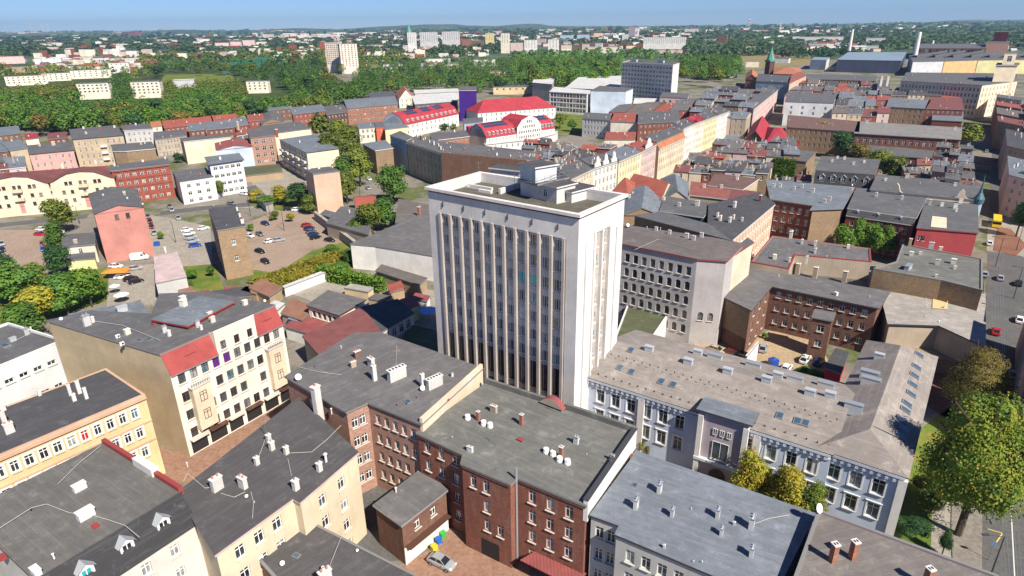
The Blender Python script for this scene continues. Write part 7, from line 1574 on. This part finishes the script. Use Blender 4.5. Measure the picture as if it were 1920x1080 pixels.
MT=[(60,505,5,4,'lime','lime shrubs at the lower side of the left car park'),(225,440,4,2.5,'olive','small bush left of the dark red cars'),(410,400,6,3,'green','small street tree right of the small white-walled block'),(300,440,3,1.6,'lime','small lime bush at the middle of the parking yard'),(545,405,4,2.5,'yellow','yellow shrub on the top edge of the brown car park'),(515,402,4,2.5,'olive','olive shrub on the top edge of the brown car park'),(640,425,4,3,'yellow','yellow shrub at the upper right of the brown car park'),(470,425,3,1.8,'green','green bush by the wall of the freestanding brown house'),(565,372,5,4,'lime','lime shrub between the dark tree and the car park'),(430,545,3,2.5,'lime','scruffy lime bush behind the cream tenement sheds'),(350,530,3,2.2,'green','small shrub right of the squat pink-roofed workshop'),(545,520,2.5,3,'yellow','yellow weeds at the lower corner of the car park'),(620,465,3,3,'lime','bushes at the right corner of the car park'),(655,478,5,4,'green','green shrub left of the ivy hedge'),(640,500,4,4,'green','dense green shrubbery above the ivy hedge'),(590,490,2.5,4,'yellow','yellow scrub in the middle of the overgrown bank'),(1760,640,3,1.8,'olive','small shrub on the ruin wall beside the street'),(622,275,20,10,'olive','plane tree between the lemon house and the modern flats, lower one'),(642,312,17,8.5,'green','green street tree right of the modern flats'),(632,242,20,10,'mixed','second plane tree at the upper end of the street, centre left'),(578,378,8,5,'olive','bushy olive tree by the upper edge of the car park'),(478,364,6,4.5,'yellow','yellow-green scrub beside the long low garages'),(1460,262,12,7,'olive','olive tree left of the golden tree, upper right'),(1640,270,12,7,'green','green tree behind the brick school court, upper right'),(735,338,17,9.5,'green','round bright green tree left of the tower beside the olive-grey tenement'),(600,232,22,12,'olive','tall plane tree at the upper end of the street, centre left'),(655,262,20,11,'olive','plane tree between the lemon house and the modern flats'),(672,305,19,9,'olive','yellowing plane tree above the car park, centre left'),(648,345,14,7,'olive','plane tree behind the lone pink-beige house'),(690,405,13,7.5,'mixed','yellowish willow-like tree left of the tower'),(720,395,13,7,'green','green tree right of the willow-like one, left of the tower'),
(556,358,12,7.5,'dark','dark green tree left of the lone pink-beige house'),(524,362,8,6,'yellow','pale yellow-green shrub behind the car park'),(500,374,6,6,'lime','broad lime shrub behind the car park'),(412,350,8,3,'olive','small tree between the two white blocks, left'),(333,294,6,3.5,'dark','dark shrub beside the beige blank gable, left'),(376,240,5,4,'dark','dark bushes in front of the slate-blue-roofed brick houses'),
(1545,243,15,10,'yellow','golden tree in the court beside the tan brick range, upper right'),(1580,265,15,9,'dark','dark green tree right of the golden one, upper right'),(1612,288,14,9,'autumn','rusty tree right of the dark green one, upper right'),(1650,298,15,10,'olive','olive tree beside the long brick school court, upper right'),(1678,312,13,8,'olive','second olive tree in the brick school court'),(1700,322,10,6,'green','green tree at the lower end of the brick school court'),(1612,220,14,9,'lime','lime tree left of the long red brick school'),
(1822,250,17,10,'mixed','large tree between the long brick school and the dark street'),(1918,300,16,7,'dark','dark tree at the right edge above the street'),(1912,352,16,6,'dark','second dark tree at the right edge beside the street'),(1918,400,14,5,'dark','third dark tree at the right edge beside the yellow bus'),
(1583,446,12,4.5,'lime','lime bush in the court of the red brick tenement, leftmost'),(1610,438,13,4,'lime','taller bush in the middle of the red brick court'),(1636,444,12,4.5,'lime','lime bush right of the taller one in the red brick court'),(1664,448,11,3.6,'lime','small lime bush at the right end of the red brick court'),
(1050,222,12,7,'mixed','tree right of the white school gable, centre'),(1072,232,9,5,'green','smaller green tree at the lawn beside the pale blue box'),(1060,190,10,6,'green','tree left of the dark glazed office'),(833,238,8,6,'dark','dark shrub group on the school courtyard, centre'),(850,240,8,4,'mixed','pale yellow birch in the school courtyard, centre'),
(358,512,3.5,2.6,'lime','grass-green bush beside the squat pink-roofed workshop'),(395,505,4,1.8,'green','young tree at the foot of the freestanding brown brick house'),(1508,672,1.6,1.4,'green','low hedge bush at the sandy yard, left'),(1530,700,1.6,2.2,'green','low hedge bush at the sandy yard, middle'),(1510,692,1.6,2,'green','low hedge bush at the sandy yard, right'),(1533,620,2.4,1.6,'dark','dark shrub at the foot of the brown brick outhouse'),(1435,628,1.6,1,'lime','tiny lime shrub beside the garden wall of the sandy yard')]
for u,v,h,r,c,lb in MT: T(u,v,h,r,c,lb)
# hedge band of ivy on the bank above the yards, and the ivy-clad house
def ivy(name,label,a,b,z0,z1,th,n_,col,cat):
    rnd=random.Random(9); m=MB(); p0,p1=a,b; d=(p1-p0); nn=Vector((-d.y,d.x)).normalized()
    for _ in range(n_):
        t=rnd.random(); z=rnd.uniform(z0,z1); q=p0+d*t+nn*rnd.uniform(-th,th)*(1-.3*(z/z1)); v=Vector((rnd.gauss(0,1),rnd.gauss(0,1),rnd.gauss(.4,1))).normalized(); u=v.orthogonal().normalized(); w_=v.cross(u); s=rnd.uniform(.18,.42)
        c=Vector((q.x,q.y,z)); m.face([c-u*s,c-w_*s,c+u*s,c+w_*s])
    o=m.build(name,[MATS['leaf_'+col]]); tag(o,label,cat); return o
ivy('hedge','bright green ivy hedge along the yard wall left of the warehouse',G(600,520),G(720,548),0,4.2,2.0,5200,'lime','hedge')
ivy('hedge','overgrown yellow-green bank at the lower edge of the car park',G(490,540),G(650,478),0,1.3,7.5,9000,'yellow','hedge')
b=B('house','house with a lime green ivy-covered end wall, upper right',[(1453,297),(1512,303),(1530,285),(1470,280)],13,'tanbrick','felt','flat','0')
p0,p1=G(1453,297,13),G(1505,302,13); dd=(p1-p0).normalized(); nn=Vector((dd.y,-dd.x)); ivy('climbing_plant','lime green ivy covering the end wall of the house, upper right',p0+nn*.3,p0+nn*.3+(p1-p0)*.8,1,13.4,.35,5200,'lime','ivy')
# belts of single trees
TMK=[(0,'at the left edge'),(65,'above the pink hut'),(130,'left of the villa block'),(180,'at the villa block'),(230,'between the ivory blocks'),(278,'at the ivory square block'),(330,'below the white hall'),(390,'left of the netting'),(450,'under the netting'),(485,'at the windowed cream house'),(540,'right of the cream house'),(595,'above the plane trees'),(640,'by the pinkish tower block'),(690,'left of the gabled house'),(735,'by the gabled house'),(790,'left of the white halls'),(840,'at the white halls'),(900,'above the violet tower'),(945,'right of the violet tower'),(985,'at the left end'),(1030,'above the grey block'),(1080,'above the glazed office'),(1130,'above the blue box'),(1165,'by the grey slab'),(1290,'right of the slab'),(1330,'in mid clump'),(1380,'at the clump end')]
rnd=random.Random(21); cols=['green','dark','olive','green','lime','mixed','autumn','dark','green']
def belt(poly,n_,hs,rs,cl,label,group):
    us=[p[0] for p in poly]; vs_=[p[1] for p in poly]; placed=[]; tries=0
    while len(placed)<n_ and tries<n_*40:
        tries+=1; u=rnd.uniform(min(us),max(us)); v=rnd.uniform(min(vs_),max(vs_))
        if not inside((u,v),poly): continue
        if any(abs(u-a)<9 and abs(v-b)<3.5 for a,b in placed): continue
        placed.append((u,v)); h=rnd.uniform(*hs); p=G(u,v,h*.7); cc=rnd.choice(cl); dv=(v-min(vs_))/(max(vs_)-min(vs_))
        cn={'green':'mid-green','dark':'dark green','lime':'bright green','mixed':'yellow-tinged','autumn':'rusty'}.get(cc,cc)
        lb=f"{cn} tree, {'far side' if dv<.33 else 'middle' if dv<.66 else 'near side'} of {label}, {min(TMK,key=lambda q:abs(q[0]-u))[1]}"
        tree(p.x,p.y,h,rnd.uniform(*rs),cc,lb,group=group,lod='mid' if p.length<560 else 'far')
belt([(-30,182),(60,182),(130,192),(150,200),(222,200),(240,186),(246,197),(312,197),(330,178),(420,160),(455,190),(515,190),(560,172),(600,195),(500,205),(430,210),(330,222),(210,228),(100,225),(-30,222)],78,(14,20),(8,11.5),['green','dark','olive','green','olive','mixed','autumn','lime'],'the broad left wood','trees of the broad wood on the left')
belt([(0,176),(20,172),(110,168),(142,160),(140,182),(0,186)],14,(13,19),(7,9.5),['green','autumn','olive','lime'],'the cream-row grove','trees around the cream apartment rows')
belt([(255,135),(300,100),(420,98),(600,84),(612,140),(700,170),(640,190),(520,150),(440,132),(310,128)],56,(15,22),(9,13),cols,'the park behind the field','trees of the park behind the sports field')
belt([(670,140),(760,120),(900,125),(960,150),(920,160),(800,158),(700,165)],28,(13,19),(8,11),['dark','green','dark','olive','mixed'],'the railway wood','trees behind the crimson-roofed school')
belt([(955,140),(960,112),(1100,108),(1165,106),(1165,138),(1100,142),(1000,152)],40,(19,27),(8,11),['lime','green','lime','mixed','green'],'the poplar row','poplars above the glazed office')
belt([(1276,130),(1280,108),(1384,108),(1388,132),(1330,138)],18,(18,26),(8.5,11.5),['lime','green','lime','mixed'],'the poplar clump','poplars right of the grey slab of flats')
# far woods as one mass each
def wood(name,poly,n_,seed,size=1.0,cols_='haze'):
    rr=random.Random(seed); m=MB(); us=[p[0] for p in poly]; vv=[p[1] for p in poly]
    for _ in range(n_*3):
        u=rr.uniform(min(us),max(us)); v=rr.uniform(min(vv),max(vv))
        if not inside((u,v),poly): continue
        p=G(u,v,8); d_=p.length; s=size*max(1,d_/1500); h=rr.uniform(10,17)*min(1.6,max(1,d_/3500)); r=rr.uniform(5,8)*s
        k=9 if d_>2500 else 26 if d_>1300 else 110
        for _2 in range(k):
            a=rr.uniform(0,6.283); e=rr.uniform(.0,1.45); x=p.x+r*math.cos(a)*math.cos(e); y=p.y+r*math.sin(a)*math.cos(e)*1.3; z=h*(.35+.65*math.sin(e))*rr.uniform(.85,1.05)
            nv=Vector((math.cos(a)*math.cos(e)+rr.gauss(0,.3),math.sin(a)*math.cos(e)+rr.gauss(0,.3),math.sin(e)+.2+rr.gauss(0,.2))).normalized(); U=nv.orthogonal().normalized(); W_=nv.cross(U); q=r*(.17 if k>100 else .4 if k>10 else .6)*rr.uniform(.7,1.2); c=Vector((x,y,z))
            m.face([c-U*q,c-W_*q*.8,c+U*q,c+W_*q*.8])
    o=m.build(name,[MATS['leaf_'+cols_]]); o['kind']='stuff'; return o
wood('wood',[(-40,100),(-40,72),(300,70),(420,72),(620,74),(640,84),(560,88),(400,96),(330,100),(200,92),(100,100)],1200,1,1.1)
wood('wood',[(640,86),(640,62),(1000,60),(1300,58),(1420,58),(1700,56),(1980,50),(1980,84),(1700,86),(1500,80),(1300,86),(1000,80),(900,100),(700,100)],1800,2,1.1)
wood('wood',[(1285,96),(1290,70),(1400,62),(1500,66),(1510,92),(1400,98)],420,3,1.3,'haze')
wood('wood',[(1655,90),(1660,62),(1760,56),(1950,52),(1950,76),(1850,78),(1720,84)],420,4,1.3,'haze')
wood('wood',[(150,112),(300,100),(620,92),(760,96),(760,116),(640,130),(600,110),(330,112)],230,5,1.0,'olive')
wood('underwood',[(-40,184),(60,184),(130,196),(150,200),(222,200),(240,188),(246,198),(312,198),(330,180),(420,165),(455,192),(515,192),(560,175),(620,190),(500,207),(330,224),(210,230),(100,228),(-40,224)],520,7,.75,'green')
wood('underwood',[(255,135),(300,104),(600,88),(612,140),(700,172),(640,190),(520,155),(440,132),(310,128)],330,8,.85,'green')
wood('underwood',[(-40,172),(20,172),(120,168),(142,160),(140,184),(-40,188)],120,9,.7,'olive')
wood('underwood',[(660,172),(670,108),(960,108),(970,152),(920,160),(800,160)],230,10,.8,'green')
wood('underwood',[(955,146),(960,112),(1165,104),(1165,140),(1100,146),(1000,156)],260,11,1.0,'green')
wood('underwood',[(1276,134),(1280,106),(1384,106),(1388,134),(1330,140)],110,12,1.0,'green')
wood('underwood',[(216,188),(214,150),(232,140),(246,152),(246,186)],40,13,.7,'green')
wood('underwood',[(312,186),(310,150),(330,168),(365,168),(372,152),(455,158),(462,186),(400,172),(330,186)],90,14,.7,'olive')
wood('underwood',[(0,118),(60,124),(240,112),(300,104),(300,134),(240,150),(205,146),(140,134),(60,140),(0,140)],70,15,.7,'olive')
wood('underwood',[(960,112),(960,98),(1200,92),(1280,100),(1280,108),(1165,106),(1100,108)],80,16,1.0,'green')
wood('underwood',[(1385,96),(1600,90),(1640,100),(1500,104),(1420,98)],70,17,1.0,'dark')
wood('wood',[(-40,70),(-40,64),(900,56),(1950,44),(1950,52),(900,62)],900,6,1.6)
# ================= cars
CL=[(468,441,6,2,'white','white car at the upper left of the brown car park'),(487,438,6,3,'grey','dark car beside the white one in the brown car park'),(506,451,7,-2,'white','white car in the middle of the brown car park'),(522,449,7,-1,'silver','silver car right beside the white one in the middle of the brown car park'),(487,470,7,2,'black','black car on the left side of the brown car park'),(497,489,6,3,'black','lowest black car in the brown car park'),(497,418,7,2,'darkblue','dark blue car by the road above the brown car park'),
(575,421,8,-2,'red','reddish car, topmost of the tight row in the brown car park'),(580,427,8,-2,'darkblue','dark blue car, second in the tight row in the brown car park'),(584,433,8,-2,'grey','grey car, third in the tight row in the brown car park'),(588,438,8,-2,'darkblue','navy car, fourth in the tight row in the brown car park'),(592,444,8,-2,'black','black car, lowest of the tight row in the brown car park'),(618,449,6,1,'black','black car alone at the right edge of the brown car park'),
(350,430,7,-1,'white','white car, topmost of the middle yard row'),(354,437,7,-1,'white','white car, second of the middle yard row'),(357,444,7,-1,'silver','silver car, third of the middle yard row'),(361,451,7,-1,'silver','silver car, fourth of the middle yard row'),(366,459,8,-1,'blue','blue car, lowest of the middle yard row'),(381,427,8,-1,'white','white car right of the middle yard row'),
(277,405,2,5,'grey','grey car, topmost by the salmon-pink gable'),(281,414,2,5,'darkred','dark red car by the salmon-pink gable'),(284,424,2,5,'darkred','second dark red car by the salmon-pink gable'),(289,436,2,5,'silver','silver car, lowest by the salmon-pink gable'),(318,386,2,5,'grey','grey car beside the long red factory, upper'),(322,393,2,5,'silver','silver car beside the long red factory, lower'),(334,408,3,5,'silver','silver car at the left foot of the small white-walled block'),
(217,498,8,0,'white','white car beside the foot of the salmon-pink gable'),(253,502,8,-1,'silver','silver estate car under the white van'),(228,518,8,-1,'white','white car in the yard by the orange stall'),(245,521,8,-2,'black','black car in the yard by the orange stall'),(255,526,8,-2,'black','second black car in the yard by the orange stall'),
(75,438,6,0,'red','red car by the left car park edge'),(80,456,2,5,'darkred','wine-red car by the left car park trees'),(81,466,2,5,'blue','blue car by the left car park trees'),(78,429,7,0,'white','white car on the road by the left car park'),(3,456,2,5,'silver','silver car cut by the left edge of the picture'),(4,467,2,5,'darkblue','dark blue car cut by the left edge of the picture'),
(434,381,7,1,'grey','grey car on the road above the freestanding brick house'),(541,391,8,-1,'black','black car on the road below the dark tree'),(556,392,8,-1,'white','white car on the road below the dark tree'),(457,363,7,1,'white','white car in front of the white four-storey block'),(503,332,7,1,'darkblue','dark blue car in the yard by the mossy garages'),
(1431,651,3,-8,'silver','pale silver car on the sandy yard beside the garden wall'),(1344,655,8,3,'beige','beige car under the grey blank wall'),(1372,662,8,3,'darkred','dusty pink-brown car behind the school roof'),(1396,667,8,3,'black','black car at the right of the row behind the school roof'),(1475,689,5,-6,'white','white car at the hedge behind the school roof'),(1510,672,5,-6,'white','white car half in shade on the sandy yard'),(1535,677,5,-6,'darkblue','dark blue car in shade beside the red pavilion'),
(1847,513,1,-7,'silver','light blue-silver car at the kerb beside the corner block'),(1876,520,1,-7,'silver','silver car driving on the street at the right'),(1910,530,1,-7,'black','dark car parked at the right edge of the street'),(1912,598,1,-8,'white','white car at the right edge of the street'),(1880,880,1,-12,'grey','dark grey car driving on the lower part of the right street'),(1868,620,1,-8,'red','red car driving beside the pale metal roof'),(1856,455,1,-6,'white','white car waiting at the crossing by the crimson house'),(1900,700,1,-9,'silver','silver car at the right edge beside the brown tree'),(1858,738,1,-9,'blue','teal-blue car behind the brown tree'),(1850,283,1,-5,'silver','car in the shade of the narrow street, upper right'),(1868,300,1,-5,'green','green car in the shade of the narrow street, upper right'),
(828,1052,30,14,'silver','silver car parked on the red paving in the foreground yard'),(600,412,8,2,'grey','grey car by the lone pink-beige house'),(692,335,6,4,'white','white car under the plane trees, left of the round green tree'),(690,352,6,4,'silver','silver car under the plane trees, below the white one')]
for u,v,du,dv,c,lb in CL: C(u,v,du,dv,c,lb,'parked cars' if False else None)
C(262,483,9,-1,'white','white delivery van at the foot of the salmon-pink gable',van=True)
p=G(1869,415,1.5); bt=bpy.data.objects.new('bus',None); COL.objects.link(bt); bt.location=(p.x,p.y,.02); q=G(1869,400,1.5); bt.rotation_euler=(0,0,math.atan2(q.y-p.y,q.x-p.x)); tag(bt,'yellow bus on the tram street at the right','bus')
m=MB(); m.box((0,0,.4),(9.5,2.5,2.6),bottom=True); m.build('body',[mat('paint_bus',m_plain,(.75,.5,.02),.35)],bt)
m=MB(); m.box((0,0,1.5),(9.54,2.54,1.0),bottom=True); m.build('window_band',[MATS['carglass']],bt)
for a in (-3,3):
    for s in (-1,1): o=ob('wheel',CARM[2],bt,loc=(a,s*1.15,.45)); o.scale=(1.4,1.4,1.4)
# ================= yard things
def simple(name,label,cat,mb,ms,loc,rz=0): o=mb.build(name,ms); o.location=loc; o.rotation_euler=(0,0,rz); tag(o,label,cat); return o
for u,v,c,nm in ((814,1028,(.6,.48,.03),'yellow'),(822,1014,(.02,.12,.45),'blue'),(830,1003,(.05,.35,.06),'green')):
    m=MB(); m.box((0,0,.1),(.8,.7,.85),taper=1.0); m.box((0,0,.95),(.88,.76,.1),mi=0,bottom=True); 
    for a in(-.5,.5): m.cyl((a,-.4,0),.08,.12,6)
    p=G(u,v,.5); simple('waste_bin',nm+' waste container by the whitewashed outbuilding wall','bin',m,[mat('bin_'+nm,m_plain,c,.4)],(p.x,p.y,.02),.7)
def parasol(u,v,r,h,c,label):
    p=G(u,v,h); root=bpy.data.objects.new('parasol',None); COL.objects.link(root); root.location=(p.x,p.y,0); tag(root,label,'parasol')
    m=MB(); m.cyl((0,0,0),.05,h,6); m.build('pole',[MATS['steel']],root); m=MB(); m.cyl((0,0,h-.7),r,.7,8,r2=.02,cap=False); m.build('canopy',[mat('fabric_%.2f_%.2f'%(c[0],c[2]),m_plain,c,.8)],root)
parasol(802,577,2.6,4.2,(.25,.42,.72),'large light blue parasol in the yard at the left foot of the tower'); parasol(213,532,1.5,3,(.75,.7,.58),'cream parasol in the yard beside the cars, upper'); parasol(226,548,2.0,3,(.8,.76,.7),'wide cream parasol in the yard beside the cars, lower')
m=MB(); m.box((0,0,2.2),(7,4,.1),bottom=True); m.box((0,0,2.3),(6.9,3.9,.7),taper=.3); 
for a in(-3.3,3.3):
    for b_ in(-1.8,1.8): m.cyl((a,b_,0),.06,2.3,5)
p=G(217,507,2.4); simple('market_tent','orange market tent between the parked cars at the left','tent',m,[mat('fabric_orange',m_plain,(.7,.22,.03),.8)],(p.x,p.y,0),.1)
m=MB(); m.box((0,0,0),(1.8,1.2,1.4)); p=G(294,457,.7); simple('container','small blue skip standing alone on the yard','skip',m,[MATS['paint_blue_car']],(p.x,p.y,.02),.3)
m=MB(); m.box((0,0,0),(1.6,1.6,1.7)); m.cyl((0,0,1.7),.8,.5,8,r2=.1); p=G(1450,679,.9); simple('container','round blue container at the hedge behind the school roof','container',m,[MATS['paint_blue_car']],(p.x,p.y,.02),.3)
def lamp(u,v,h,label,ang=0,arm=2.2):
    p=G(u,v); root=bpy.data.objects.new('street_lamp',None); COL.objects.link(root); root.location=(p.x,p.y,0); root.rotation_euler=(0,0,ang); tag(root,label,'street lamp')
    m=MB(); m.tube((0,0,0),(0,0,h),.12,8,0,.07); m.build('pole',[MATS['trimdark']],root); m=MB(); m.tube((0,0,h-.1),(arm,0,h+.35),.05,6); m.build('arm',[MATS['trimdark']],root); m=MB(); m.box((arm+.3,0,h+.28),(.9,.32,.14),bottom=True); m.build('lamp_head',[MATS['trimdark']],root)
lamp(1848,1105,9,'dark street lamp over the pavement at the lower right corner',math.pi); lamp(1866,500,9,'street lamp beside the tram tracks on the right',math.pi*.9); lamp(1905,470,9,'street lamp near the yellow bus',0); lamp(1900,560,9,'street lamp at the right edge opposite the pale metal roof',math.pi)
lamp(507,409,8,'street lamp in the brown car park, left one',0); lamp(533,432,8,'street lamp in the brown car park, right one',1); lamp(470,405,8,'street lamp on the road above the brown car park',.4); lamp(645,200,9,'tall light pole by the railway, left of the orange-brick school building',1,1.2); lamp(682,196,9,'tall light pole behind the orange-brick school building',2,1.2)
lamp(676,378,8,'street lamp between the plane trees and the round tree',.2); lamp(330,455,7,'street lamp in the middle parking yard',2.2); lamp(150,420,7,'street lamp on the road by the left car park',1.2); lamp(1012,168,10,'railway mast left of the grey block, upper middle',0,.8); lamp(985,166,10,'railway mast below the poplars, upper middle',0,.8)
m=MB(); m.tube((0,0,0),(0,0,3.2),.05,6); m.cyl((0,0,2.4),.01,.01,4)
disc=[(.4*math.cos(6.283*i/14),-.07,3.0+.4*math.sin(6.283*i/14)) for i in range(14)]; m.face(disc,1); m.face([(x,.0-.06,z) for x,y,z in disc][::-1],1)
p=G(1852,1050); simple('road_sign','round blue-grey road sign on a pole by the lower right pavement','road sign',m,[MATS['steel'],mat('signblue',m_plain,(.08,.14,.25),.4)],(p.x,p.y,0),0)
# tower-flanking turret with green copper onion beside the street
p=G(1838,425,0); p=G(1836,372,15); root=bpy.data.objects.new('corner_turret',None); COL.objects.link(root); root.location=(p.x,p.y,0); tag(root,'corner turret with a blue-green copper cap at the street corner, right','turret')
root.scale=(.6,.6,.9); m=MB(); m.cyl((0,0,0),2.0,15,10); m.build('wall',[M('bluegrey')],root); m=MB(); m.cyl((0,0,15),2.5,1.6,12,r2=2.7,cap=False); m.cyl((0,0,16.6),2.7,2.2,12,r2=1.0,cap=False); m.cyl((0,0,18.8),1.0,1.4,10,r2=.55,cap=False); m.cyl((0,0,20.2),.55,5.5,8,r2=.05,cap=False); m.build('copper_cap',[mat('copperblue',m_plain,(.05,.12,.15),.5)],root)
# green net of the sports field
for (a,b_,w_) in (((417,139),(505,120),0),):
    p0=G(*a);p1=G(*b_); d=(p1-p0); m=MB(); k_=14
    for i in range(k_+1): q=p0+d*i/k_; m.tube((q.x,q.y,0),(q.x,q.y,16),.25,4)
    o=m.build('net_fence',[MATS['steel']]); tag(o,'tall posts with green netting round the sports field, upper left','fence')
    m=MB(); 
    for i in range(k_):
        for j in range(6): 
            q=p0+d*(i+.02)/k_; r=p0+d*(i+.98)/k_; z0=16*j/6+.2; z1=16*(j+1)/6-.9; m.face([(q.x,q.y,z0),(r.x,r.y,z0),(r.x,r.y,z1),(q.x,q.y,z1)])
    m.build('netting',[mat('netgreen',m_plain,(.03,.28,.2),.8)],o)
# ================= haze
def haze():
    m=MB(); x0,x1,y0,y1,z0,z1=-12400,12400,-12400,12400,-2,230
    v=[(x0,y0,z0),(x1,y0,z0),(x1,y1,z0),(x0,y1,z0),(x0,y0,z1),(x1,y0,z1),(x1,y1,z1),(x0,y1,z1)]
    for f in ((0,3,2,1),(4,5,6,7),(0,1,5,4),(1,2,6,5),(2,3,7,6),(3,0,4,7)): m.face([v[i] for i in f])
    mt=bpy.data.materials.new('haze'); mt.use_nodes=True; t=mt.node_tree; t.nodes.clear(); o=t.nodes.new('ShaderNodeOutputMaterial'); vv=t.nodes.new('ShaderNodeVolumePrincipled')
    vv.inputs['Color'].default_value=(.42,.66,1,1); vv.inputs['Density'].default_value=HAZE; vv.inputs['Anisotropy'].default_value=.2
    t.links.new(vv.outputs[0],o.inputs['Volume']); h=m.build('haze',[mt]); h['kind']='stuff'
HAZE=.00006
haze()
